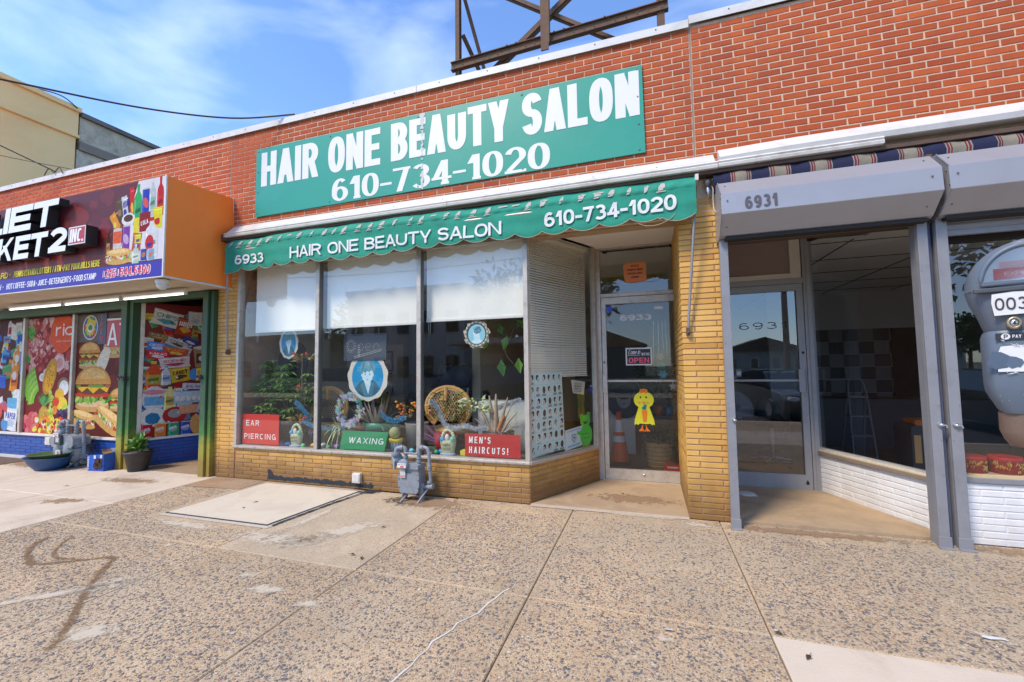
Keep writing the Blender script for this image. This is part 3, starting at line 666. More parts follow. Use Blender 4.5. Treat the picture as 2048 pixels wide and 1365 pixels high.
# ---- fascia trim under the brick
fa = thing('fascia_trim', 'cream metal fascia and gutter strip running under the red brick above both awnings', 'fascia', (-2.4, -.1, 3.45))
b = MB(); prof = [(.0, 3.595), (-.018, 3.60), (-.125, 3.49), (-.125, 3.475), (0, 3.475)]
b.prism(prof, (-5.70, 0, 0), Y3, Z3, X3, 6.38); b.build('flashing', M['cap'], fa)
b = MB(); P2 = [(.0, 3.60), (-.03, 3.63), (-.15, 3.505), (-.135, 3.46), (0, 3.47)]
n = 26; vs = []
q = random.Random(4)
for i in range(n+1):
    x = .72+5.7*i/n; d = q.uniform(-.006, .006)+(.02*math.exp(-((x-1.05)/.1)**2)); e = .015*min(1, (x-.72)*1.5)
    vs += [(x, y+(d if y < -.02 else 0), z+e+d*.5) for y, z in P2]
b.add(vs, [(i*5+k, i*5+(k+1) % 5, (i+1)*5+(k+1) % 5, (i+1)*5+k) for i in range(n) for k in range(5)]+[(0, 1, 2, 3, 4), tuple(n*5+4-k for k in range(5))])
b.build('flashing', M['cap'], fa, 'dented and lifted white metal flashing')
for x0, x1, dz in ((-5.72, -2.2, 0), (-2.195, .70, 0), (.705, 2.02, .004)):
    b = MB(); b.prism([(-.0, 3.472), (-.15, 3.472), (-.165, 3.455), (-.155, 3.44), (-.165, 3.43), (-.158, 3.405), (0, 3.405)], (x0, 0, dz), Y3, Z3, X3, x1-x0); b.build('gutter_strip', M['fascia'], fa)
MB().box(-5.9, 6.4, -.12, -.002, 3.37, 3.403).build('wood_nailer', M['darkwood'], fa)
MB().box(-5.93, -5.70, -.16, -.002, 3.36, 3.45).build('broken_end_board', M['darkwood'], fa)
b = MB(); q = random.Random(8)
for i in range(15):
    x = -5.4+i*.8+q.uniform(-.1, .1); b.ell((x, -.10, 3.515+(.03 if x > .7 else 0)), .007, 6, 4)
b.build('rivets', M['alu_dark'], fa, kind='stuff')
# header boards
hd = thing('header_board', 'shaded tan header board and porch ceiling above the salon window and door', 'soffit', (-2.5, .1, 3.2))
MB().box(-5.58, .33, .05, .2, 2.98, 3.37).build('header_panel', M['soffit'], hd)
b = MB(); b.prism([(-1.36, .0), (-1.36, .06), (-.70, 1.34), (.37, 1.34), (.37, .0)], (0, 0, 3.17), X3, Y3, Z3, .05); b.build('porch_ceiling', M['soffit'], hd)
MB().box(.33, .705, .004, .2, 3.18, 3.37).build('plaster_patch', plain('bare_cement_render', (.36, .31, .26), .9, var=.15, sc=6, bump=.3), hd)
hd2 = thing('header_board', 'dark header behind the roller shutter boxes of the vacant shop', 'soffit', (3, .1, 3))
MB().box(.705, 6.4, .01, .2, 2.72, 3.37).build('header_panel', M['darkwood'], hd2)
b = MB(); b.prism([(.71, .2), (.71, 1.5), (1.83, 1.5), (2.42, .2)], (0, 0, 3.03), X3, Y3, Z3, .05); b.build('porch_ceiling', M['inceil'], hd2)

# ---- yellow brick
YB = dict(Lb=.291, Hb=.0455, joint=.0098)
lw = thing('low_brick_wall', 'low yellow brick wall under the salon display window, black sealant along its foot', 'brick wall', (-3.4, 0, 0))
MB().box(-5.59, -1.285, .006, .14, 0, .425).build('mortar_backing', M['yel_mortar'], lw)
bricks(lw, (0, .006, 0), 0, -5.58, -1.285, .004, .425, mat=M['yel'], depth=.007, seed=21, **YB)
b = MB(); q = random.Random(2); vs = []
for i in range(60):
    x = -4.98+1.68*i/59; top = .075+q.uniform(-.015, .02)+(.10*max(0, 1-abs(i-1)/2.5)); vs += [(x, -.0035, .02+q.uniform(0, .012)), (x, -.0035, top)]
b.add(vs, [(2*i, 2*i+1, 2*i+3, 2*i+2) for i in range(59)]); b.add([(v[0], v[1]-.0, v[2]) for v in vs[:0]], [])
b.build('sealant_band', M['blackpaint'], lw)
A0 = Vector((-1.28, .0, 0)); A1 = Vector((-.655, 1.17, 0)); ANG = math.atan2((A1-A0).y, (A1-A0).x); AL = (A1-A0).length; AU = (A1-A0).normalized(); AN = Vector((sin(ANG), -cos(ANG), 0))
lw2 = thing('low_brick_wall', 'low yellow brick return wall slanting in from the corner to the salon door', 'brick wall', (-.97, .58, 0))
MB().obox(A0-AN*.006, AU, Z3, -AN, AL, .425, .12).build('mortar_backing', M['yel_mortar'], lw2)
bricks(lw2, A0-AN*.006, ANG, .004, AL-.004, .012, .425, mat=M['yel'], depth=.007, seed=22, **YB)
pr = thing('brick_pier', 'yellow brick pier between the market and the salon window', 'brick pier', (-5.78, 0, 0))
MB().box(-6.0, -5.60, .006, 1.0, 0, 3.37).build('mortar_backing', M['yel_mortar'], pr)
bricks(pr, (0, .006, 0), 0, -5.995, -5.605, .004, 2.98, mat=M['yel'], depth=.007, seed=23, **YB, pattern=lambda r: [(-5.995, -5.90), (-5.89, -5.605)] if r % 2 else [(-5.995, -5.71), (-5.70, -5.605)])
pl = thing('brick_pillar', 'yellow brick pillar between the salon door and the grey shutter post', 'brick pillar', (.52, 0, 0))
MB().box(.337, .70, .006, 1.36, 0, 3.19).build('mortar_backing', M['yel_mortar'], pl)
bricks(pl, (0, .006, 0), 0, .333, .705, .004, 3.18, mat=M['yel'], depth=.007, seed=24, **YB, pattern=lambda r: [(.333, .445), (.457, .705)] if r % 2 else [(.333, .645), (.657, .705)])
bricks(pl, (.339, 1.33, 0), -pi/2, 0, 1.325, .004, 3.16, mat=M['yel'], depth=.007, seed=25, cap=150, **YB)
# ---- white painted brick
B0 = Vector((1.86, 1.36, 0)); B1 = Vector((2.42, .06, 0)); BANG = math.atan2((B1-B0).y, (B1-B0).x); BL = (B1-B0).length; BU = (B1-B0).normalized(); BN = Vector((sin(BANG), -cos(BANG), 0))
ww = thing('low_brick_wall', 'white painted low brick wall slanting from the grey door to the shutter posts', 'brick wall', (2.1, .7, 0))
MB().obox(B0-BN*.006, BU, Z3, -BN, BL, .44, .12).build('mortar_backing', M['whm'], ww)
bricks(ww, B0-BN*.006, BANG, .004, BL, .014, .44, mat=M['whb'], depth=.006, seed=31, **YB)
ww2 = thing('low_brick_wall', 'white painted low brick wall under the window with red tins', 'brick wall', (3.5, 0, 0))
MB().box(2.42, 6.4, .006, .14, 0, .50).build('mortar_backing', M['whm'], ww2)
bricks(ww2, (0, .006, 0), 0, 2.42, 6.3, .004, .50, mat=M['whb'], depth=.006, seed=32, **YB)
# ---- blue painted brick
C0 = Vector((-7.68, .02, 0)); C1 = Vector((-7.24, 1.05, 0)); CANG = math.atan2((C1-C0).y, (C1-C0).x); CL = (C1-C0).length; CU = (C1-C0).normalized(); CN = Vector((sin(CANG), -cos(CANG), 0))
bw = thing('low_brick_wall', 'blue painted low brick wall under the market front windows', 'brick wall', (-9.9, .1, 0))
MB().box(-12.3, -7.9, .076, .2, 0, .41).build('mortar_backing', M['blm'], bw)
MB().box(-12.3, -7.95, .02, .09, 0, .045).build('white_skirting', M['cap'], bw)
bricks(bw, (0, .076, 0), 0, -12.3, -7.9, .05, .41, mat=M['blb'], depth=.006, seed=41, **YB)
bw2 = thing('low_brick_wall', 'blue painted low brick wall slanting into the market entrance', 'brick wall', (-7.45, .5, 0))
MB().obox(C0-CN*.006, CU, Z3, -CN, CL, .42, .12).build('mortar_backing', M['blm'], bw2)
bricks(bw2, C0-CN*.006, CANG, .0, CL, .014, .42, mat=M['blb'], depth=.006, seed=42, **YB)
MB().box(-7.90, -7.68, .03, .2, 0, .42).build('corner_block', M['blm'], bw2)

# ================================================================ SALON FRONT
UP = Z3
# ---- big green sign
sg = thing('shop_sign', 'large green HAIR ONE BEAUTY SALON sign board bolted to the red brick', 'sign', (-2.6, -.02, 4.2))
b = MB(); SQ = [(-5.30, 3.695), (.04, 3.735), (.03, 4.692), (-5.30, 4.688)]
b.prism(SQ, (0, -.010, 0), X3, UP, -Y3, .014); b.build('panel', M['sign_green'], sg)
Yf = -.0245
for word, x0, x1, z in (('HAIR', -5.20, -4.19, 4.125), ('ONE', -4.03, -3.21, 4.133), ('BEAUTY', -3.05, -1.46, 4.14), ('SALON', -1.30, -.005, 4.15)):
    b = MB(); text(b, word, (x0, Yf, z), X3, UP, .495, 1., .215, .175, .045, fit=x1-x0, d=.002, N=-Y3); b.build('lettering', M['letter'], sg)
b = MB(); text(b, '610-734-1020', (-3.96, Yf, 3.735), X3, UP, .305, 1., .27, .105, .06, fit=2.98, d=.002, N=-Y3, serif=.045); b.build('lettering', M['letter'], sg)
b = MB()
for x in (-5.26, -4.0, -2.66, -1.3, -.02):
    for z in (3.74, 4.65): b.ell((x, Yf-.001, z+(x+5.3)*(.006 if z < 4 else 0)), (.011, .006, .011), 8, 5)
for z in (4.05, 4.35): b.ell((-.02, Yf, z), (.011, .006, .011), 8, 5); b.ell((-5.26, Yf, z), (.011, .006, .011), 8, 5)
b.build('bolts', M['alu_dark'], sg, kind='stuff')
b = MB(); q = random.Random(5); z = 4.69; vs = []
while z > 3.70:
    w = .013+.022*max(0, (z-4.45)/.24)+q.uniform(-.010, .010); c = -2.60+q.uniform(-.006, .006)
    vs += [(c-w, Yf-.0042, z), (c+w, Yf-.0042, z)]; z -= q.uniform(.012, .03)
b.add(vs, [(2*i, 2*i+1, 2*i+3, 2*i+2) for i in range(len(vs)//2-1) if q.random() < .86]); b.build('torn_seam_tape', plain('torn_grey_tape', (.58, .57, .54), .8, var=.3, sc=30), sg)

# ---- green awning
aw = thing('awning', 'green scalloped fabric awning lettered 6933 and HAIR ONE BEAUTY SALON above the salon window', 'awning', (-2.6, -.1, 3.1))
AX0, AX1 = -5.64, .49
def aw_y(x, z): return -.2+.010*sin(x*3.1+z*4)+.007*sin(x*9.7+1+z*6)-.012*sin(x*1.1)+(.02 if x < -4.6 else 0)*sin((x+5.6)*3)+.0025*sin(z*38+x*1.5)+.006*sin(x*24+z*9)*max(0, 3.05-z)
def aw_z0(x):
    s = (x-AX0)/.306; ph = s-math.floor(s); base = 2.925+.06*(x-AX0)/6.1+.010*sin(x*2.3)
    if x < AX0+.12: base -= .05*(1-(x-AX0)/.12)
    if x > AX1-.35: base -= .03
    return base-.052*sin(pi*ph)**.8
b = MB(); NX = 300; NZ = 12
vs = []
for i in range(NX+1):
    x = AX0+(AX1-AX0)*i/NX; z0 = aw_z0(x)
    for k in range(NZ+1):
        z = z0+(3.215-z0)*k/NZ; y = aw_y(x, z)
        if k == 0: y += .004
        vs.append((x, y, z))
b.add(vs, [(i*(NZ+1)+k, (i+1)*(NZ+1)+k, (i+1)*(NZ+1)+k+1, i*(NZ+1)+k+1) for i in range(NX) for k in range(NZ)], sm=True)
vs = [(p[0], p[1]+.006, p[2]) for p in vs]
b.add(vs, [(i*(NZ+1)+k, (i+1)*(NZ+1)+k, (i+1)*(NZ+1)+k+1, i*(NZ+1)+k+1) for i in range(NX) for k in range(NZ)], sm=True)
b.build('valance', M['canvas'], aw)
b = MB()
for seg in range(20):
    pts = []
    for i in range(16):
        x = AX0+.306*(seg+i/15)
        if x > AX1: break
        pts.append((x, aw_y(x, aw_z0(x))-.001, aw_z0(x)))
    if len(pts) > 2: b.tube(pts, .0045, 5)
b.build('binding', M['canvas_edge'], aw)
# upper roll with gathered fabric
b = MB(); vs = []; prof = [(.0, 3.21), (.004, 3.235), (-.006, 3.25), (.03, 3.30), (.09, 3.365)]
for i in range(NX+1):
    x = AX0+(AX1-AX0)*i/NX; k2 = .008*sin(x*41)+.004*sin(x*17)
    for j, (dy, z) in enumerate(prof): vs.append((x, aw_y(x, 3.21)+dy+(k2*.5 if j > 1 else 0), z+(k2*.3 if j else 0)))
b.add(vs, [(i*5+k, (i+1)*5+k, (i+1)*5+k+1, i*5+k+1) for i in range(NX) for k in range(4)], sm=True); b.build('top_canvas', M['canvas'], aw)
b = MB(); q = random.Random(9)
x = AX0+.1
while x < AX1-.12:
    zc = 3.275; w = q.uniform(.018, .05); t = q.random()
    def pt(dx, dz): 
        z = zc+dz; return (x+dx+(dz*.25), aw_y(x, 3.21)+.0+(-.010 if z < 3.25 else -.010+(z-3.25)*.62), z)
    if t < .75: b.poly([pt(-w/2, -.045), pt(w/2, -.04), pt(w/2+.012, .0), pt(w/2, .04), pt(-w/2+.01, .045), pt(-w/2-.008, .0)])
    if t > .45: b.poly([pt(-w, .012), pt(w*1.1, .018), pt(w*1.2, .036), pt(-w*.9, .034)])
    if t < .2: b.poly([pt(-w*.9, -.062), pt(w*1.2, -.058), pt(w*1.1, -.047), pt(-w*.8, -.05)])
    x += q.uniform(.14, .22)
b.build('peeling_patches', M['patch'], aw, kind='stuff')
def awtext(s, x0, x1, z, h, wv, dz=0):
    b = MB(); text(b, s, (x0, 0, z), X3, UP, h, 1., wv*1.2, wv*1.1, .06, fit=x1-x0, m=0)
    b.map(lambda x, y, zz: (x, aw_y(x, zz+dz*(x-x0))-.0135+y*.8, zz+dz*(x-x0))); b.build('lettering', M['awn_letter'], aw)
awtext('6933', -5.44, -4.93, 2.975, .135, .17, .0)
awtext('HAIR ONE BEAUTY SALON', -4.45, -1.51, 2.972, .150, .155, .002)
awtext('610-734-1020', -1.02, .31, 2.995, .155, .17, .02)
for nm, a, c in (('awning_arm', (.475, -.17, 3.0), (.385, -.035, 1.85)), ('awning_arm', (-5.62, -.17, 2.95), (-5.745, -.035, 1.79))):
    b = MB().tube([a, c], .0125, 8); p = b.build(nm, plain('grey_pipe', (.27, .27, .28), .5, .3, var=.15, sc=10), aw)
    MB().box(c[0]-.017, c[0]+.017, -.05, -.0, c[2]-.055, c[2]+.02).lathe((c[0], -.052, c[2]-.03), [(.014, 0), (.014, .008), (0, .012)], 8, (0, -1, 0)).build('foot_bracket', M['rust'], p)
MB().tube([(AX0, -.165, 3.19), (AX1, -.165, 3.19)], .018, 8).build('front_bar', M['alu'], aw)
b = MB(); b.tube(smooth([(-.10, -.205, 2.955), (0, -.21, 2.895), (.12, -.21, 2.885), (.24, -.205, 2.93), (.30, -.2, 2.985)]), .004, 5); b.build('hanging_cord', M['canvas_edge'], aw)
MB().box(.49, .52, -.18, -.03, 3.30, 3.36).build('end_cap', M['cap'], aw)

# ---- display window
dw = thing('display_window', 'wide salon display window in three aluminium framed panes with half lowered white shades', 'window', (-3.4, .03, .45))
def bar(b, x0, x1, z0, z1, y0=-.012, y1=.07): b.box(x0, x1, y0, y1, z0, z1)
b = MB(); bar(b, -5.60, -1.275, .425, .462, -.03, .09); b.box(-5.61, -1.27, -.036, -.03, .432, .455); b.build('sill', M['alu'], dw, bevel=.003)
b = MB(); bar(b, -5.60, -5.555, .462, 3.0, -.02); b.build('jamb', M['alu'], dw, bevel=.004)
b = MB(); bar(b, -5.555, -1.31, 2.965, 3.0); b.build('head', M['alu'], dw)
for x in (-4.19, -2.66):
    b = MB(); bar(b, x-.028, x+.028, .462, 2.965, -.012); b.build('mullion', M['alu'], dw, bevel=.004)
    MB().box(x-.034, x-.029, .0, .06, .462, 2.965).box(x+.029, x+.034, .0, .06, .462, 2.965).build('glazing_bead', M['alu_dark'], dw)
for i, (x0, x1) in enumerate(((-5.555, -4.218), (-4.162, -2.688), (-2.632, -1.325))):
    MB().poly([(x0, .03, .462), (x1, .03, .462), (x1, .03, 2.965), (x0, .03, 2.965)]).build('pane', M['glass'], dw)
b = MB(); q = random.Random(6)
for i in range(14): b.ell((-5.5+i*.32, -.037, .444), .0055, 6, 4)
b.build('screws', M['dark'], dw, kind='stuff')
for x0, x1, zb, lab in ((-5.40, -4.235, 2.045, 'white roller shade behind the left pane, stopping short of the left jamb'), (-4.14, -2.70, 2.055, 'white roller shade behind the middle pane'), (-2.62, -1.36, 2.075, 'white roller shade behind the pane beside the corner')):
    rs = thing('roller_shade', lab, 'shade', ((x0+x1)/2, .12, 2.9), 'white shades in the salon display window')
    b = MB(); vs = []
    for i in range(25):
        for k in range(9):
            z = zb+.03+(2.97-zb-.03)*k/8; x = x0+(x1-x0)*i/24; vs.append((x, .12+.004*sin(x*7+z*3)+.003*sin(x*19), z))
    b.add(vs, [(i*9+k, (i+1)*9+k, (i+1)*9+k+1, i*9+k+1) for i in range(24) for k in range(8)], sm=True); b.build('fabric', M['shade'], rs)
    MB().box(x0, x1, .112, .13, zb, zb+.032).build('bottom_bar', plain('cream_shade_bar', (.72, .70, .64), .5), rs, bevel=.004)
    MB().tube([(x0-.0, .14, 2.99), (x1, .14, 2.99)], .025, 10).build('roller', M['shade'], rs)
    b = MB(); b.tube([(x0+.03, .115, zb+.05), (x0+.03, .115, zb-.12)], .0022, 4); b.tube([(x0+.055, .115, zb+.05), (x0+.055, .115, zb-.12)], .0022, 4); b.tube([(x0+.03, .115, zb-.12), (x0+.042, .115, zb-.14), (x0+.055, .115, zb-.12)], .0022, 4); b.build('pull_cord', M['cap'], rs)

# ---- slanting side window
sw = thing('side_window', 'tall slanting salon side window beside the door, behind it a cream venetian blind', 'window', (-.97, .58, .45))
IN = -AN
def sbar(name, s0, s1, z0, z1, mat=M['alu'], out=.02, dep=.07, bev=.004):
    b = MB(); b.obox(A0+AU*s0+AN*out+Z3*z0, AU, Z3, IN, s1-s0, z1-z0, dep); return b.build(name, mat, sw, bevel=bev)
sbar('sill', -.005, AL, .425, .462, out=.03, dep=.1); sbar('corner_post', -.012, .035, .462, 3.17, out=.012, dep=.06); sbar('jamb', AL-.05, AL-.003, .462, 3.17); sbar('head', .035, AL-.05, 3.10, 3.17, M['alu_dark'])
MB().box(-1.325, -1.28, -.012, .05, .462, 3.17).build('corner_post', M['alu'], sw, bevel=.004)
gp = [A0+AU*.035+IN*.02, A0+AU*(AL-.05)+IN*.02]
MB().poly([gp[0]+Z3*.462, gp[1]+Z3*.462, gp[1]+Z3*3.10, gp[0]+Z3*3.10]).build('pane', M['glass'], sw)
vb = thing('venetian_blind', 'lowered cream venetian blind behind the slanting side window', 'blind', tuple(A0+AU*.66+IN*.09+Z3*3.05))
slat = None
for i in range(56):
    z = 3.03-i*.0295; tilt = 1.0+.05*sin(i*.7); s0, s1 = .11, 1.215
    if i > 52: s0 += (i-52)*.02
    b = MB(); vs = []
    for k in range(7):
        s = s0+(s1-s0)*k/6; bow = -.010*sin(pi*k/6)*(.4+.6*sin(i*.25)**2)*(1 if 8 < i < 45 else .4)
        P = A0+AU*s+IN*.09+Z3*(z+bow)
        vs += [P+IN*.0145*cos(tilt)+Z3*.0145*sin(tilt), P+Z3*.0015, P-IN*.0145*cos(tilt)-Z3*.0145*sin(tilt)]
    b.add(vs, [(k*3+j, (k+1)*3+j, (k+1)*3+j+1, k*3+j+1) for k in range(6) for j in range(2)], sm=True); b.build('slat', M['blind'], vb)
b = MB()
for s in (.22, .66, 1.1): 
    P = A0+AU*s+IN*.075; b.tube([P+Z3*1.39, P+Z3*3.04], .0016, 4)
b.tube([A0+AU*1.16+IN*.07+Z3*3.0, A0+AU*1.16+IN*.07+Z3*1.75], .003, 5); b.build('cords', M['cap'], vb)
b = MB(); b.obox(A0+AU*.1+IN*.07+Z3*3.04, AU, Z3, IN, 1.13, .04, .04); b.build('headrail', M['blind'], vb)
b = MB(); b.obox(A0+AU*.13+IN*.085+Z3*1.375, AU, Z3, IN, 1.09, .012, .02); b.build('bottom_rail', M['blind'], vb)

# ---- salon door
DY = 1.24
df = thing('door_frame', 'aluminium door frame and transom window of the salon entrance', 'door frame', (-.12, DY, 0))
MB().box(-.665, -.592, DY-.03, DY+.09, .0, 3.17).build('jamb', M['alu'], df, bevel=.005)
MB().box(-.70, -.668, DY-.06, DY+.06, .0, 3.17).build('jamb', M['alu'], df, bevel=.005)
MB().box(.362, .41, DY-.03, DY+.09, .0, 3.17).build('jamb', M['alu'], df)
MB().box(-.592, .362, DY-.02, DY+.08, 2.425, 2.475).build('transom_bar', M['alu'], df, bevel=.005)
MB().box(-.592, .362, DY-.02, DY+.08, 3.075, 3.165).build('head', M['alu'], df, bevel=.004)
MB().box(-.592, .362, DY-.035, DY+.05, .0, .018).build('threshold', M['alu'], df)
MB().poly([(-.592, DY+.02, 2.475), (.362, DY+.02, 2.475), (.362, DY+.02, 3.075), (-.592, DY+.02, 3.075)]).build('pane', M['glass'], df)
b = MB(); b.box(-.56, .34, DY-.012, DY+.0, 3.045, 3.058); b.ell((-.52, DY-.01, 3.04), (.035, .012, .014), 8, 5); b.ell((.33, DY-.01, 3.05), (.03, .012, .02), 8, 5); b.build('closer_rod', M['dark'], df)
dr = thing('glass_door', 'aluminium framed glass salon door numbered 6933 with wired glass', 'door', (.34, DY, 0))
b = MB(); b.box(-.585, -.53, DY-.018, DY+.03, .022, 2.418); b.box(.335, .36, DY-.018, DY+.03, .022, 2.418); b.box(-.53, .335, DY-.018, DY+.03, 2.33, 2.418); b.box(-.53, .335, DY-.018, DY+.03, .022, .155)
b.build('frame', M['alu'], dr)
MB().box(-.53, .335, DY-.022, DY+.02, 1.288, 1.316).build('midrail', M['alu'], dr, bevel=.003)
MB().poly([(-.53, DY+.008, .155), (.335, DY+.008, .155), (.335, DY+.008, 2.33), (-.53, DY+.008, 2.33)]).build('pane', M['glass_door'], dr)
h = MB().box(-.592, -.528, DY-.05, DY-.042, 1.145, 1.395).box(-.592, -.584, DY-.05, DY-.018, 1.145, 1.395).build('pull_handle', M['alu'], dr, bevel=.002)
MB().lathe((-.563, DY-.018, 1.55), [(.014, 0), (.014, .006), (.007, .009), (0, .009)], 12, (0, -1, 0)).build('lock', M['alu_dark'], dr)
MB().lathe((-.10, DY-.018, .10), [(.016, 0), (.012, .012), (0, .014)], 10, (0, -1, 0)).build('kick_lock', M['chrome'], dr)
b = MB(); x0, x1, z0, z1 = -.53, .335, .155, 2.33; st = .034
for s in (1, -1):
    c = -3.
    while c < 4.:
        # z = s*1.25*x + c, clipped
        P = []
        for x in (x0, x1):
            z = s*1.25*x+c
            if z0 <= z <= z1: P.append((x, z))
        for z in (z0, z1):
            x = (z-c)/(s*1.25)
            if x0 < x < x1: P.append((x, z))
        if len(P) == 2:
            (a, e), (f, g_) = P; d = Vector((f-a, 0, g_-e)).normalized().cross(Y3)*.0005
            y = DY+.013+.0005*s; A, B_ = Vector((a, y, e)), Vector((f, y, g_)); b.add([A-d, A+d, B_+d, B_-d], [(0, 1, 2, 3)])
        c += st
b.build('wire_mesh', plain('fine_steel_wire', (.07, .065, .06), .7), dr, kind='stuff')
b = MB(); text(b, '6933', (-.345, DY+.0035, 2.10), X3, UP, .075, 1.5, .26, .2, .16, fit=.40); b.build('lettering', M['letter'], dr)
b = MB(); b.box(-.52, -.45, DY+.003, DY+.006, 2.23, 2.30); b.build('blue_sticker', plain('blue_sticker', (.02, .06, .6), .4), dr)
MB().box(.09, .20, DY+.003, DY+.006, 2.235, 2.27).build('white_sticker', M['letter'], dr)

def panel(b, x0, x1, z0, z1, y, c, t=.003): b.box(x0, x1, y, y+t, z0, z1, 0, c)
op = thing('open_sign', 'small black and white Come in OPEN sign with pink letters in the salon door', 'sign', (-.12, DY-.02, 1.6))
b = MB(); panel(b, -.285, .045, 1.505, 1.735, DY+.016, (.75, .76, .72)); y = DY+.0155
b = MB(); b.box(-.285, .045, DY-.004, DY+.002, 1.505, 1.735, 0, (.72, .74, .70)); b.box(-.268, .028, DY-.0055, DY-.004, 1.522, 1.718, 0, (.03, .035, .04)); b.build('board', M['paint'], op)
b = MB(); text(b, 'Come in', (-.255, DY-.006, 1.648), X3, UP, .062, 1., .10, .08, .02, c=(.75, .75, .72), fit=.15, sh=.25); text(b, "WE'RE", (-.085, DY-.006, 1.632), X3, UP, .035, 1., .2, .16, .1, c=(.6, .62, .6), fit=.105)
b.box(-.258, -.1, DY-.0065, DY-.006, 1.633, 1.637, 0, (.7, .7, .7)); text(b, 'OPEN', (-.25, DY-.006, 1.535), X3, UP, .072, 1.3, .24, .2, .1, c=(.85, .13, .19), fit=.26); b.build('lettering', M['paint'], op)

# orange notice on the transom
no = thing('notice', 'orange notice with black lines of text taped inside the transom window', 'notice', (-.135, DY, 2.75))
b = MB(); q = random.Random(3); b.prism([(-.27, 2.62), (-.19, 2.60), (-.02, 2.615), (.012, 2.64), (.005, 2.85), (-.03, 2.875), (-.10, 2.882), (-.262, 2.868), (-.285, 2.84)], (0, DY+.008, 0), X3, UP, -Y3, .002, 0, (.75, .25, .09)); b.build('paper', M['paint'], no)
b = MB()
for i, s in enumerate(('NOTICE', 'PREMISES UNDER', 'SURVEILLANCE', '24 HOURS')): text(b, s, (-.235+(.05 if i in (0, 3) else 0), DY+.0055, 2.815-i*.05), X3, UP, .026, 1., .2, .16, .08, c=(.05, .02, .02), fit=.2-(.1 if i in (0, 3) else 0))
b.build('lettering', M['paint'], no)

# chick
ck = thing('chick_cutout', 'yellow foam chick cutout with orange feet hanging inside the salon door glass', 'decoration', (-.075, DY, 1.2))
Yc = DY-.006; yel = (.72, .72, .03); orn = (.9, .22, .02)
def disc(b, x, z, rx, rz, y, c, n=20, t=.004, a0=0): b.prism([(x+rx*cos(2*pi*i/n+a0), z+rz*sin(2*pi*i/n+a0)) for i in range(n)], (0, y, 0), X3, UP, -Y3, t, 0, c)
b = MB(); disc(b, -.075, 1.055, .125, .11, Yc, yel)
b.prism([(-.14, .97), (-.195, .80), (-.20, .725), (-.175, .745), (-.155, .73), (-.135, .75), (-.05, .745), (.0, .75), (.02, .73), (.04, .745), (.055, .725), (.045, .80), (-.01, .97)], (0, Yc+.001, 0), X3, UP, -Y3, .004, 0, yel); b.build('body', M['paint'], ck)
b = MB()
for s in (-.03, 0, .03): disc(b, -.075+s, 1.175-abs(s)*.3, .02, .03, Yc-.001, orn, 10)
b.build('crest', M['paint'], ck)
b = MB(); disc(b, -.115, 1.09, .010, .013, Yc-.005, (.02, .02, .02), 10); disc(b, -.045, 1.09, .010, .013, Yc-.005, (.02, .02, .02), 10); b.build('eyes', M['paint'], ck)
b = MB(); disc(b, -.13, 1.02, .02, .013, Yc-.005, (.8, .4, .03), 12); disc(b, -.03, 1.02, .02, .013, Yc-.005, (.8, .4, .03), 12); b.prism([(-.10, 1.03), (-.05, 1.03), (-.075, 1.0)], (0, Yc-.005, 0), X3, UP, -Y3, .003, 0, orn); b.build('beak_and_cheeks', M['paint'], ck)
b = MB(); b.prism([(-.105, .92), (-.035, .92), (-.05, .775), (-.09, .775)], (0, Yc-.005, 0), X3, UP, -Y3, .003, 0, orn); disc(b, -.075, .95, .028, .022, Yc-.006, (.02, .25, .22), 12); disc(b, -.06, .98, .02, .022, Yc-.006, (.02, .3, .25), 12); b.build('flower_pot', M['paint'], ck)
for s in (-1, 1):
    b = MB()
    for k in (-1, 0, 1): b.tube([(-.075+s*.02, Yc, .73), (-.075+s*.03, Yc, .69), (-.075+s*.035+k*.028, Yc, .65)], .009, 6, 0, orn)
    b.build('foot', M['paint'], ck)

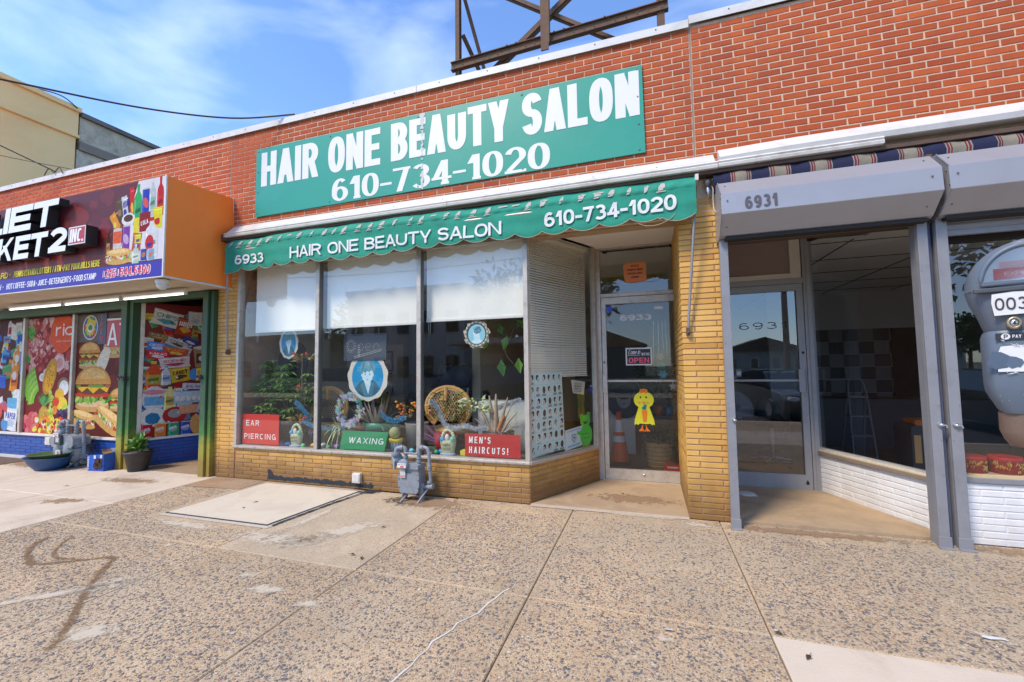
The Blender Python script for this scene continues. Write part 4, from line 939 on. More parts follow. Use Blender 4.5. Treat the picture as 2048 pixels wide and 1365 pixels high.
# frog, hair poster, certificate, notice on the side window (inside face)
def S3(s, z, o=.0): return A0+AU*s+IN*(.026+o)+Z3*z
po = thing('hairstyle_poster', 'curled pale blue poster with rows of mens haircut heads inside the side window', 'poster', tuple(S3(.35, .95)))
b = MB(); vs = []; NN = 10
def PB(u, v):  # poster surface, slight curl
    return S3(.035+.60*u+.03*(1-v), .50+.93*v-.03*(1-u)*(1-v), .012+.03*(1-v)**3*sin(u*3)+.006*sin(u*5+v*3))
b.add([PB(i/NN, k/NN) for i in range(NN+1) for k in range(NN+1)], [(i*(NN+1)+k, (i+1)*(NN+1)+k, (i+1)*(NN+1)+k+1, i*(NN+1)+k+1) for i in range(NN) for k in range(NN)], 0, (.45, .70, .68), True)
b.build('sheet', M['print'], po)
b = MB(); q = random.Random(12)
def PQ(u, v, e): return PB(u, v)-IN*e
for r in range(7):
    for c_ in range(6):
        u, v = (c_+.5)/6, 1-(r+.5)/7
        def E(du, dv, ru, rv, e, col, n=12): b.add([PQ(u+du+ru*cos(2*pi*i/n), v+dv+rv*sin(2*pi*i/n), e) for i in range(n)], [tuple(range(n))], 0, col)
        cell = (.62, .78, .75) if q.random() < .6 else (.70, .80, .74)
        b.add([PQ(u+a/6*.46, v+w/7*.46, .0012) for a, w in ((-1, -1), (1, -1), (1, 1), (-1, 1))], [(0, 1, 2, 3)], 0, cell)
        kind = q.random(); sk = (.62, .62, .56); hr = (.03, .05, .05) if q.random() < .8 else (.25, .25, .22); t = q.choice((-.012, .012, .006))
        E(0, -.052, .06, .018, .0018, (.25, .3, .3) if q.random() < .5 else (.7, .75, .72))
        if kind < .3: E(0, .008, .042, .045, .0024, hr); E(0, -.035, .025, .012, .002, sk)
        else: E(t*-1, .016, .043, .036, .0021, hr); E(t, -.006, .032, .038, .0026, sk); E(-t*1.5, .034, .034, .016, .003, hr); E(-t*2.2, .012, .012, .02, .0032, hr)
        if kind >= .3: E(t-.010, .0, .004, .003, .0034, (.1, .1, .1), 6); E(t+.012, .0, .004, .003, .0034, (.1, .1, .1), 6); E(t, -.022, .008, .0025, .0034, (.3, .2, .2), 6)
b.build('printed_heads', M['print'], po)
ce = thing('certificate', 'white card with a blue shield emblem propped in the side window below the frog', 'notice', tuple(S3(.84, .55)))
def quadS(b, s0, s1, z0, z1, o, c, skew=0): b.add([S3(s0, z0, o), S3(s1, z0+skew, o), S3(s1+.005, z1+skew, o), S3(s0+.005, z1, o)], [(0, 1, 2, 3)], 0, c)
b = MB(); quadS(b, .66, 1.01, .475, .72, .006, (.66, .76, .78), .03); b.build('card', M['print'], ce)
b = MB()
def PS(pts, o, c): b.add([S3(s, z, o) for s, z in pts], [tuple(range(len(pts)))], 0, c)
PS([(.79, .655), (.88, .66), (.885, .60), (.84, .55), (.79, .595)], .004, (.10, .25, .38)); PS([(.80, .645), (.87, .65), (.875, .603), (.84, .565), (.80, .60)], .003, (.55, .68, .75)); PS([(.815, .63), (.86, .632), (.86, .60), (.818, .60)], .002, (.15, .3, .42))
for i in range(12): quadS(b, .70+i*.023, .717+i*.023, .69+i*.002, .702+i*.002, .004, (.15, .4, .6))
for i in range(10): quadS(b, .71+i*.025, .73+i*.025, .505+i*.002, .525+i*.002, .004, (.1, .45, .65))
b.build('emblem', M['print'], ce)
fg = thing('frog_cutout', 'bright green foam frog cutout standing in the side window', 'decoration', tuple(S3(1.05, .46)))
b = MB(); gr = (.06, .62, .06)
def PR(pts, o, c, t=.004): b.prism(pts, tuple(A0+IN*(.03+o)), AU, Z3, AN, t, 0, c)
def ES(s, z, rs_, rz, n=18): return [(s+rs_*cos(2*pi*i/n), z+rz*sin(2*pi*i/n)) for i in range(n)]
PR(ES(1.09, .62, .125, .14), .0, gr); PR(ES(1.075, .80, .10, .075), .001, gr); PR(ES(1.0, .86, .03, .035), .002, gr); PR(ES(1.15, .875, .03, .035), .002, gr); PR([(.985, .62), (.90, .655), (.91, .685), (1.0, .68)], .003, gr); b.build('body', M['paint'], fg)
b = MB(); PR([(1.02, .80), (1.06, .79), (1.10, .79), (1.135, .81), (1.10, .765), (1.05, .765)], -.004, (.02, .05, .01), .002)
PR(ES(1.0, .865, .01, .012, 8), -.005, (.02, .05, .02), .002); PR(ES(1.15, .88, .01, .012, 8), -.005, (.02, .05, .02), .002)
for i in range(3): PR(ES(1.02+i*.05, .64, .018, .005, 8), -.004, (.02, .08, .02), .002); PR(ES(1.04+i*.045, .585, .018, .005, 8), -.004, (.02, .08, .02), .002)
b.build('printed_face', M['paint'], fg)
for s in (1.03, 1.15): MB().tube([S3(s, .50), S3(s-.01, .475), S3(s-.03, .463)], .006, 5, 0, (.5, .25, .05)).tube([S3(s, .50), S3(s+.01, .475), S3(s+.025, .463)], .006, 5, 0, (.5, .25, .05)).build('foot', M['paint'], fg)
nt2 = thing('notice', 'small crooked paper notice taped below the venetian blind', 'notice', tuple(S3(.97, 1.22)))
b = MB(); b.add([S3(.83, 1.17, .004), S3(1.06, 1.135, .004), S3(1.09, 1.30, .004), S3(.80, 1.335, .004)], [(0, 1, 2, 3)], 0, (.62, .60, .52)); b.build('paper', M['print'], nt2)
b = MB()
for i, s in enumerate(('NOTICE', 'KEEP DOOR SHUT', 'PLEASE CALL', 'IF CLOSED')):
    text(b, s, S3(.86, 1.28-i*.032, .001), (AU-Z3*.1).normalized(), Z3, .018, 1., .2, .16, .1, c=(.05, .05, .05), fit=.15)
b.build('lettering', M['print'], nt2)
st_ = thing('window_sticker', 'small round blue security sticker at the right edge of the side window', 'sticker', tuple(S3(1.22, 1.21)))
b = MB(); b.add([S3(s, z, .002) for s, z in ES(1.215, 1.20, .038, .05, 12)], [tuple(range(12))], 0, (.04, .04, .42)); b.add([S3(1.195, 1.235, .001), S3(1.235, 1.235, .001), S3(1.235, 1.25, .001), S3(1.195, 1.25, .001)], [(0, 1, 2, 3)], 0, (.6, .6, .7)); b.build('decal', M['print'], st_)

# ================================================================ MARKET FRONT
sb = thing('shop_sign', 'big market sign box with dark red front, raised MARKET 2 letters and plain orange side', 'sign', (-8.9, -.4, 3.3))
XR, YF, ZL, ZH = -5.74, -.92, 2.70, 3.985
b = MB(); b.add([(XR, YF, ZL), (XR, -.002, 2.715), (XR, -.002, 3.40), (XR+.0, -.17, 3.36), (XR, -.15, 3.55), (XR, -.002, 3.60), (XR, -.002, 4.035), (XR, YF, ZH)], [(0, 1, 2, 3, 4, 5, 6, 7)])
b = MB(); O_ = lambda y, z, d=0: (XR+d, y, z); NG = 14; vs = []
for i in range(NG+1):
    for k in range(NG+1):
        y = YF+(-.003-YF)*i/NG; z = ZL+.002+(ZH-ZL+.045*i/NG)*k/NG
        d = .004*sin(y*5+z*2)
        rr = math.hypot(y+.08, (z-3.42)*.9); d += -.05*math.exp(-(rr/.14)**2)+.018*math.exp(-((rr-.25)/.09)**2)
        vs.append((XR+d, y, z))
b.add(vs, [(i*(NG+1)+k, (i+1)*(NG+1)+k, (i+1)*(NG+1)+k+1, i*(NG+1)+k+1) for i in range(NG) for k in range(NG)], sm=True); b.build('side_panel', M['orange'], sb)
for a_ in ((YF-.006, YF+.012, ZL-.01, ZH+.01), (YF+.0125, -.002, ZL-.014, ZL+.004), (-.014, -.002, 3.62, 4.04)): MB().box(XR-.012, XR+.008, *a_).build('edge_trim', M['cap'], sb)
MB().box(-12.3, XR-.013, YF+.01, -.004, ZH-.02, ZH).build('top', M['orange'], sb)
b = MB()
for i in range(6):
    x0 = -12.3+i*1.095; b.box(x0, x0+1.085, YF+.02, -.47, ZL-.004, ZL+.012); b.box(x0, x0+1.085, -.46, -.01, ZL-.002, ZL+.012)
b.build('soffit_panels', M['soffit_market'], sb)
MB().box(-12.3, -5.78, YF+.02, -.01, ZL+.013, ZL+.03).build('soffit_gap', M['dark'], sb)
MB().box(-12.3, XR-.013, YF-.004, YF+.02, ZL-.012, ZL+.004).build('lower_trim', M['cap'], sb)
# face
FACE = YF-.002
b = MB(); X0 = -12.3; XE = XR-.013
def rect(b, x0, x1, z0, z1, e, c): b.add([(x0, FACE-e, z0), (x1, FACE-e, z0), (x1, FACE-e, z1), (x0, FACE-e, z1)], [(0, 1, 2, 3)], 0, c)
mar = (.10, .008, .010)
rect(b, X0, XE, ZL, ZH, 0, (.10, .010, .012))
q = random.Random(14)
for i in range(60):  # mottled dark red print
    x, z = q.uniform(-9.6, -6.6), q.uniform(3.05, 3.95); r = q.uniform(.06, .22); cc = q.uniform(.10, .2)
    b.add([(x+r*cos(2*pi*k/9)*q.uniform(.6, 1.2), FACE-.0004-i*.00001, min(3.98, max(2.95, z+r*sin(2*pi*k/9)*q.uniform(.5, 1)))) for k in range(9)], [tuple(range(9))], 0, (cc, cc*.12*q.uniform(.6, 1.2), .014))
b.add([(-12.3, FACE-.0012, 2.97), (XE, FACE-.0012, 2.97), (XE, FACE-.0012, 2.99), (-8.5, FACE-.0012, 3.20), (-12.3, FACE-.0012, 3.2)], [(0, 1, 2, 3, 4)], 0, (.19, .018, .012))
b.add([(-6.25, FACE-.0016, ZH), (XE, FACE-.0016, ZH), (XE, FACE-.0016, 2.92), (-6.6, FACE-.0016, 2.93), (-6.5, FACE-.0016, 3.3)], [(0, 1, 2, 3, 4)], 0, (.62, .58, .58))
rect(b, X0, XE, ZL, 2.905, .002, (.045, .03, .32)); b.build('printed_face', M['print'], sb)
# raised letters
def raised(s, x0, x1, z, h, wv, name='raised_letter', wh=.2, sh=.16):
    w_ = 1.; 
    for _ in range(12): w_ *= 1+((x1-x0)/text_width(s, h, w_, wv, .045)-1)*.8
    x = x0
    for ch in s:
        if ch == ' ': x += .38*h*w_; continue
        b = MB(); dx = text(b, ch, (x, FACE-.03, z), X3, UP, h, w_, wv, wh, .045, N=-Y3, d=.11, sh=sh, m=0, m2=1, lift=.00015)
        b.build(name, [M['letter'], M['black']], sb); x += dx
raised('LIET', -9.42, -7.66, 3.53, .37, .33, wh=.24); raised('MARKET', -10.35, -7.86, 3.125, .335, .30, wh=.23); raised('2', -7.80, -7.42, 3.145, .335, .29, wh=.23, sh=.12)
inc = MB().box(-7.34, -6.98, FACE-.15, FACE-.02, 3.20, 3.45, 0, (.02, .02, .02)).box(-7.335, -6.985, FACE-.153, FACE-.15, 3.205, 3.445, 0, (.75, .7, .68)).box(-7.32, -7.0, FACE-.155, FACE-.153, 3.22, 3.43, 0, (.42, .01, .015)).build('inc_box', M['paint'], sb)
b = MB(); text(b, 'INC.', (-7.31, FACE-.1555, 3.235), X3, UP, .18, 1., .2, .14, .05, c=(.8, .8, .78), fit=.29, sh=.1); b.build('lettering', M['paint'], inc)
for t_, x0, x1, z, h, c in (('GIFT CARD *', -9.72, -8.95, 2.925, .088, (.75, .62, .02)), ('PENNSYLVANIA LOTTERY / ATM * PAY YOUR BILLS HERE', -8.89, -6.91, 2.925, .088, (.75, .62, .02)),
        ('SANDWICH *', -9.95, -9.12, 2.755, .085, (.75, .75, .78)), ('HOT COFFEE * SODA * JUICE * DETERGENTS * FOOD STAMP', -9.06, -6.96, 2.755, .085, (.75, .75, .78))):
    b = MB(); text(b, t_, (x0, FACE-.0035, z), X3, UP, h, 1., .17, .14, .07, c=c, fit=x1-x0, sh=.1, gap=.7); b.build('lettering', M['print'], sb)
b = MB(); text(b, '(215) 544.5490', (-6.885, FACE-.0035, 2.745), X3, UP, .125, 1., .32, .26, .0, c=(.8, .7, .75), fit=.93, sh=.1, gap=.7)
text(b, '(215) 544.5490', (-6.875, FACE-.0052, 2.752), X3, UP, .112, 1., .16, .13, .12, c=(.65, .02, .03), fit=.91, sh=.1, gap=.7); b.build('lettering', M['print'], sb)

# ---- printed artwork kit (flat print, drawn in colour on the panel)
class Print:
    def __init__(s, O, U, V, N): s.O, s.U, s.V, s.N = Vector(O), Vector(U), Vector(V), Vector(N); s.b = MB(); s.e = .0004; s.clip = None
    def poly(s, pts, c):
        if s.clip:
            x0, x1, z0, z1 = s.clip; pts = [(min(x1, max(x0, a)), min(z1, max(z0, e))) for a, e in pts]
        s.e += .000012; s.b.add([s.O+s.U*a+s.V*e+s.N*s.e for a, e in pts], [tuple(range(len(pts)))], 0, c)
    def ell(s, x, z, rx, rz, c, n=14, a=0., jit=0, q=random.Random(1)):
        ca, sa = cos(a), sin(a); P = []
        for i in range(n):
            t = 2*pi*i/n; k = 1+(q.uniform(-jit, jit) if jit else 0); px, pz = rx*cos(t)*k, rz*sin(t)*k; P.append((x+px*ca-pz*sa, z+px*sa+pz*ca))
        s.poly(P, c)
    def rect(s, x, z, w, h, c, a=0.):
        ca, sa = cos(a), sin(a); s.poly([(x+px*w/2*ca-pz*h/2*sa, z+px*w/2*sa+pz*h/2*ca) for px, pz in ((-1, -1), (1, -1), (1, 1), (-1, 1))], c)
    def word(s, t, x, z, h, w, c, a=0., wv=.2):
        u = (s.U*cos(a)+s.V*sin(a)); v = (s.V*cos(a)-s.U*sin(a)); s.e += .00001
        text(s.b, t, s.O+s.U*x+s.V*z+s.N*s.e, u, v, h, 1., wv, wv*.75, .08, c=c, fit=w, N=s.N, lift=.00005); s.e += .00025
    def can(s, x, z, w, h, c, c2, t=''):
        s.rect(x, z, w, h, c); s.rect(x, z+h*.52, w*.85, h*.06, (.6, .6, .62)); s.rect(x, z-h*.52, w*.85, h*.05, (.5, .5, .52)); s.rect(x-w*.36, z, w*.10, h, tuple(min(1, k*1.7+.05) for k in c)); s.ell(x, z, w*.36, h*.22, c2, a=.5)
        if t: s.word(t, x-w*.36, z-h*.08, h*.2, w*.72, (.85, .85, .85), .3)
    def bottle(s, x, z, w, h, c, lab, cap, a=0):
        P = [(-.5, -.5), (.5, -.5), (.5, .12), (.42, .25), (.16, .36), (.16, .47), (-.16, .47), (-.16, .36), (-.42, .25), (-.5, .12)]
        ca, sa = cos(a), sin(a); T = lambda p: (x+p[0]*w*ca-p[1]*h*sa, z+p[0]*w*sa+p[1]*h*ca)
        s.poly([T(p) for p in P], c); s.poly([T(p) for p in ((-.18, .45), (.18, .45), (.18, .55), (-.18, .55))], cap); s.poly([T(p) for p in ((-.5, -.3), (.5, -.3), (.5, .05), (-.5, .05))], lab)
        s.poly([T(p) for p in ((-.42, -.48), (-.32, -.48), (-.32, .15), (-.42, .15))], tuple(min(1, k*1.6+.06) for k in c)); s.poly([T(p) for p in ((-.34, -.2), (.34, -.16), (.34, -.05), (-.34, -.1))], tuple(k*.4 for k in lab))
    def bag(s, x, z, w, h, c, c2, t='', tc=(.9, .9, .9), a=0.):
        ca, sa = cos(a), sin(a); P = [(-.5, -.5), (-.2, -.47), (.2, -.5), (.5, -.48), (.46, -.2), (.48, .2), (.5, .5), (.1, .47), (-.3, .5), (-.5, .48), (-.46, 0)]
        s.poly([(x+p*w*ca-r*h*sa, z+p*w*sa+r*h*ca) for p, r in P], c); s.ell(x, z-h*.18, w*.3, h*.16, c2, a=a, jit=.2); s.rect(x, z+h*.36, w*.8, h*.05, tuple(min(1, k*1.4+.08) for k in c), a)
        if t: s.word(t, x-w*.36*ca+.02*h*sa, z+h*.02-w*.36*sa, h*.26, w*.72, tc, a)
    def burger(s, x, z, w, q):
        h = w*.8
        s.ell(x, z-h*.42, w*.48, h*.13, (.62, .34, .10)); s.ell(x, z-h*.36, w*.47, h*.08, (.72, .5, .25))
        for i in range(26): s.ell(x+q.uniform(-.48, .48)*w, z-h*.26+q.uniform(-.06, .05)*h, w*.07, h*.05, q.choice(((.10, .30, .03), (.25, .45, .06), (.45, .6, .15))), 7, q.uniform(0, 3), .3, q)
        for i in range(5): s.ell(x+(-.36+i*.18)*w, z-h*.16, w*.14, h*.05, (.6, .05, .02), 9, 0, .1, q)
        s.ell(x, z-h*.07, w*.47, h*.08, (.16, .06, .025), 12, 0, .08, q)
        s.poly([(x-.46*w, z+.02*h), (x-.3*w, z-.10*h), (x-.15*w, z+.0*h), (x+.02*w, z-.13*h), (x+.2*w, z), (x+.4*w, z-.1*h), (x+.47*w, z+.03*h)], (.85, .5, .03))
        for i in range(9): s.ell(x+q.uniform(-.42, .42)*w, z+.04*h, w*.08, h*.035, q.choice(((.35, .04, .03), (.5, .12, .06), (.15, .35, .04))), 8, 0, .2, q)
        s.poly([(x-w*.5, z+h*.08)]+[(x+w*.5*cos(t), z+h*.08+h*.42*sin(t)) for t in [pi-k*pi/14 for k in range(1, 14)]]+[(x+w*.5, z+h*.08)], (.66, .31, .07))
        s.poly([(x-w*.36, z+h*.2)]+[(x+w*.40*cos(t), z+h*.16+h*.30*sin(t)) for t in [pi-k*pi/10 for k in range(1, 10)]]+[(x+w*.36, z+h*.2)], (.80, .46, .13))
        for i in range(22): s.ell(x+q.uniform(-.32, .32)*w, z+h*q.uniform(.22, .42), w*.013, w*.008, (.92, .8, .5), 5, q.uniform(0, 3))
    def hoagie(s, x, z, w, a, q):
        ca, sa = cos(a), sin(a); T = lambda p, r: (x+p*w*ca-r*w*sa, z+p*w*sa+r*w*ca)
        s.ell(*T(0, -.10), w*.5, w*.11, (.68, .40, .12), 16, a)
        for i in range(46): s.ell(*T(q.uniform(-.46, .46), q.uniform(-.06, .05)), w*.05, w*.03, q.choice(((.15, .38, .04), (.35, .55, .1), (.6, .06, .03), (.55, .12, .08), (.75, .6, .35), (.8, .75, .6))), 7, q.uniform(0, 3), .3, q)
        s.ell(*T(0, .11), w*.48, w*.10, (.76, .45, .13), 16, a); s.ell(*T(-.02, .135), w*.38, w*.055, (.88, .62, .26), 14, a)
    def banana(s, x, z, r, a0, c, c2):
        for k in range(3):
            R0 = r*(1-.13*k); P = [(x+R0*cos(a0+t), z+R0*sin(a0+t)) for t in [i*1.35/9 for i in range(10)]]+[(x+.78*R0*cos(a0+t)+.02, z+.82*R0*sin(a0+t)) for t in [1.25-i*1.1/7 for i in range(8)]]
            s.poly(P, c if k % 2 == 0 else c2)
    def blobs(s, x0, x1, z0, z1, n, r, cols, q, jit=.25):
        for i in range(n): s.ell(q.uniform(x0, x1), q.uniform(z0, z1), r*q.uniform(.5, 1.2), r*q.uniform(.4, 1), q.choice(cols), 9, q.uniform(0, 3), jit, q)
    def done(s, name, parent): return s.b.build(name, M['art'], parent)

# products on the sign face corner
q = random.Random(21); P = Print((0, FACE, 0), X3, Z3, -Y3); P.e = .0021
P.bag(-6.60, 3.66, .13, .30, (.12, .07, .03), (.3, .2, .1), a=.35); P.bag(-6.68, 3.50, .12, .26, (.75, .30, .02), (.8, .6, .1), a=.6); P.bag(-6.49, 3.66, .11, .34, (.62, .60, .62), (.05, .05, .3), 'SNACK', (.04, .04, .3), a=.2)
P.bag(-6.355, 3.72, .09, .42, (.62, .02, .02), (.8, .5, .05), a=.1)
P.bottle(-6.245, 3.66, .15, .52, (.03, .42, .10), (.05, .35, .12), (.05, .4, .1)); P.can(-6.10, 3.68, .13, .36, (.02, .05, .42), (.7, .1, .1)); P.bottle(-5.975, 3.72, .12, .46, (.55, .58, .58), (.3, .5, .4), (.75, .75, .75)); P.bottle(-5.83, 3.72, .12, .48, (.55, .01, .015), (.6, .02, .02), (.6, .02, .02))
P.ell(-6.42, 3.50, .13, .085, (.78, .76, .74)); P.ell(-6.42, 3.515, .09, .05, (.09, .045, .02)); P.rect(-6.1, 3.43, .2, .25, (.30, .01, .015)); P.word('COLA', -6.17, 3.38, .06, .14, (.8, .8, .8), .2); P.bag(-5.87, 3.46, .18, .28, (.78, .68, .02), (.6, .02, .02)); P.rect(-6.26, 3.36, .10, .28, (.8, .66, .03))
P.bottle(-6.80, 3.2, .07, .36, (.05, .03, .02), (.5, .3, .1), (.1, .1, .1)); P.rect(-6.62, 3.22, .16, .36, (.65, .60, .55)); P.rect(-6.62, 3.28, .15, .16, (.75, .12, .04)); P.can(-6.45, 3.24, .14, .34, (.22, .05, .32), (.55, .4, .6)); P.bag(-6.24, 3.18, .17, .24, (.6, .10, .05), (.1, .05, .3), '', a=-.1); P.bag(-6.22, 3.22, .12, .12, (.7, .65, .05), (.1, .1, .3))
P.bottle(-5.97, 3.2, .24, .50, (.72, .72, .72), (.72, .72, .72), (.6, .02, .02)); P.ell(-6.0, 3.14, .08, .11, (.62, .03, .03)); P.ell(-6.0, 3.12, .05, .03, (.03, .05, .3))
P.hoagie(-6.58, 3.02, .52, -.02, q); P.bottle(-6.25, 3.02, .13, .24, (.5, .62, .5), (.7, .75, .6), (.7, .7, .7)); P.can(-6.1, 3.0, .11, .15, (.05, .06, .35), (.5, .2, .1)); P.can(-5.97, 2.99, .13, .14, (.2, .45, .6), (.7, .2, .1))
P.done('printed_products', sb)

# tube lights and camera
for x0, x1 in ((-8.9, -7.55), (-7.5, -6.18), (-10.4, -8.95)):
    tl = thing('tube_light', {-8.9: 'second lit tube light under the market sign box, left of the end one', -7.5: 'lit tube light under the market sign box nearest the salon', -10.4: 'lit tube light under the market sign box at the left edge of the photo'}[x0], 'tube light', (x0, -.33, 2.62), 'tube lights under the market sign box')
    MB().tube([(x0+.03, -.33, 2.600), (x1-.03, -.33, 2.600)], .011, 10).build('tube', emis('lit_tube', (1, .98, .93), 1.6), tl)
    MB().box(x0, x1, -.355, -.305, 2.622, 2.66).box(x0, x0+.028, -.348, -.312, 2.585, 2.622).box(x1-.028, x1, -.348, -.312, 2.585, 2.622).build('fixture', M['cap'], tl, bevel=.003)
dc = thing('dome_camera', 'white dome security camera hanging at the corner of the market sign box', 'camera', (-5.93, -.80, 2.69))
MB().lathe((-5.93, -.80, 2.685), [(.075, 0), (.078, -.03), (.07, -.05)], 18).build('base', M['cap'], dc)
MB().lathe((-5.93, -.80, 2.635), [(.066, 0), (.064, -.03), (.045, -.065), (.02, -.082), (0, -.085)], 18).build('dome', plain('frosted_dome', (.55, .55, .52), .25, var=.1), dc)

# green frames
gf = thing('shutter_gate', 'green painted steel shutter posts and beams worn yellow at the foot, at the market entrance', 'shutter', (-7, 0, 0))
for x0, x1, lx in ((-7.945, -7.72, -7.83), (-6.17, -5.99, -6.13)):
    p = MB().box(x0, x0+(x1-x0)*.58, -.10, .03, 0, 2.67).build('post', M['gpost'], gf, bevel=.006)
    MB().box(x0+(x1-x0)*.58+.012, x1, -.07, .04, 0, 2.67).build('post', M['gpost'], gf, bevel=.004)
    MB().box(x0+(x1-x0)*.58, x0+(x1-x0)*.58+.012, -.05, .03, 0, 2.67).build('guide_groove', M['dark'], gf)
    l = MB()
    for dx in ((0, .075) if lx < -7 else (0,)): l.lathe((lx+dx-.03, -.10, 1.42), [(.036, 0), (.036, .05), (.026, .05), (.02, .03), (0, .03)], 14, (0, -1, 0))
    l.build('shutter_lock', M['black'], gf)
MB().box(-12.3, -7.95, -.07, .05, 2.52, 2.67).build('header_beam', M['gpost'], gf, bevel=.005)
MB().box(-7.72, -6.17, -.07, .05, 2.60, 2.68).build('header_beam', M['gpost'], gf, bevel=.005)
MB().box(-12.3, -6.0, .06, .2, 2.665, 3.5).build('header_board', M['soffit_market'], gf)
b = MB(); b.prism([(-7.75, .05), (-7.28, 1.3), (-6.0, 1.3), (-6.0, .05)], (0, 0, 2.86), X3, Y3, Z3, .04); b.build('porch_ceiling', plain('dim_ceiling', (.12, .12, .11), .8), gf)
MB().box(-6.6, -6.05, .2, .24, 2.70, 2.73).box(-6.06, -6.04, .18, .22, 2.45, 2.70).build('shutter_arm', M['chrome'], gf)
MB().box(-7.25, -6.0, 1.3, 1.34, 0, 2.9).build('inner_door', plain('dark_entry', (.05, .04, .035), .6), gf)

# market windows with printed vinyl
mw = thing('shop_window', 'market front window of three panes covered in printed food posters', 'window', (-9.9, .12, .42))
MB().box(-12.3, -7.94, .03, .14, .41, .445).build('sill', M['cap'], mw, bevel=.004)
for x in (-10.86, -9.44, -12.25): MB().box(x-.03, x+.03, .05, .12, .445, 2.52).build('mullion', M['alu'], mw, bevel=.004)
b = MB(); b.add([(-12.3, .10, .445), (-7.95, .10, .445), (-7.95, .10, 2.52), (-12.3, .10, 2.52)], [(0, 1, 2, 3)], 0, (.11, .018, .016)); b.build('backing_vinyl', M['print'], mw)
def poster(name, x0, x1, z0, z1, fn, seed):
    P = Print((x0, .098, z0), X3, Z3, -Y3); P.clip = (0, x1-x0, 0, z1-z0); fn(P, x1-x0, z1-z0, random.Random(seed)); return P.done(name, mw)
RED = ((.50, .05, .04), (.62, .14, .12), (.42, .03, .03), (.70, .32, .27), (.35, .02, .02), (.72, .45, .38))
def fruits(P, w, h, q):
    P.rect(w/2, h/2, w, h, (.22, .02, .02))
    P.blobs(0, w, h*.55, h, 95, .11, RED, q, .35); P.blobs(0, w*.9, h*.5, h, 50, .05, ((.8, .6, .55), (.75, .5, .45), (.6, .1, .08)), q, .4)
    for i in range(90): a = q.uniform(0, 3); x, z = q.gauss(.2, .1), q.gauss(h*.78, .08); P.rect(x, z, .09, .012, q.choice(((.75, .35, .3), (.55, .1, .08), (.8, .5, .45))), a)
    P.blobs(0, .18, h*.83, h*.92, 12, .07, ((.08, .3, .04), (.2, .45, .08)), q); P.blobs(0, .1, h*.6, h*.66, 6, .05, ((.1, .35, .04),), q)
    P.ell(.95, h*.60, .17, .15, (.78, .55, .52), 16, .2); P.ell(.97, h*.60, .10, .09, (.7, .3, .28), 14, .2); P.ell(.62, h*.52, .10, .08, (.75, .6, .5), 12); P.ell(.50, h*.48, .09, .075, (.85, .80, .72), 12); P.ell(.50, h*.48, .05, .04, (.75, .6, .45), 12)
    P.ell(.72, h*.485, .17, .34, (.62, .30, .03), 18, -.35); P.ell(.72, h*.475, .12, .26, (.85, .42, .02), 18, -.35)
    for i in range(26): P.ell(.72+q.gauss(0, .045), h*.47+q.gauss(0, .11), .016, .012, (.35, .12, .02), 6)
    P.ell(1.12, h*.40, .17, .16, (.30, .18, .10), 16); P.ell(1.13, h*.39, .13, .13, (.86, .86, .82), 16)
    for k in range(4): P.banana(.42+k*.03, h*.36-k*.07, .46-.02*k, 1.9, (.22, .50, .05), (.38, .62, .10))
    P.ell(1.02, h*.33, .13, .11, (.85, .5, .04)); P.ell(1.10, h*.25, .15, .13, (.88, .66, .06)); P.ell(1.2, h*.21, .10, .09, (.5, .65, .08)); P.ell(.93, h*.27, .09, .08, (.75, .06, .02)); P.ell(.90, h*.2, .08, .08, (.8, .25, .05))
    P.blobs(.72, .85, .25, .72, 26, .045, ((.42, .55, .06), (.55, .66, .12)), q, .05)
    P.ell(.60, h*.14, .15, .20, (.55, .33, .05), 14)
    for i in range(30): P.ell(.60+q.uniform(-.12, .12), h*.14+q.uniform(-.17, .17), .022, .022, q.choice(((.7, .45, .08), (.35, .22, .04), (.45, .4, .06))), 4, .78)
    for i in range(15): a = -1.0+i*.15; P.poly([(.58-.02, h*.23), (.60+.02, h*.23), (.60+sin(a)*.27, h*.24+cos(a)*.24)], q.choice(((.06, .22, .05), (.10, .32, .08), (.16, .4, .12))))
    P.blobs(1.0, 1.3, .12, .42, 60, .045, ((.06, .03, .10), (.10, .06, .16), (.03, .02, .06)), q, .05)
    P.blobs(.0, .35, .02, .30, 16, .10, ((.62, .10, .12), (.7, .2, .2), (.5, .05, .08)), q, .05); P.blobs(.35, 1.25, .0, .26, 46, .075, ((.85, .35, .03), (.8, .1, .03), (.85, .6, .05), (.75, .7, .1), (.6, .06, .05), (.8, .75, .5)), q, .08); P.blobs(.5, 1.2, .0, .22, 30, .035, ((.5, .02, .03), (.2, .4, .05), (.8, .2, .05)), q, .1)
    P.ell(1.02, h*.86, .34, .36, (.82, .10, .02), 30); P.word('ria', .83, h*.835, .22, .52, (.88, .85, .84), 0, .17); P.word('MONEY TRANSFER', .86, h*.78, .03, .4, (.85, .5, .4))
poster('poster', -10.83, -9.47, .45, 2.50, fruits, 31)
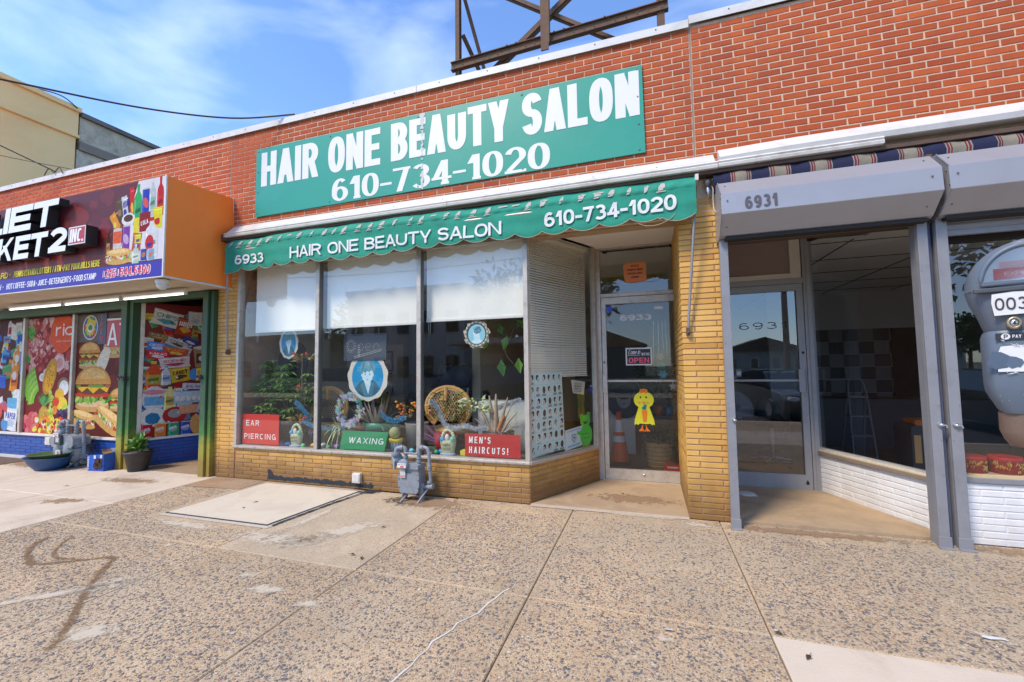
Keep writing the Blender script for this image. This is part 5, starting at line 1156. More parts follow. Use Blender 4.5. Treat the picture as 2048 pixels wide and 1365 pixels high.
def burgers(P, w, h, q):
    P.rect(w/2, h/2, w, h, (.14, .022, .016)); P.rect(w/2, h*.885, w, h*.23, (.17, .13, .10))
    P.blobs(0, w, .2, h*.7, 26, .16, ((.16, .03, .02), (.12, .02, .015), (.2, .03, .02)), q, .2)
    P.burger(.35, h*.66, .56, q); P.hoagie(.98, h*.69, .58, .0, q); P.ell(.98, h*.735, .27, .06, (.72, .40, .12))
    P.ell(.70, h*.60, .13, .30, (.80, .70, .52), 14, -.5); P.ell(.66, h*.52, .10, .10, (.7, .5, .3), 12); P.burger(1.15, h*.30, .46, q)
    P.burger(.48, h*.39, .92, q); P.hoagie(.26, h*.13, .70, -.15, q); P.hoagie(.95, h*.12, .86, -.42, q)
    P.ell(.35, h*.89, .20, .215, (.75, .72, .65), 24); P.ell(.35, h*.89, .175, .19, (.08, .12, .45), 22); P.ell(.35, h*.89, .14, .155, (.75, .6, .08), 20); P.ell(.35, h*.885, .085, .08, (.8, .8, .78), 14); P.ell(.35, h*.89, .06, .05, (.10, .3, .1), 12)
    for i in range(10): a = 2*pi*i/10; P.ell(.35+.145*cos(a), h*.89+.165*sin(a), .035, .035, q.choice(((.1, .45, .1), (.7, .1, .05), (.1, .2, .5), (.7, .6, .1))), 8)
poster('poster', -9.41, -7.96, .45, 2.50, burgers, 32)
PAL = ((.05, .12, .55), (.75, .75, .78), (.6, .03, .03), (.75, .55, .05), (.1, .4, .6), (.7, .25, .03), (.1, .35, .12), (.8, .8, .7))
def household(P, w, h, q):
    P.rect(w/2, h/2, w, h, (.10, .025, .02))
    for i in range(34):
        x, z = q.uniform(.05, w-.05), q.uniform(.75, h-.1); t = q.random(); a = q.uniform(-.4, .4)
        if t < .4: P.bottle(x, z, q.uniform(.10, .16), q.uniform(.25, .42), q.choice(PAL), q.choice(PAL), q.choice(PAL), a)
        elif t < .7: P.bag(x, z, q.uniform(.2, .3), q.uniform(.14, .3), q.choice(PAL), q.choice(PAL), '', a=a)
        else: P.rect(x, z, .22, .12, q.choice(PAL), a); P.rect(x, z, .16, .04, q.choice(PAL), a)
    P.bag(1.17, 1.85, .20, .32, (.75, .7, .6), (.1, .5, .5), '', a=.08); P.rect(1.28, 1.72, .30, .14, (.03, .10, .50), .15)
    P.bottle(1.15, 1.33, .22, .46, (.80, .28, .03), (.72, .20, .02), (.75, .4, .05), -.1); P.ell(1.15, 1.33, .07, .08, (.8, .75, .7)); P.bottle(1.10, .98, .24, .50, (.82, .30, .03), (.75, .15, .03), (.8, .6, .2), -.1); P.ell(1.10, 1.02, .07, .08, (.8, .75, .7)); P.bag(1.33, 1.25, .16, .42, (.10, .28, .62), (.7, .7, .75))
    P.ell(1.22, .72, .12, .05, (.85, .84, .82)); P.rect(1.22, .56, .24, .30, (.82, .82, .80)); P.rect(1.08, .50, .30, .22, (.15, .45, .70))
    P.bag(1.05, .22, .42, .42, (.75, .76, .80), (.5, .6, .7), 'PAPER', (.05, .10, .45), a=-.08); P.can(1.33, .3, .14, .22, (.1, .3, .15), (.7, .7, .7))
    P.blobs(0, .9, 0, .6, 20, .12, ((.7, .7, .72), (.1, .3, .6), (.6, .1, .1)), q)
poster('poster', -12.28, -10.89, .45, 2.50, household, 33)
# OPEN led strip and ATM sign hung inside
ol = thing('led_sign', 'vertical red and blue OPEN light sign in the market window', 'sign', (-8.72, .09, 2.23))
MB().box(-8.83, -8.62, .082, .096, 1.98, 2.50, 0, (.03, .03, .06)).build('board', M['paint'], ol)
b = MB()
for i, ch in enumerate('OPEN'): text(b, ch, (-8.765, .0795, 2.39-i*.118), X3, UP, .085, 1., .12, .10, .1, c=(.8, .03, .05))
b.build('lettering', M['paint'], ol)
b = MB()
for i in range(13):
    for x in (-8.812, -8.638): b.ell((x, .08, 2.0+i*.04), .006, 5, 3, 0, (.15, .25, .9))
b.build('led_dots', M['paint'], ol, kind='stuff')
at = thing('atm_sign', 'red sign with tall white ATM letters in the market window', 'sign', (-8.28, .09, 2.1))
MB().box(-8.60, -7.96, .078, .09, 1.93, 2.40, 0, (.45, .02, .03)).box(-8.60, -7.96, .076, .078, 2.37, 2.40, 0, (.75, .7, .7)).build('board', M['paint'], at)
b = MB(); text(b, 'ATM', (-8.575, .0755, 1.95), X3, UP, .37, 1., .13, .10, .08, c=(.8, .78, .78), fit=.85); b.map(lambda x, y, z: (min(x, -7.962), y, z)); b.build('lettering', M['paint'], at)

# slanting window with product posters
mw2 = thing('shop_window', 'slanting market entrance window covered in printed groceries on dark red', 'window', (-7.45, .5, .42))
CI = -CN
b = MB(); b.obox(C0+CN*.03+Z3*.42, CU, Z3, CI, CL, .035, .12); b.build('sill', M['cap'], mw2)
b = MB(); b.obox(C0+CN*.015+Z3*.455, CU, Z3, CI, .05, 2.4, .06); b.build('jamb', M['alu'], mw2); b = MB(); b.obox(C0+CU*(CL-.05)+CN*.015+Z3*.455, CU, Z3, CI, .05, 2.4, .06); b.build('jamb', M['alu'], mw2)
b = MB(); b.add([C0+CU*.05+Z3*.455, C0+CU*(CL-.05)+Z3*.455, C0+CU*(CL-.05)+Z3*2.62, C0+CU*.05+Z3*2.62], [(0, 1, 2, 3)], 0, (.17, .02, .018)); b.build('backing_vinyl', M['print'], mw2)
P = Print(C0+CU*.05+CN*.002+Z3*.455, CU, Z3, CN); q = random.Random(41); W2 = CL-.10; P.clip = (0, W2, 0, 2.2)
for i in range(70):
    x, z, a = q.uniform(0, W2), q.uniform(.25, 2.0), q.uniform(-.5, .5); c, c2 = q.choice(PAL), q.choice(PAL); c = tuple(k*.7 for k in c)
    if i % 3: P.bag(x, z, q.uniform(.12, .24), q.uniform(.08, .2), c, c2, a=a)
    else: P.bottle(x, z, q.uniform(.07, .12), q.uniform(.18, .32), c, c2, q.choice(PAL), a)
P.bag(.28, 1.92, .40, .26, (.72, .68, .60), (.1, .35, .4), 'CHIPS', (.02, .30, .32), -.25); P.bag(.52, 1.80, .24, .30, (.45, .06, .02), (.8, .4, .05), 'DORITOS', a=-.2); P.bag(.66, 1.95, .20, .24, (.7, .7, .66), (.5, .5, .5)); P.bottle(.85, 1.78, .19, .60, (.80, .62, .08), (.72, .75, .62), (.8, .7, .2)); P.poly([(.92, 1.75), (1.05, 2.1), (1.1, 1.75)], (.02, .3, .08)); P.rect(1.02, 1.45, .14, .5, (.72, .72, .76))
P.bag(.20, 1.62, .32, .10, (.25, .14, .05), (.5, .3, .1), 'M M', a=-.2); P.bag(.42, 1.52, .30, .13, (.55, .52, .5), (.1, .08, .05), 'CHOC', (.05, .03, .02), -.4); P.bag(.60, 1.56, .22, .12, (.06, .06, .25), (.7, .7, .7), '', a=-.5)
P.bag(.16, 1.46, .26, .14, (.05, .25, .65), (.6, .6, .7), 'OREO', a=-.12); P.bag(.40, 1.38, .36, .13, (.62, .10, .03), (.8, .5, .1), 'TWIX', (.85, .6, .1), -.15); P.bag(.18, 1.32, .30, .14, (.65, .03, .04), (.7, .7, .7), 'KAKAO', a=-.1); P.bag(.40, 1.20, .42, .18, (.72, .60, .60), (.5, .05, .1), 'SOPHIE', (.55, .03, .08), .12)
P.poly([(.64, 1.45), (.90, 1.45), (.86, 1.12), (.68, 1.12)], (.42, .27, .13)); P.ell(.77, 1.45, .13, .03, (.7, .68, .62)); P.rect(.77, 1.27, .16, .17, (.10, .06, .04)); P.ell(.77, 1.27, .05, .05, (.75, .7, .6)); P.rect(.93, 1.30, .09, .5, (.62, .12, .03)); P.ell(.93, 1.4, .04, .05, (.75, .6, .4)); P.ell(.93, 1.2, .035, .05, (.75, .6, .1))
P.bottle(.13, .98, .20, .44, (.62, .07, .02), (.35, .35, .05), (.8, .5, .1)); P.bottle(.29, .98, .13, .30, (.6, .62, .64), (.3, .4, .6), (.1, .5, .5)); P.bag(.48, 1.0, .28, .24, (.60, .42, .03), (.12, .05, .02), 'CANDY', (.1, .03, .02), .2); P.ell(.66, 1.0, .06, .10, (.08, .3, .7)); P.bag(.81, 1.0, .24, .22, (.75, .62, .08), (.7, .4, .1), 'CHIPS', (.6, .04, .03)); P.bag(.99, .98, .14, .2, (.6, .1, .05), (.2, .5, .1)); P.rect(.66, .80, .30, .10, (.62, .60, .66), -.05); P.word('MEALTIME', .54, .78, .04, .24, (.15, .1, .3), -.05); P.rect(.93, .78, .16, .16, (.66, .62, .1))
P.ell(.15, .62, .16, .20, (.62, .64, .62)); P.rect(.15, .58, .24, .14, (.15, .38, .60)); P.ell(.15, .72, .14, .04, (.7, .25, .3)); P.bottle(.35, .62, .16, .40, (.78, .68, .25), (.55, .42, .1), (.12, .06, .03)); P.rect(.60, .62, .40, .20, (.35, .52, .66)); P.rect(.60, .66, .40, .10, (.5, .64, .75))
for i in range(5): P.ell(.45+i*.075, .60, .032, .042, (.82, .76, .68))
P.rect(.86, .62, .14, .18, (.62, .12, .06)); P.rect(1.0, .62, .15, .24, (.64, .62, .12)); P.ell(1.0, .6, .04, .04, (.2, .2, .5))
P.ell(.14, .32, .17, .15, (.76, .74, .66), 20); P.ell(.14, .30, .10, .10, (.03, .18, .36), 7); P.ell(.42, .33, .16, .14, (.45, .03, .03), 18); P.ell(.42, .36, .09, .07, (.35, .35, .33), 14); P.rect(.62, .42, .28, .14, (.72, .36, .2), .05); P.ell(.90, .42, .18, .18, (.62, .50, .50), 18); P.ell(.90, .44, .10, .06, (.14, .05, .05)); P.bag(.82, .34, .16, .14, (.12, .12, .45), (.6, .5, .1)); P.bag(1.0, .3, .12, .16, (.12, .06, .06), (.7, .6, .5))
for x, c, t in ((.07, (.55, .01, .015), 'COLA'), (.24, (.80, .22, .02), 'FANTA'), (.41, (.04, .35, .16), 'SPRITE'), (.575, (.03, .10, .45), 'PEPSI')): P.can(x, .11, .145, .20, c, tuple(k*.6+.25 for k in c), t)
P.ell(.72, .15, .09, .17, (.72, .38, .12), 14, .1); P.ell(.83, .14, .05, .07, (.15, .07, .03)); P.rect(.95, .11, .22, .17, (.62, .30, .03)); P.rect(.95, .11, .16, .05, (.15, .05, .03)); P.blobs(.1, 1.05, .2, 2.0, 26, .02, ((.8, .78, .7), (.1, .05, .05), (.6, .1, .05)), q)
P.done('poster', mw2)
MB().poly([C0+CU*.05-CN*.012+Z3*.455, C0+CU*(CL-.05)-CN*.012+Z3*.455, C0+CU*(CL-.05)-CN*.012+Z3*2.85, C0+CU*.05-CN*.012+Z3*2.85]).build('pane', glass_mat('poster_window_glass', .03), mw2)
MB().poly([(-12.25, .112, .445), (-7.95, .112, .445), (-7.95, .112, 2.52), (-12.25, .112, 2.52)]).build('pane', bpy.data.materials['poster_window_glass'], mw)

# ================================================================ GAS METERS
def gas_meter(name, label, P0, market=False):
    x, y, z = P0; t = thing(name, label, 'gas meter', P0, 'gas meters against the shop walls')
    V = lambda a, b_, c: (x+a, y+b_, z+c)
    if not market:
        b = MB(); pr_ = [(-.11, 0), (-.085, -.03), (.085, -.03), (.11, 0), (.12, .06), (.12, .20), (.105, .245), (-.105, .245), (-.12, .20), (-.12, .06)]
        b.prism(pr_, V(0, -.10, .13), X3, Z3, Y3, .16); b.build('body', M['meter'], t, bevel=.012)
        b = MB(); b.prism([(-.125, .0), (-.10, -.038), (.10, -.038), (.125, 0), (.135, .06), (.135, .19), (-.135, .19), (-.135, .06)], V(0, -.112, .13), X3, Z3, Y3, .014)
        for a, c in ((-.12, .03), (.12, .03), (-.125, .12), (.125, .12), (-.06, -.03), (.06, -.03), (-.12, .18), (.12, .18)): b.ell(V(a, -.116, .13+c), (.009, .006, .009), 6, 4)
        b.build('front_plate', M['meter'], t)
        b = MB(); b.prism([(-.13, 0), (.13, 0), (.12, .045), (-.12, .045)], V(0, -.12, .365), X3, Z3, Y3, .19); b.build('top_casting', M['meter'], t, bevel=.01)
    else:
        for dx in (-.14, .10):
            b = MB(); b.ell(V(dx, -.04, .28), (.17, .13, .23), 18, 12); b.build('body_lobe', M['meter'], t)
        b = MB(); b.bevbox(x-.30, x+.26, y-.15, y+.08, z+.30, z+.50, .05); b.build('body', M['meter'], t, bevel=.02)
        MB().box(x-.31, x+.27, y-.16, y+.09, z+.296, z+.312).build('flange', M['meter_dark'], t)
    k = 1.25 if market else 1.
    # register dial and label
    b = MB(); b.lathe(V(-.05*k, -.12*k, .42*k), [(.06, 0), (.06, .03), (.052, .035), (0, .035)], 16, (0, -1, 0)); b.build('register', M['meter'], t)
    b = MB(); b.box(x-.115*k, x-.005, y-.162*k, y-.158*k, z+.385*k, z+.435*k, 0, (.70, .68, .66)); b.box(x-.075*k, x-.03, y-.1635*k, y-.162*k, z+.39*k, z+.405*k, 0, (.6, .04, .05))
    for i in range(5): b.box(x-(.105-.02*i)*k, x-(.097-.02*i)*k, y-.1635*k, y-.162*k, z+.415*k, z+.425*k, 0, (.05, .05, .05))
    b.box(x-.10*k, x-.03*k, y-.13*k, y-.127*k, z+.27*k, z+.36*k, 0, (.55, .52, .5)); b.box(x-.095*k, x-.035*k, y-.1315*k, y-.13*k, z+.28*k, z+.295*k, 0, (.55, .25, .2)); b.build('labels', M['paint'], t)
    if market: MB().box(x-.13, x+.02, y-.19, y-.15, z+.36, z+.50).build('index_box', M['meter_dark'], t, bevel=.006); MB().box(x-.09, x-.01, y-.192, y-.190, z+.40, z+.48, 0, (.5, .52, .5)).box(x-.12, x+.0, y-.174, y-.16, z+.12, z+.27, 0, (.6, .58, .55)).box(x-.06, x-.03, y-.176, y-.174, z+.20, z+.25, 0, (.6, .05, .04)).build('tag', M['paint'], t)
    zt = .50 if not market else .62
    # risers, unions and pipes
    for dx in (-.085*k, .085*k):
        b = MB(); b.tube([V(dx, -.03, .40*k), V(dx, -.03, zt+.04)], .021*k, 10)
        for zz in (.43*k, zt-.03, zt+.01): b.tube([V(dx, -.03, zz), V(dx, -.03, zz+.018)], .03*k, 8)
        b.build('riser', M['meter'], t)
    xr = .21*k; b = MB(); b.tube(smooth([V(.085*k, -.03, zt+.04), V(.095*k, -.03, zt+.085), V(.14*k, -.03, zt+.10), V(xr-.02, -.03, zt+.09), V(xr, -.03, zt+.05), V(xr+.01, -.02, zt-.10), V(xr+.02, -.01, .17)], 4), .02*k, 10)
    for zz in (zt+.03, .38, .35, .20): b.tube([V(xr+.008, -.02, zz), V(xr+.01, -.02, zz+.02)], .029*k, 10)
    b.tube([V(.125*k, -.03, zt+.095), V(.145*k, -.03, zt+.10)], .032*k, 8); b.build('outlet_pipe', M['meter'], t)
    b = MB(); b.tube([V(xr+.03, -.01, .16), V(.12, -.02, .15)], .024*k, 10); b.tube([V(.12, -.02, .20), V(.12, -.02, -.0)], .028*k, 10)
    for zz in (.10, .165): b.tube([V(.12, -.02, zz), V(.12, -.02, zz+.02)], .036*k, 10)
    b.tube([V(xr-.01, -.01, .155), V(xr+.05, -.01, .165)], .033*k, 10); b.build('return_pipe', M['meter'], t)
    b = MB(); b.tube(smooth([V(-.085*k, -.03, zt+.04), V(-.10*k, -.03, zt+.08), V(-.14*k, -.04, zt+.085), V(-.19*k, -.05, zt+.075), V(-.205*k, -.05, zt+.02)], 4), .023*k, 10)
    b.tube([V(-.12*k, -.035, zt+.084), V(-.15*k, -.04, zt+.085)], .032*k, 8); b.lathe(V(-.205*k, -.05, zt+.0), [(.05, .03), (.055, 0), (.03, -.02)], 12)
    b.build('inlet_elbow', M['meter'], t)
    b = MB(); b.lathe(V(-.205*k, -.01, zt-.06), [(.0, -.03), (.05, -.025), (.075, -.005), (.078, .01), (.05, .05), (.0, .065)], 18, (0, -1, 0)); b.tube([V(-.205*k, -.07, zt-.06), V(-.205*k, -.085, zt-.085), V(-.20*k, -.085, zt-.15)], .017, 8); b.build('regulator', M['meter'], t)
    b = MB(); b.tube([V(-.10*k, -.02, .14), V(-.10*k, -.02, -.0)], .027*k, 10)
    for zz in (.03, .075, .11): b.tube([V(-.10*k, -.02, zz), V(-.10*k, -.02, zz+.02)], .034*k, 8)
    b.build('leg_pipe', M['meter_dark'], t)
    b = MB(); b.tube([V(-.03, -.05, .09), V(-.08, -.16, .0)], .012, 4); b.tube([V(.19, -.01, .13), V(.13, -.14, .0)], .013, 4); b.tube([V(-.085*k, -.055, zt+.03), V(.085*k, -.055, zt+.03)], .011, 6); b.build('brackets', M['meter'], t)
    return t
gm1 = gas_meter('gas_meter', 'grey-blue gas meter on bent pipes in front of the salon low brick wall', (-2.63, -.17, 0))
gm2 = gas_meter('gas_meter', 'grey gas meter with rounded lobes in front of the blue market wall', (-8.93, -.11, .01), True)
def ubox(name, label, x, z, w, h, y=-.0, c='cap'):
    t = thing(name, label, 'utility box', (x, y, z), 'small boxes on the low walls'); MB().box(x-w/2, x+w/2, y-.05, y, z, z+h).build('case', M['fascia'], t, bevel=.005); MB().box(x-w/2+.01, x+w/2-.01, y-.056, y-.05, z+.02, z+h-.01).build('cover', M['fascia'], t, bevel=.003)
    MB().tube([(x+w*.2, y-.02, z), (x+w*.2, y-.02, z-.06 if z > .1 else 0.0)], .006, 6).build('wire', M['black'], t)
ubox('utility_box', 'small cream utility box low on the yellow brick wall beside the hatch', -3.52, .085, .115, .12, -.0)
ubox('utility_box', 'small cream utility box on the blue market wall behind the basins', -9.92, .27, .15, .13, .07)

# basins, box, plant in front of the market
def basin(name, label, x, y, z, R0, H, col, tilt=0, group='plastic basins in front of the market', sq=.75):
    t = thing(name, label, 'basin', (x, y, z), group)
    b = MB(); b.lathe((0, 0, 0), [(0, .0), (R0*.52, .0), (R0*.55, .004), (R0*.80, H*.45), (R0*.97, H*.95), (R0*1.04, H), (R0*1.04, H-.008), (R0*.95, H-.012), (R0*.78, H*.45), (R0*.5, .012), (0, .012)], 28, sc=(1, sq))
    b.c = [col]*len(b.f); b.xf(Matrix.Translation((x, y, z)) @ Matrix.Rotation(tilt, 4, 'Y')); b.build('bowl', M['paint'], t)
    return t
basin('basin', 'blue plastic basin on the pavement, holding the green one', -9.02, -.36, .004, .36, .20, (.025, .08, .22))
basin('basin', 'green plastic basin nested inside the blue one', -8.98, -.36, .125, .33, .13, (.07, .12, .045), -.03)
cb = thing('cardboard_box', 'open blue printed cardboard box beside the green post', 'box', (-8.08, -.16, 0))
b = MB(); q = random.Random(4)
w, d, h = .30, .22, .26
b.box(0, w, 0, d, .004, .010, 0, (.35, .22, .1))
b.add([(0, 0, .005), (w, 0, .005), (w+.01, -.01, h), (0, -.012, h-.02)], [(0, 1, 2, 3)], 0, (.03, .12, .55)); b.add([(0, 0, .005), (0, d, .005), (-.05, d, h-.01), (0, -.012, h-.02)], [(0, 1, 2, 3)], 0, (.05, .2, .6))
b.add([(w, 0, .005), (w, d, .005), (w+.01, d, h+.01), (w+.01, -.01, h)], [(0, 1, 2, 3)], 0, (.04, .12, .5)); b.add([(0, d, .005), (w, d, .005), (w+.01, d, h+.01), (-.05, d, h-.01)], [(0, 1, 2, 3)], 0, (.42, .22, .06))
b.add([(-.05, d, h-.01), (w*.5, d, h), (w*.45, d-.02, h+.05), (-.03, d-.03, h+.03)], [(0, 1, 2, 3)], 0, (.5, .3, .2)); b.add([(w*.5, d, h), (w+.01, d, h+.01), (w+.02, d-.02, h+.06), (w*.5, d-.02, h+.05)], [(0, 1, 2, 3)], 0, (.7, .7, .7))
mt = Matrix.Translation((-8.24, -.28, .003)) @ Matrix.Rotation(.12, 4, 'Z'); b.xf(mt); b.build('carton', M['soft'], cb)
b = MB()
for (x, z, r) in ((.20, .14, .06), (.24, .09, .05), (.17, .08, .05), (.255, .16, .04)): b.prism([(x+r*cos(2*pi*i/12), z+r*sin(2*pi*i/12)) for i in range(12)], (0, -.012, 0), X3, Z3, -Y3, .0005, 0, (.06, .03, .02))
b.prism([(.13, .19), (.17, .19), (.17, .24), (.13, .24)], (0, -.014, 0), X3, Z3, -Y3, .0005, 0, (.7, .7, .72)); b.prism([(.25, .2), (.29, .2), (.29, .25), (.25, .25)], (0, -.014, 0), X3, Z3, -Y3, .0005, 0, (.65, .65, .7)); text(b, 'COOKIES', (.045, -.0135, .03), Vector((-.0, 0, 1)), Vector((-1, 0, 0)), .035, 1., .2, .16, .1, c=(.8, .8, .8), fit=.19, N=-Y3)
b.xf(mt); b.build('printing', M['soft'], cb)
pp = thing('potted_plant', 'leafy green plant in a dark grey plastic pot on the pavement at the market entrance', 'potted plant', (-7.48, -.06, 0))
MB().lathe((-7.48, -.06, .003), [(0, 0), (.115, 0), (.12, .005), (.165, .25), (.18, .26), (.185, .30), (.172, .30), (.165, .27), (0, .27)], 24).build('pot', plain('dark_grey_pot', (.035, .032, .03), .6, var=.3, sc=20, dirt=(.12, .09, .06, .4)), pp)
MB().lathe((-7.48, -.06, .27), [(0, .012), (.16, .005)], 16).build('soil', M['bark'], pp)
q = random.Random(77)
for i in range(64):
    a = q.uniform(0, 6.28); el = q.uniform(.25, 1.4); r = q.uniform(0, .10); P0 = Vector((-7.48+r*cos(a), -.06+r*sin(a)*.8, .28+q.uniform(.04, .20)*sin(el)))
    D = Vector((cos(a)*cos(el), sin(a)*cos(el), sin(el)*.8)); 
    if q.random() < .3: D = (D+Vector((.7, -.1, .1))).normalized()
    b = MB(); b.leaf(P0, D, Vector((q.uniform(-.4, .4), -.3, 1)), q.uniform(.09, .17), q.uniform(.05, .08), fold=.2); b.build('leaf', M['leaf_bright'], pp)
b = MB()
for i in range(10): a = q.uniform(0, 6.28); b.tube([(-7.48, -.06, .27), (-7.48+.05*cos(a), -.06+.04*sin(a), .36), (-7.48+.12*cos(a), -.06+.1*sin(a), .44)], .004, 4)
b.build('stems', M['leaf_bright'], pp)

# ================================================================ VACANT SHOP 6931
sh = thing('shutter_box', 'pale grey roller shutter box numbered 6931 over the vacant shop entrance', 'shutter box', (1.45, -.3, 2.9))
def housing(t, x0, x1, num=None, skew=.0):
    prof = [(-.01, 3.27), (-.245, 3.205), (-.385, 3.055), (-.395, 2.86), (-.235, 2.705), (-.20, 2.690), (-.01, 2.690)]
    b = MB(); b.prism(prof, (x0, 0, 0), Y3, Z3, X3, x1-x0); b.build('housing', M['housing'], t, bevel=.004)
    MB().prism([(-.395, 2.86), (-.235, 2.705), (-.20, 2.69), (-.20, 2.68), (-.24, 2.69), (-.402, 2.858)], (x0-.004, 0, 0), Y3, Z3, X3, .006).prism([(-.255, 3.21), (-.39, 3.06), (-.385, 3.052), (-.245, 3.2)], (x0-.004, 0, 0), Y3, Z3, X3, .006).build('end_seam', M['grey'], t)
    MB().box(x0+.05, x1-.03, -.235, -.12, 2.664, 2.689).build('slot_trim', M['dark'], t)
    b = MB()
    for y, z in ((-.36, 3.02), (-.385, 2.9), (-.3, 2.78)):
        b.ell((x0-.002, y, z), (.004, .008, .008), 6, 4)
    for x in (x0+.05, x1-.07):
        for y, z in ((-.397, 2.98), (-.3, 2.765), (-.300, 3.150)): b.ell((x, y, z), (.008, .004, .008), 6, 4)
    b.build('rivets', M['alu_dark'], t, kind='stuff')
housing(sh, .675, 2.275)
b = MB(); n_ = Vector((0, -.195, -.01)).normalized(); up = Vector((0, -.010, -.195)).normalized()*-1
text(b, '6931', Vector((.868, -.3985, 2.885)), X3, up, .115, 1., .2, .17, .11, fit=.255, c=(.10, .09, .10))
b.build('lettering', M['paint'], sh)
sh2 = thing('shutter_box', 'pale grey roller shutter box over the window with red tins, at the right edge', 'shutter box', (3.6, -.3, 2.9))
housing(sh2, 2.315, 4.9)
MB().box(2.276, 2.314, -.20, -.01, 2.72, 3.24).build('box_gap', M['rust'], sh2)
b = MB(); b.box(2.40, 4.85, -.12, -.06, 2.60, 2.675); b.tube([(2.40, -.09, 2.635), (4.85, -.09, 2.635)], .036, 10); b.box(2.40, 4.85, -.11, -.075, 2.555, 2.60); b.build('shutter_bar', M['grey'], sh2)
for lab, x0, x1, sp in (('grey steel shutter post standing beside the yellow brick pillar', .682, .752, 1), ('grey steel shutter post at the outer end of the slanting white wall', 2.195, 2.265, 0), ('grey steel shutter post left of the window with red tins', 2.322, 2.398, 0)):
    t = thing('shutter_post', lab, 'post', ((x0+x1)/2, -.1, 0), 'grey shutter posts')
    yb = -.115
    MB().box(x0, x1, -.165, -.14, .0, 2.69).box(x0, x0+.012, -.14, yb, .0, 2.69).box(x1-.012, x1, -.14, yb, .0, 2.69).build('channel', M['grey'], t, bevel=.003)
    MB().box(x0+.012, x1-.012, -.139, -.02, .0, 2.69).build('groove', M['grey'], t)
    MB().box(x0-.008, x1+.008, -.172, -.15, .0, .09).box(x0-.012, x1+.012, -.21, -.16, .0, .012).build('foot_plate', M['grey'], t, bevel=.003)
    l = MB(); xx = x1-.012 if x0 < 2.3 else x0+.03; l.lathe((xx, -.165, .985), [(.02, 0), (.02, .014), (.012, .018), (.012, .03), (.0, .03)], 12, (0, -1, 0)); 
    if x0 > 2: l.tube([(xx, -.185, .985), (xx+.028, -.185, .985), (xx+.034, -.185, .965)], .008, 6)
    l.build('lock', M['chrome'], t)
    b = MB(); q = random.Random(int(x0*10))
    for i in range(9): b.ell((x0+(x1-x0)*q.choice((.15, .85)), -.166, .3+i*.28), (.004, .003, .004), 5, 3)
    b.build('screws', M['alu_dark'], t, kind='stuff')
MB().box(2.266, 2.321, -.09, .02, 0, 2.69).build('rear_channel', plain('blue_grey_channel', (.14, .16, .24), .5, var=.15, sc=8, dirt=(.1, .1, .12, .5)), bpy.data.objects['shutter_post.001'])

# striped awning remnant behind the boxes
sa = thing('awning', 'rolled navy and cream striped awning with red piping tucked above the shutter boxes', 'awning', (2.5, -.1, 3.3))
b = MB(); x = .66; q = random.Random(2); seq = [((.012, .015, .05), .150), ((.26, .24, .2), .008), ((.16, .015, .02), .014), ((.26, .24, .2), .007), ((.16, .015, .02), .010), ((.26, .225, .165), .10), ((.16, .015, .02), .010), ((.26, .24, .2), .007), ((.16, .015, .02), .014), ((.26, .24, .2), .008)]  # all stripe colours darkened: the shade on the rolled canvas is painted in
while x < 5.:
    for c, w in seq:
        vs = []; k = 3
        for i in range(k+1):
            xx = x+w*i/k; wv = .008*sin(xx*20)+.004*sin(xx*47)
            for (y, z) in ((-.05, 3.40), (-.115, 3.345), (-.135, 3.29), (-.12, 3.22), (-.09, 3.17)): vs.append((xx, y+wv, z))
        b.add(vs, [(i*5+j, (i+1)*5+j, (i+1)*5+j+1, i*5+j+1) for i in range(k) for j in range(4)], 0, c, True); x += w
b.build('striped_canvas', M['soft'], sa)
# wall lamp on the bare render
wl = thing('wall_lamp', 'small weathered lamp holder and wires between the green awning and the shutter box', 'lamp', (.615, -.05, 3.28))
b = MB(); b.lathe((.615, -.005, 3.315), [(.04, 0), (.04, .015), (.02, .025), (.0, .03)], 14, (0, -1, 0)); b.build('base', M['fascia'], wl)
b = MB(); b.lathe((.615, -.06, 3.32), [(.0, .02), (.03, .01), (.038, -.02), (.03, -.05), (.02, -.065)], 14, (0, -.3, 1)); b.build('socket', M['alu_dark'], wl)
b = MB(); b.lathe((.615, -.055, 3.25), [(.02, .0), (.024, -.03), (.014, -.08), (.0, -.11)], 12); b.build('bulb', M['chrome'], wl)
b = MB(); b.tube(smooth([(.63, -.03, 3.30), (.66, -.06, 3.24), (.655, -.07, 3.12), (.66, -.08, 3.02), (.69, -.09, 2.97)]), .0045, 5); b.tube(smooth([(.64, -.03, 3.32), (.68, -.05, 3.34), (.70, -.06, 3.30)]), .004, 5); b.build('wires', M['cap'], wl)

# door
EY = 1.36
d2 = thing('door_frame', 'grey door frame with a boarded transom at the vacant shop', 'door frame', (1.4, EY, 0))
MB().box(.715, .96, EY-.04, EY+.1, 0, 3.03).build('jamb', M['grey_door'], d2)
MB().box(1.80, 1.885, EY-.04, EY+.1, 0, 3.03).box(1.83, 1.85, EY-.05, EY-.04, 0, 3.03).build('jamb', M['grey_door'], d2, bevel=.005)
MB().box(.96, 1.80, EY-.04, EY+.08, 2.47, 2.535).build('transom_bar', M['grey_door'], d2, bevel=.004)
MB().box(.96, 1.70, EY-.03, EY-.01, 2.535, 2.60).box(1.70, 1.79, EY-.03, EY-.01, 2.535, 3.03).box(1.675, 1.70, EY-.035, EY-.01, 2.60, 3.03).build('transom_casing', plain('cream_wood_casing', (.62, .57, .47), .6, var=.08, sc=6), d2, bevel=.004)
MB().box(.96, 1.675, EY-.012, EY+.0, 2.60, 3.03).build('transom_board', plain('mauve_brown_board', (.27, .20, .175), .7, var=.08, sc=5), d2)
d3 = thing('glass_door', 'grey framed glass door of the vacant shop with a pull plate', 'door', (.97, EY, 0))
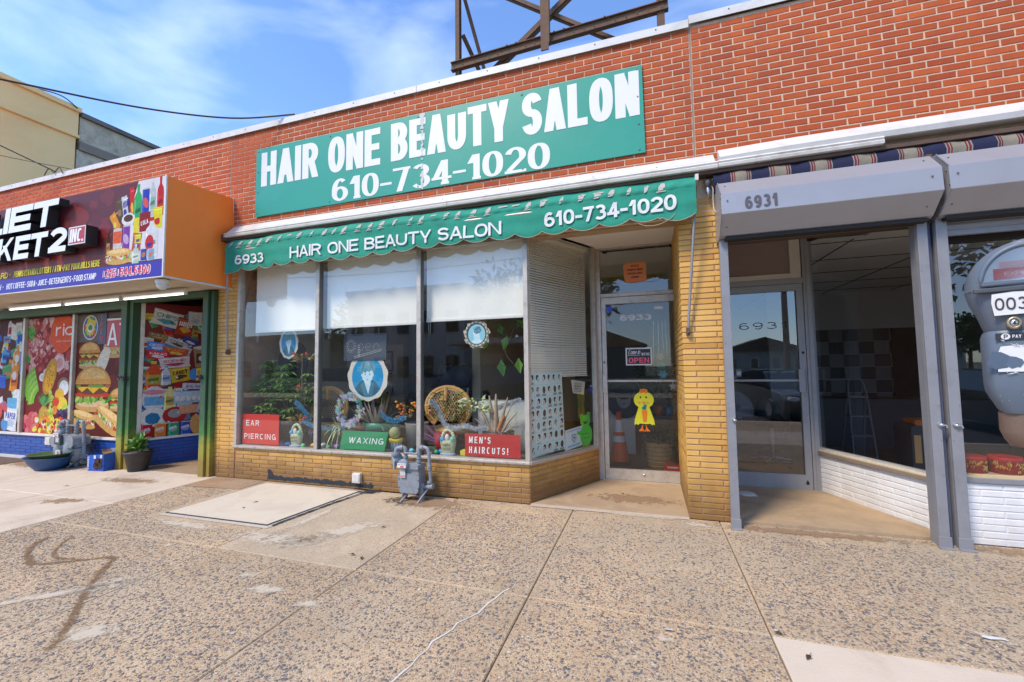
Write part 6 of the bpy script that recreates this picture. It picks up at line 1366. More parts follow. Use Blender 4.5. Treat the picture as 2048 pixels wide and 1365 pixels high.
b = MB(); b.box(.965, 1.005, EY-.03, EY+.02, .015, 2.465); b.box(1.725, 1.795, EY-.03, EY+.02, .015, 2.465); b.box(1.005, 1.725, EY-.03, EY+.02, 2.385, 2.465); b.box(1.005, 1.725, EY-.03, EY+.02, .015, .185); b.build('frame', M['grey_door'], d3)
MB().poly([(1.005, EY, .185), (1.725, EY, .185), (1.725, EY, 2.385), (1.005, EY, 2.385)]).build('pane', glass_mat('dark_door_glass', .13, (.7, .72, .75)), d3)
MB().box(1.005, 1.725, EY-.035, EY+.01, 1.285, 1.312).build('midrail', M['grey_door'], d3, bevel=.003)
MB().box(1.70, 1.775, EY-.06, EY-.052, 1.16, 1.43).box(1.766, 1.775, EY-.06, EY-.03, 1.16, 1.43).build('pull_handle', M['grey_door'], d3, bevel=.002)
b = MB(); b.lathe((1.765, EY-.03, 1.63), [(.016, 0), (.014, .004), (0, .005)], 12, (0, -1, 0)); b.prism([(1.74+.018*cos(R(a_)), .09+.018*sin(R(a_))) for a_ in range(150, 391, 24)]+[(1.74, .132)], (0, EY-.031, 0), X3, Z3, -Y3, .001); b.build('lock', M['dark'], d3)
b = MB(); text(b, '6931', (1.10, EY-.003, 1.93), X3, UP, .085, 1.3, .13, .11, .55, fit=.52, c=(.02, .02, .02)); b.build('lettering', M['paint'], d3)
b = MB(); text(b, '6931', (1.112, EY-.0015, 2.012), X3, UP, .09, 1.3, .1, .1, .35, fit=.48, c=(.02, .02, .02)); 
MB().box(1.04, 1.10, EY-.006, EY-.002, 1.345, 1.44, 0, (.15, .16, .17)).box(1.048, 1.092, EY-.007, EY-.006, 1.365, 1.41, 0, (.5, .52, .55)).build('hours_sticker', M['paint'], d3)
# slanting window
w3 = thing('side_window', 'slanting vacant shop window with a weathered wooden sill above the white brick', 'window', (2.1, .7, .45))
BI = -BN
def bb(name, s0, s1, z0, z1, mat, out=.02, dep=.06, bev=.003, lab=None):
    b = MB(); b.obox(B0+BU*s0+BN*out+Z3*z0, BU, Z3, BI, s1-s0, z1-z0, dep); return b.build(name, mat, w3, lab, bevel=bev)
bb('sill', -.02, BL, .44, .475, plain('grey_brown_wood', (.24, .18, .13), .8, var=.25, sc=14, bump=.3), .03, .09)
bb('stop_bead', .0, BL, .475, .495, plain('pale_wood_bead', (.60, .52, .38), .7, var=.3, sc=12), .015, .05); bb('stop_bead', .0, BL-.05, .495, .52, M['cap'], .0, .04)
bb('jamb', -.02, .035, .475, 3.03, M['grey_door'], .02); bb('jamb', BL-.055, BL, .475, 3.03, M['grey_door'], .03); bb('head', .035, BL-.055, 2.97, 3.03, M['dark'], .01)
MB().poly([B0+BU*.035+Z3*.5, B0+BU*(BL-.055)+Z3*.5, B0+BU*(BL-.055)+Z3*2.97, B0+BU*.035+Z3*2.97]).build('pane', M['glass_dark'], w3)
# right window
w4 = thing('display_window', 'right hand shop window with two red tins on its wooden ledge', 'window', (3.6, .05, .5))
MB().box(2.41, 6.3, -.02, .10, .50, .54).build('sill', M['grey'], w4, bevel=.003); MB().box(2.41, 6.3, .0, .35, .54, .56).build('ledge', plain('plywood_ledge', (.55, .42, .24), .7, var=.2, sc=16), w4)
MB().box(2.40, 2.44, .0, .09, .56, 2.60).build('jamb', M['grey'], w4); MB().box(2.44, 6.3, .02, .08, 2.52, 2.60).build('head', M['dark'], w4); MB().box(4.6, 4.66, .0, .08, .56, 2.52).build('mullion', M['grey'], w4)
MB().poly([(2.44, .05, .56), (4.6, .05, .56), (4.6, .05, 2.52), (2.44, .05, 2.52)]).build('pane', M['glass_dark'], w4); MB().poly([(4.66, .05, .56), (6.3, .05, .56), (6.3, .05, 2.52), (4.66, .05, 2.52)]).build('pane', M['glass_dark'], w4)
q = random.Random(5)
for lab, x in (('left red and gold patterned round tin on the window ledge', 2.60), ('right red and gold patterned round tin on the window ledge', 2.835), ('red and gold patterned tin half hidden by the grey shutter post', 2.50)):
    if x == 2.50: y = .26
    else: y = .16
    t = thing('tin', lab, 'tin', (x, y, .56), 'red tins in the right window')
    b = MB(); b.lathe((x, y, .562), [(0, 0), (.098, 0), (.10, .01), (.10, .125)], 28); b.c = [(.32, .015, .015)]*len(b.f); b.build('body', M['paint'], t)
    b = MB(); b.lathe((x, y, .685), [(.104, -.018), (.106, .004), (.10, .012), (.09, .008), (.0, .010)], 28); b.c = [(.5, .012, .015)]*len(b.f); b.build('lid', M['paint'], t)
    b = MB()
    for k in range(30):
        a0 = q.uniform(-2.9, -.3); z0 = .585+q.uniform(0, .08); pts = []; da = q.choice((-1, 1))*.22; 
        for j in range(6):
            a = a0+da*j/5+.04*sin(j*2.2); z = z0+.014*sin(j*1.7+k); pts.append((x+.1015*cos(a), y+.1015*sin(a), z))
        b.tube(pts, .0028, 4, 0, (.70, .42, .08))
    b.build('gold_scrollwork', M['paint'], t)
# interior of the vacant shop
it = thing('shop_interior', 'dim empty shop room with tiled ceiling behind the grey glass door', 'room', (3, 4, 0))
MB().box(.58, 6.3, 1.45, 9.2, 3.0, 3.02).build('ceiling', M['inceil'], it)
b = MB()
for i in range(8): b.box(.58, 6.3, 1.6+i*1.0, 1.615+i*1.0, 2.992, 2.999)
for i in range(5): b.box(1.2+i*1.2, 1.215+i*1.2, 1.5, 9.2, 2.992, 2.999)
b.build('ceiling_grid', M['dark'], it)
MB().box(2.5, 6.3, .4, 1.45, 3.0, 3.02).build('ceiling', M['inceil'], it)
MB().box(.575, .59, 1.46, 9.2, 0, 3.0).box(6.28, 6.3, .2, 9.2, 0, 3.0).box(.58, 6.3, 9.2, 9.22, 0, 3.0).build('room_walls', M['greywall'], it)
MB().box(2.55, 5.6, 6.1, 6.2, 0, 3.0).build('back_partition', M['greywall'], it)
b = MB()
for i in range(6):
    for j in range(6):
        if (i+j) % 2: MB
        x0 = 3.40+i*.265; z0 = .62+j*.265
        b.box(x0+.003, x0+.262, 6.085, 6.10, z0+.003, z0+.262, 0, (.03, .03, .033) if (i+j) % 2 else (.20, .20, .20))
b.build('checkered_tiles', M['paint'], it)
MB().box(4.75, 5.3, 6.05, 6.1, 0, 2.2).build('dark_doorway', M['dark'], it)
MB().box(2.7, 5.6, 4.6, 5.4, 0, .85).build('counter', plain('dark_counter', (.05, .055, .065), .5), it)
ld = thing('step_ladder', 'folding aluminium step ladder behind the vacant shop window', 'ladder', (3.14, 3.5, 0))
b = MB()
for s in (-1, 1): b.tube([(3.14+s*.15, 3.4, .0), (3.14+s*.12, 3.55, 1.0), (3.14+s*.10, 3.6, 1.20), (3.14+s*.04, 3.62, 1.25)], .013, 6); b.tube([(3.14+s*.15, 3.85, .0), (3.14+s*.12, 3.6, 1.0)], .012, 6)
b.build('rails', M['grey'], ld)
for z in (.35, .65, .95): MB().box(3.01, 3.27, 3.42+z*.1, 3.55+z*.1, z, z+.02).build('step', M['grey'], ld)
ch = thing('salon_stool', 'rolling stool with a five-star base and dark seat behind the vacant shop door', 'stool', (1.72, 2.7, 0))
b = MB(); b.lathe((1.72, 2.7, .56), [(0, 0), (.17, .0), (.21, .03), (.21, .09), (.17, .12), (0, .125)], 22); b.build('seat', M['black'], ch); MB().tube([(1.72, 2.7, .1), (1.72, 2.7, .56)], .025, 10).build('gas_post', M['chrome'], ch)
for k in range(5):
    a = k*1.257+.3; e = Vector((1.72+.27*cos(a), 2.7+.27*sin(a), .07)); p = MB().tube([(1.72, 2.7, .12), e], [.02, .012], 8).build('leg', M['chrome'], ch); MB().lathe(e-Z3*.035, [(0, -.012), (.028, -.012), (.028, .012), (0, .012)], 12, (-sin(a), cos(a), 0)).build('caster', M['black'], p)
bx = thing('storage_bin', 'dark bin with an orange lid beside the right end of the slanting window', 'bin', (3.05, 1.5, 0))
MB().bevbox(2.72, 3.02, 1.25, 1.6, 0, .80, .03, 0, (.05, .055, .065)).box(2.74, 2.80, 1.245, 1.25, .4, .7, 0, (.5, .3, .12)).build('body', M['paint'], bx); MB().bevbox(2.78, 3.0, 1.3, 1.55, .80, .86, .015, 0, (.6, .15, .02)).build('lid', M['paint'], bx)
for i, (x, y, z, r, c) in enumerate(((1.35, 3.4, .95, .28, (.35, .36, .4)), (1.95, 3.9, .9, .2, (.06, .07, .08)))):
    t = tag(MB().ell((x, y, z-.2), (r, r*.8, r*1.1), 14, 10, 0, c, .08).build('dust_sheet', M['soft']), ('pale dust sheet heaped over furniture behind the vacant shop door', 'dark covered heap of furniture in the vacant shop')[i], 'cover')
    t2 = MB().box(x-r, x+r, y-r*.7, y+r*.7, 0, z-.3, 0, (.08, .07, .06)).build('table', M['soft'], t)
pltx = thing('paper_plate', 'upside down white paper plate on the pavement by the grey door', 'plate', (1.02, .96, .018))
MB().lathe((1.02, .96, .019), [(.095, 0), (.085, .010), (.065, .016), (0, .017)], 22).build('rim', M['cap'], pltx)
MB().box(1.07, 1.12, .88, .94, .019, .021).build('napkin_scrap', M['cap'], pltx)

# ================================================================ PARKING METER
pm = thing('parking_meter', 'scratched blue-grey parking meter with peeling white 003 label at the right edge', 'parking meter', (.795, -3.33, 0))
PX, PY = .795, -3.33
def loft(b, rows, n=20, m=0, e=3.):
    """rows of (z, half width, half depth, x shift)"""
    vs = []
    for z, hw, hd, sx_ in rows:
        for k in range(n):
            a = 2*pi*k/n+pi/4; c_, s_ = cos(a), sin(a)
            vs.append((PX+sx_+hw*math.copysign(abs(c_)**(2/e), c_), PY+hd*math.copysign(abs(s_)**(2/e), s_), z))
    b.add(vs, [(i*n+k, i*n+(k+1) % n, (i+1)*n+(k+1) % n, (i+1)*n+k) for i in range(len(rows)-1) for k in range(n)], m, None, True)
    b.add(vs[:n], [tuple(range(n-1, -1, -1))], m); b.add(vs[-n:], [tuple(range(n))], m); return b
b = loft(MB(), [(1.566, .074, .062, 0), (1.575, .078, .066, 0), (1.60, .086, .07, 0), (1.63, .100, .073, 0), (1.652, .106, .075, 0), (1.658, .107, .076, 0)]); b.build('upper_body', M['pmeter'], pm)
b = loft(MB(), [(1.385, .055, .05, 0), (1.392, .060, .054, 0), (1.43, .080, .062, 0), (1.45, .082, .064, 0), (1.55, .082, .064, 0), (1.562, .078, .062, 0), (1.566, .074, .06, 0)], e=4.5); b.build('coin_vault', M['pmeter'], pm)
# dome: half ring hood with glass
def halfdisc(r, n=22, z0=1.658, rz=None): return [(PX+r*cos(pi*k/n), z0+(rz or r)*sin(pi*k/n)) for k in range(n+1)]
loft_rows = [(1.658+.104*sin(k*pi/18), .107*cos(k*pi/18)+.001, .076-.014*(k/9)**2, 0) for k in range(10)]
b = loft(MB(), loft_rows, 28); b.build('hood', M['pmeter'], pm)
i_ = halfdisc(.086, rz=.080, z0=1.668); n = len(i_)
MB().tube([(x, PY-.0755, z) for x, z in i_]+[(i_[0][0], PY-.0755, i_[0][1])], .0055, 8).build('window_rim', M['pmeter'], pm)
MB().box(PX-.100, PX+.100, PY-.0785, PY-.06, 1.650, 1.660).build('hood_seam', M['meter_dark'], pm, bevel=.002)
MB().poly([(x, PY-.0785, z) for x, z in i_]).build('window_glass', glass_mat('meter_window_glass', .22, (.8, .85, .9), .08), pm)
b = MB(); b.add([(x, PY-.0768, z) for x, z in i_], [tuple(range(n))], 0, (.42, .46, .52)); b.box(PX-.062, PX+.055, PY-.0775, PY-.0769, 1.676, 1.70, 0, (.42, .09, .08)); b.box(PX-.050, PX+.055, PY-.0775, PY-.0769, 1.702, 1.714, 0, (.5, .3, .3)); text(b, 'EXPIRED', (PX-.042, PY-.0777, 1.684), X3, UP, .008, 1., .2, .15, .1, c=(.6, .35, .33), fit=.06, lift=.00005)
b.build('dial', M['paint'], pm)
lb = MB(); q = random.Random(1)
lb.add([(PX-.066, PY-.0768, 1.598), (PX-.068, PY-.0768, 1.612), (PX-.070, PY-.0768, 1.626), (PX-.068, PY-.0768, 1.645), (PX-.030, PY-.0772, 1.648), (PX+.02, PY-.0772, 1.646), (PX+.04, PY-.0772, 1.648), (PX+.042, PY-.0768, 1.60), (PX+.01, PY-.0768, 1.601)], [tuple(range(9))], 0, (.72, .71, .68)); text(lb, '0034', (PX-.064, PY-.0785, 1.610), X3, UP, .026, 1.1, .13, .12, .12, c=(.04, .04, .05), fit=.078)
lb.build('number_label', M['paint'], pm)
b = MB(); b.lathe((PX-.032, PY-.070, 1.581), [(.0135, -.006), (.0135, .008), (.009, .010), (.009, .005), (0, .005)], 18, (0, -1, 0)); b.build('keyhole_ring', plain('brass_ring', (.45, .36, .24), .35, .7), pm); MB().lathe((PX-.032, PY-.075, 1.581), [(.008, 0), (.008, .004), (.0, .0045)], 14, (0, -1, 0)).build('lock_cylinder', M['chrome'], pm); MB().box(PX-.0338, PX-.0302, PY-.0805, PY-.079, 1.577, 1.585).build('key_slot', M['black'], pm)
b = MB(); Yv = PY-.0655
b.box(PX-.066, PX+.05, Yv-.001, Yv, 1.545, 1.560, 0, (.04, .04, .045)); b.add([(PX-.066, Yv-.0012, 1.476), (PX-.066, Yv-.0012, 1.512), (PX-.058, Yv-.0012, 1.531), (PX-.035, Yv-.0012, 1.533), (PX+.05, Yv-.0012, 1.535), (PX+.05, Yv-.0012, 1.478)], [tuple(range(6))], 0, (.72, .72, .71))
b.add([(PX-.062+.022*cos(t*.7)*(1+.25*sin(t*3)), Yv-.0022, 1.500+.020*sin(t*.7)*(1+.2*cos(t*4))) for t in range(9)], [tuple(range(9))], 0, (.085, .12, .17)); b.add([(PX-.035+.016*cos(t*.7)*(1+.35*sin(t*3)), Yv-.0025, 1.496+.013*sin(t*.7)*(1+.3*cos(t*4))) for t in range(9)], [tuple(range(9))], 0, (.10, .14, .19))
b.add([(PX-.048+.0085*cos(t*.5236), Yv-.0026, 1.5525+.0068*sin(t*.5236)) for t in range(12)], [tuple(range(12))], 0, (.7, .7, .7)); text(b, 'P', (PX-.0515, Yv-.003, 1.548), X3, UP, .009, 1.2, .2, .16, c=(.05, .05, .05)); text(b, 'PAY', (PX-.036, Yv-.002, 1.549), X3, UP, .007, 1.2, .2, .16, c=(.7, .7, .7), fit=.016)
text(b, 'CASH', (PX-.004, Yv-.0025, 1.499), X3, UP, .014, 1.2, .2, .16, c=(.05, .05, .06), fit=.05)
for k in range(22):
    x, z = PX+q.uniform(-.055, .04), q.choice((q.uniform(1.53, 1.548), q.uniform(1.462, 1.476))); a, l = q.uniform(0, 3), q.uniform(.004, .014); b.add([(x-l*cos(a), Yv-.003, z-l*sin(a)*.5), (x+.001, Yv-.003, z+.0015), (x+l*cos(a), Yv-.003, z+l*sin(a)*.5), (x, Yv-.003, z-.001)], [(0, 1, 2, 3)], 0, (.55, .55, .55))
b.build('peeling_labels', M['paint'], pm)
b = loft(MB(), [(1.312, .044, .04, 0), (1.325, .054, .05, 0), (1.345, .062, .052, 0), (1.385, .062, .052, 0)], e=2.); b.build('collar', M['pm_brown'], pm); b = loft(MB(), [(-.02, .024, .024, .03), (1.315, .03, .03, .02)], e=2.); b.build('pole', M['pm_brown'], pm)
b = MB(); q = random.Random(8)
for k in range(46):
    x, z = PX+q.uniform(-.09, .03), q.uniform(1.40, 1.65); 
    if z < 1.57: x = PX+q.uniform(-.075, .03)
    yy = (PY-.0655 if z < 1.57 else PY-.0764)
    if abs(x-PX) > .07: continue
    r = q.uniform(.0006, .0016); b.ell((x, yy+.0005, z), (r, .0004, r), 5, 3, 0, q.choice(((.5, .42, .32), (.3, .2, .14), (.6, .6, .58))))
b.build('paint_chips', M['paint'], pm, kind='stuff')
pm.rotation_euler = (0, 0, R(-22)); pm.scale = (.81, .81, 1)

# ================================================================ SALON INTERIOR AND WINDOW DISPLAY
si = thing('shop_interior', 'salon room behind the display window and the wired glass door', 'room', (-2.6, 4, 0))
MB().box(-5.83, .45, .25, 9.2, 3.1, 3.12).build('ceiling', M['inceil'], si)
MB().box(-5.83, -5.62, .10, 1.0, 0, 3.1).box(-5.83, -5.8, 1.0, 9.2, 0, 3.1).build('side_wall', plain('pale_side_wall', (.62, .60, .55), .8), si)
MB().box(.42, .45, 1.42, 9.2, 0, 3.1).box(-5.8, .42, 7.0, 7.1, 0, 3.1).build('back_wall', M['inwall'], si)
MB().box(-5.83, .45, 1.35, 9.2, .004, .012).build('floor', M['infloor'], si)
b = MB(); b.prism([(-5.6, .10), (-1.38, .10), (-.80, 1.22), (-.80, 1.35), (-5.6, 1.35)], (0, 0, .36), X3, Y3, Z3, .085); b.build('display_deck', plain('dark_green_felt', (.05, .075, .05), .95, var=.25, sc=30), si)
b = MB()
for x, y in ((-2.1, 3.0), (-.3, 3.4), (-4, 3.4)): b.box(x-.55, x+.55, y-.3, y+.3, 3.085, 3.10)
b.build('ceiling_light_panel', plain('unlit_yellow_diffuser', (.75, .62, .25), .5), si)
MB().box(-2.9, -2.75, 2.2, 7.0, 0, 3.1).build('partition', M['inwall'], si)
MB().box(-5.5, -3.2, 6.9, 6.98, .85, 2.0, 0, (.25, .30, .33)).box(-1.9, .2, 6.9, 6.98, .9, 2.0, 0, (.25, .28, .3)).build('wall_mirror', M['paint'], si)
pf = thing('framed_picture', 'two dark framed pictures hanging one above the other on the left room wall', 'picture', (-4.55, 2.2, 1.5))
MB().box(-4.85, -4.30, 2.25, 2.29, .85, 1.95).build('panel', plain('room_divider', (.42, .34, .26), .8), pf)
for z in (1.45, 1.05): p = MB().box(-4.80, -4.50, 2.22, 2.25, z, z+.38).build('frame', M['black'], pf); MB().box(-4.775, -4.525, 2.21, 2.22, z+.03, z+.35, 0, (.55, .30, .22)).box(-4.75, -4.55, 2.205, 2.21, z+.15, z+.22, 0, (.7, .6, .5)).build('print', M['paint'], p)
for i, x in enumerate((-3.25, -2.95)):
    hd_ = thing('hooded_dryer', ('black hooded hair dryer left of the pair behind the centre pane', 'black hooded hair dryer right of the pair behind the centre pane')[i], 'hair dryer', (x, 1.9, 0), 'hooded hair dryers in the salon')
    b = MB(); b.ell((x, 1.9, 1.36), (.17, .17, .22), 16, 10); b.build('hood', M['black'], hd_); MB().tube([(x+.05, 2.0, .1), (x+.05, 2.0, 1.3)], .02, 8).build('stand', M['chrome'], hd_); MB().bevbox(x-.28, x+.28, 1.85, 2.4, .35, .55, .05, 0, (.03, .035, .04)).bevbox(x-.28, x+.28, 2.3, 2.45, .5, 1.1, .05, 0, (.03, .035, .04)).build('chair', M['paint'], hd_)
bot = thing('banana_plant', 'tall yellow-green leaves in the dim room behind the second pane', 'plant', (-4.35, 1.8, .5)); b = MB(); q = random.Random(3)
for i in range(7): b.blade((-4.4, 1.8, .5), (q.uniform(-.25, .3), q.uniform(-.2, .2), 1), q.uniform(.9, 1.25), .12, q.uniform(0, .2), 7)
b.build('leaf', plain('yellow_leaf', (.35, .30, .04), .6), bot)

def letter_poster(label, x0, x1, z0, z1, col, lines, y=.055, skew=0, rot=0):
    t = thing('placard', label, 'sign', ((x0+x1)/2, y, z0), 'lettered placards in the salon window')
    b = MB(); pts = [(x0, z0), (x1, z0+.0), (x1+skew, z1), (x0+skew, z1)]; b.prism(pts, (0, y, 0), X3, UP, Y3, .006, 0, col); b.build('board', M['print'], t)
    b = MB()
    for s, lx, lz, h, w, sh_ in lines: text(b, s, (lx, y-.0012, lz), X3, UP, h, 1., .165, .14, .32, c=(.80, .80, .77), fit=w, sh=sh_)
    b.build('lettering', M['print'], t); return t
letter_poster('red EAR PIERCING placard in the left corner of the salon window', -5.535, -4.87, .475, .89, (.62, .035, .02), [('EAR', -5.46, .73, .075, .24, 0), ('PIERCING', -5.49, .545, .075, .57, 0)])
letter_poster('green WAXING placard leaning in the middle pane of the salon window', -3.86, -3.18, .475, .71, (.012, .26, .10), [('WAXING', -3.72, .555, .075, .52, .22)], skew=.055)
letter_poster("red MEN'S HAIRCUTS! placard beside the corner of the salon window", -2.08, -1.40, .475, .735, (.45, .018, .02), [("MEN'S", -2.03, .625, .075, .27, .05), ('HAIRCUTS!', -2.03, .51, .075, .48, .05)])

def portrait(name, label, x, z, rx, rz, y, style, seed):
    t = thing(name, label, 'portrait', (x, y, z), 'oval hairstyle portraits in the salon window'); q = random.Random(seed); b = MB(); n = 72
    if style == 'ornate':
        pts = [(x+(rx+.012*sin(k*2*pi/n*9)+.006*sin(k*2*pi/n*20))*cos(2*pi*k/n), z+(rz+.012*sin(k*2*pi/n*9)+.006*sin(k*2*pi/n*20))*sin(2*pi*k/n)) for k in range(n)]
        b.prism(pts, (0, y, 0), X3, UP, -Y3, .012, 0, (.5, .44, .34))
        for k in range(36): a = 2*pi*k/36; b.ell((x+rx*.86*cos(a), y-.014, z+rz*.88*sin(a)), (.016, .012, .016), 7, 5, 0, (.62, .56, .45) if k % 2 else (.35, .29, .2))
        b.tube([(x+rx*.72*cos(a*pi/16), y-.014, z+rz*.77*sin(a*pi/16)) for a in range(33)], .006, 5, 0, (.05, .05, .06)); ir, iz = .70, .75
    else:
        m_ = 11; pts = [(x+rx*(1+.035*abs(sin(k*2*pi/n*m_/2))+.02*sin(k*2*pi/n*m_))*cos(2*pi*k/n), z+rz*(1+.035*abs(sin(k*2*pi/n*m_/2))+.02*sin(k*2*pi/n*m_))*sin(2*pi*k/n)) for k in range(n)]
        b.prism(pts, (0, y, 0), X3, UP, -Y3, .006, 0, (.66, .60, .50)); ir, iz = .80, .88
    b.build('frame', M['print'], t)
    P = Print((x, y-(.013 if style == 'ornate' else .0065), z), X3, Z3, -Y3); ax, az = rx*ir, rz*iz
    blue = (.02, .27, .50); face = (.58, .75, .78); dark = (.03, .12, .17); mid = (.10, .30, .38)
    P.ell(0, 0, ax, az, blue, 36)
    for i in range(7): P.ell(q.uniform(-.3, .3)*ax, q.uniform(-.5, .6)*az, ax*.5, az*.10, (.03+q.uniform(0, .05), .33, .58), 12, 0, .1, q)
    C = lambda pts: [(p[0]*ax, p[1]*az) for p in pts]
    if style != 'ornate':
        P.poly(C([(-.80, -.58), (-.55, -.30), (-.22, -.12), (.25, -.12), (.55, -.28), (.80, -.58), (.55, -.82), (.28, -.95), (-.28, -.95), (-.55, -.82)]), dark)
        P.poly(C([(-.22, -.18), (.22, -.18), (.16, -.55), (.05, -.85), (-.08, -.55)]), (.50, .68, .72)); P.poly(C([(-.18, -.05), (.16, -.05), (.2, -.30), (-.2, -.30)]), (.42, .60, .66))
        P.poly(C([(-.45, -.42), (-.25, -.2), (-.12, -.5), (.02, -.92), (-.2, -.92)]), (.06, .2, .27)); P.poly(C([(.45, -.42), (.26, -.2), (.15, -.5), (.05, -.92), (.3, -.9)]), (.05, .17, .24))
        P.ell(-.01*ax, .16*az, .38*ax, .34*az, face, 26); P.poly(C([(-.37, .1), (.36, .1), (.30, -.12), (.16, -.27), (0, -.31), (-.17, -.27), (-.31, -.12)]), face)
        P.poly(C([(-.42, .05), (-.50, .38), (-.42, .70), (-.14, .88), (.20, .86), (.46, .66), (.50, .30), (.40, .04), (.34, .24), (.24, .34), (.12, .22), (-.02, .28), (-.14, .16), (-.26, .26), (-.34, .08)]), mid)
        for i in range(60):
            a = q.uniform(-.44, .44); x0 = a*ax; P.poly([(x0, (.78-a*a*1.4)*az), (x0+.02*ax, (.78-a*a*1.4)*az), (x0+q.uniform(-.20, .06)*ax, q.uniform(.12, .45)*az)], q.choice((dark, (.25, .45, .5), (.45, .62, .64), (.06, .2, .26), (.14, .34, .4))))
        for s in (-1, 1):
            P.ell(s*.15*ax, .10*az, .075*ax, .022*az, (.30, .46, .5), 10); P.ell(s*.15*ax, .10*az, .028*ax, .02*az, (.03, .08, .1), 8); P.poly(C([(s*.06, .155), (s*.15, .185), (s*.26, .165), (s*.15, .17)]), dark); P.ell(s*.37*ax, .08*az, .035*ax, .07*az, (.5, .66, .7), 8)
        P.poly(C([(-.012, .10), (.02, .10), (.05, -.05), (-.03, -.055)]), (.50, .67, .71)); P.poly(C([(-.10, -.145), (0, -.12), (.10, -.145), (0, -.18)]), (.25, .38, .42))
    else:
        P.ell(0, 0, ax, az, (.30, .58, .66), 36); P.ell(.02*ax, -.30*az, .34*ax, .50*az, (.55, .74, .76), 20); P.ell(-.06*ax, .12*az, .34*ax, .34*az, (.62, .78, .78), 22); P.poly(C([(-.6, -.7), (-.2, -.52), (.3, -.5), (.65, -.66), (.4, -.88), (-.35, -.9)]), (.6, .76, .78))
        P.ell(.10*ax, .34*az, .44*ax, .30*az, (.10, .24, .30), 18, .2, .12, q); P.ell(.12*ax, .58*az, .24*ax, .2*az, (.07, .18, .24), 14, 0, .15, q)
        for i in range(26): P.ell((.1+q.uniform(-.4, .4))*ax, (.4+q.uniform(-.2, .28))*az, .06*ax, .05*az, q.choice(((.05, .14, .2), (.3, .46, .52), (.15, .32, .38))), 7, q.uniform(0, 3))
        P.ell(-.2*ax, .10*az, .05*ax, .02*az, (.05, .1, .12), 8); P.ell(.02*ax, .10*az, .05*ax, .02*az, (.05, .1, .12), 8); P.ell(-.1*ax, -.07*az, .07*ax, .02*az, (.35, .4, .45), 8); P.ell(-.1*ax, .03*az, .02*ax, .04*az, (.5, .65, .68), 6)
    P.b.build('printed_portrait', M['print'], t); MB().tube([(x, y, z+rz*.95), (x, y+.02, 3.0)], .0016, 4).build('hanging_thread', M['cap'], t); return t
portrait('portrait_poster', 'small blue portrait of a man in a scalloped cream frame above the potted shrub', -4.93, 1.885, .165, .215, .26, 'plain', 1)
portrait('portrait_poster', 'large blue portrait of a man with swept fringe in a scalloped cream oval frame', -3.60, 1.40, .31, .315, .28, 'plain', 2)
portrait('portrait_poster', 'blue portrait of a woman in an ornate cream oval frame', -1.96, 1.905, .165, .165, .16, 'ornate', 3)
rd = tag(MB().prism([(-5.22+.28*cos(2*pi*k/28), 1.63+.33*sin(2*pi*k/28)) for k in range(28)], (0, .62, 0), X3, UP, Y3, .02, 0, (.03, .025, .03)).build('dark_oval_board', M['paint']), 'dark oval board hanging behind the small portrait', 'board')
rd2 = tag(MB().prism([(-3.95+.34*cos(2*pi*k/28), 1.46+.42*sin(2*pi*k/28)) for k in range(28)], (0, .7, 0), X3, UP, Y3, .02, 0, (.025, .02, .022)).build('dark_oval_board', M['paint']), 'dark oval board hanging behind the large portrait', 'board')
# dotted open sign
ls = thing('led_sign', 'unlit grey dotted Open sign hanging in the middle pane', 'sign', (-3.65, .26, 1.82))
MB().box(-3.98, -3.30, .262, .27, 1.62, 1.98, 0, (.06, .07, .09)).build('board', M['paint'], ls)
b = MB(); ds = []
def dots(pts, st=.021):
    for i in range(len(pts)-1):
        a, c = pts[i], pts[i+1]; l = math.hypot(c[0]-a[0], c[1]-a[1]); k = max(1, int(l/st))
        for j in range(k): ds.append((a[0]+(c[0]-a[0])*j/k, a[1]+(c[1]-a[1])*j/k))
for off in (0, .022):
    dots(arc(-3.86, 1.82, .075-off, .085-off, 0, 360, 14)); dots([(-3.74+off, 1.68), (-3.74+off, 1.84)]); dots(arc(-3.70, 1.80, .04, .045, 0, 360, 8)); dots(arc(-3.58, 1.80, .045, .045, 20, 330, 8)); dots([(-3.625, 1.80), (-3.54, 1.80)]); dots([(-3.49, 1.76), (-3.49, 1.84)]+arc(-3.45, 1.80, .04, .04, 180, 0, 6)+[(-3.41, 1.76)]); dots([(-3.80, 1.65+off), (-3.36, 1.75+off)])
for x, z in ds: b.ell((x, .26, z), .006, 5, 3, 0, (.75, .73, .62))
b.build('bulb_dots', M['paint'], ls, kind='stuff'); MB().tube([(-3.80, .265, 1.98), (-3.76, .265, 2.10)], .003, 4).tube([(-3.42, .265, 1.98), (-3.42, .265, 3.0)], .003, 4).build('wires', M['cap'], ls)

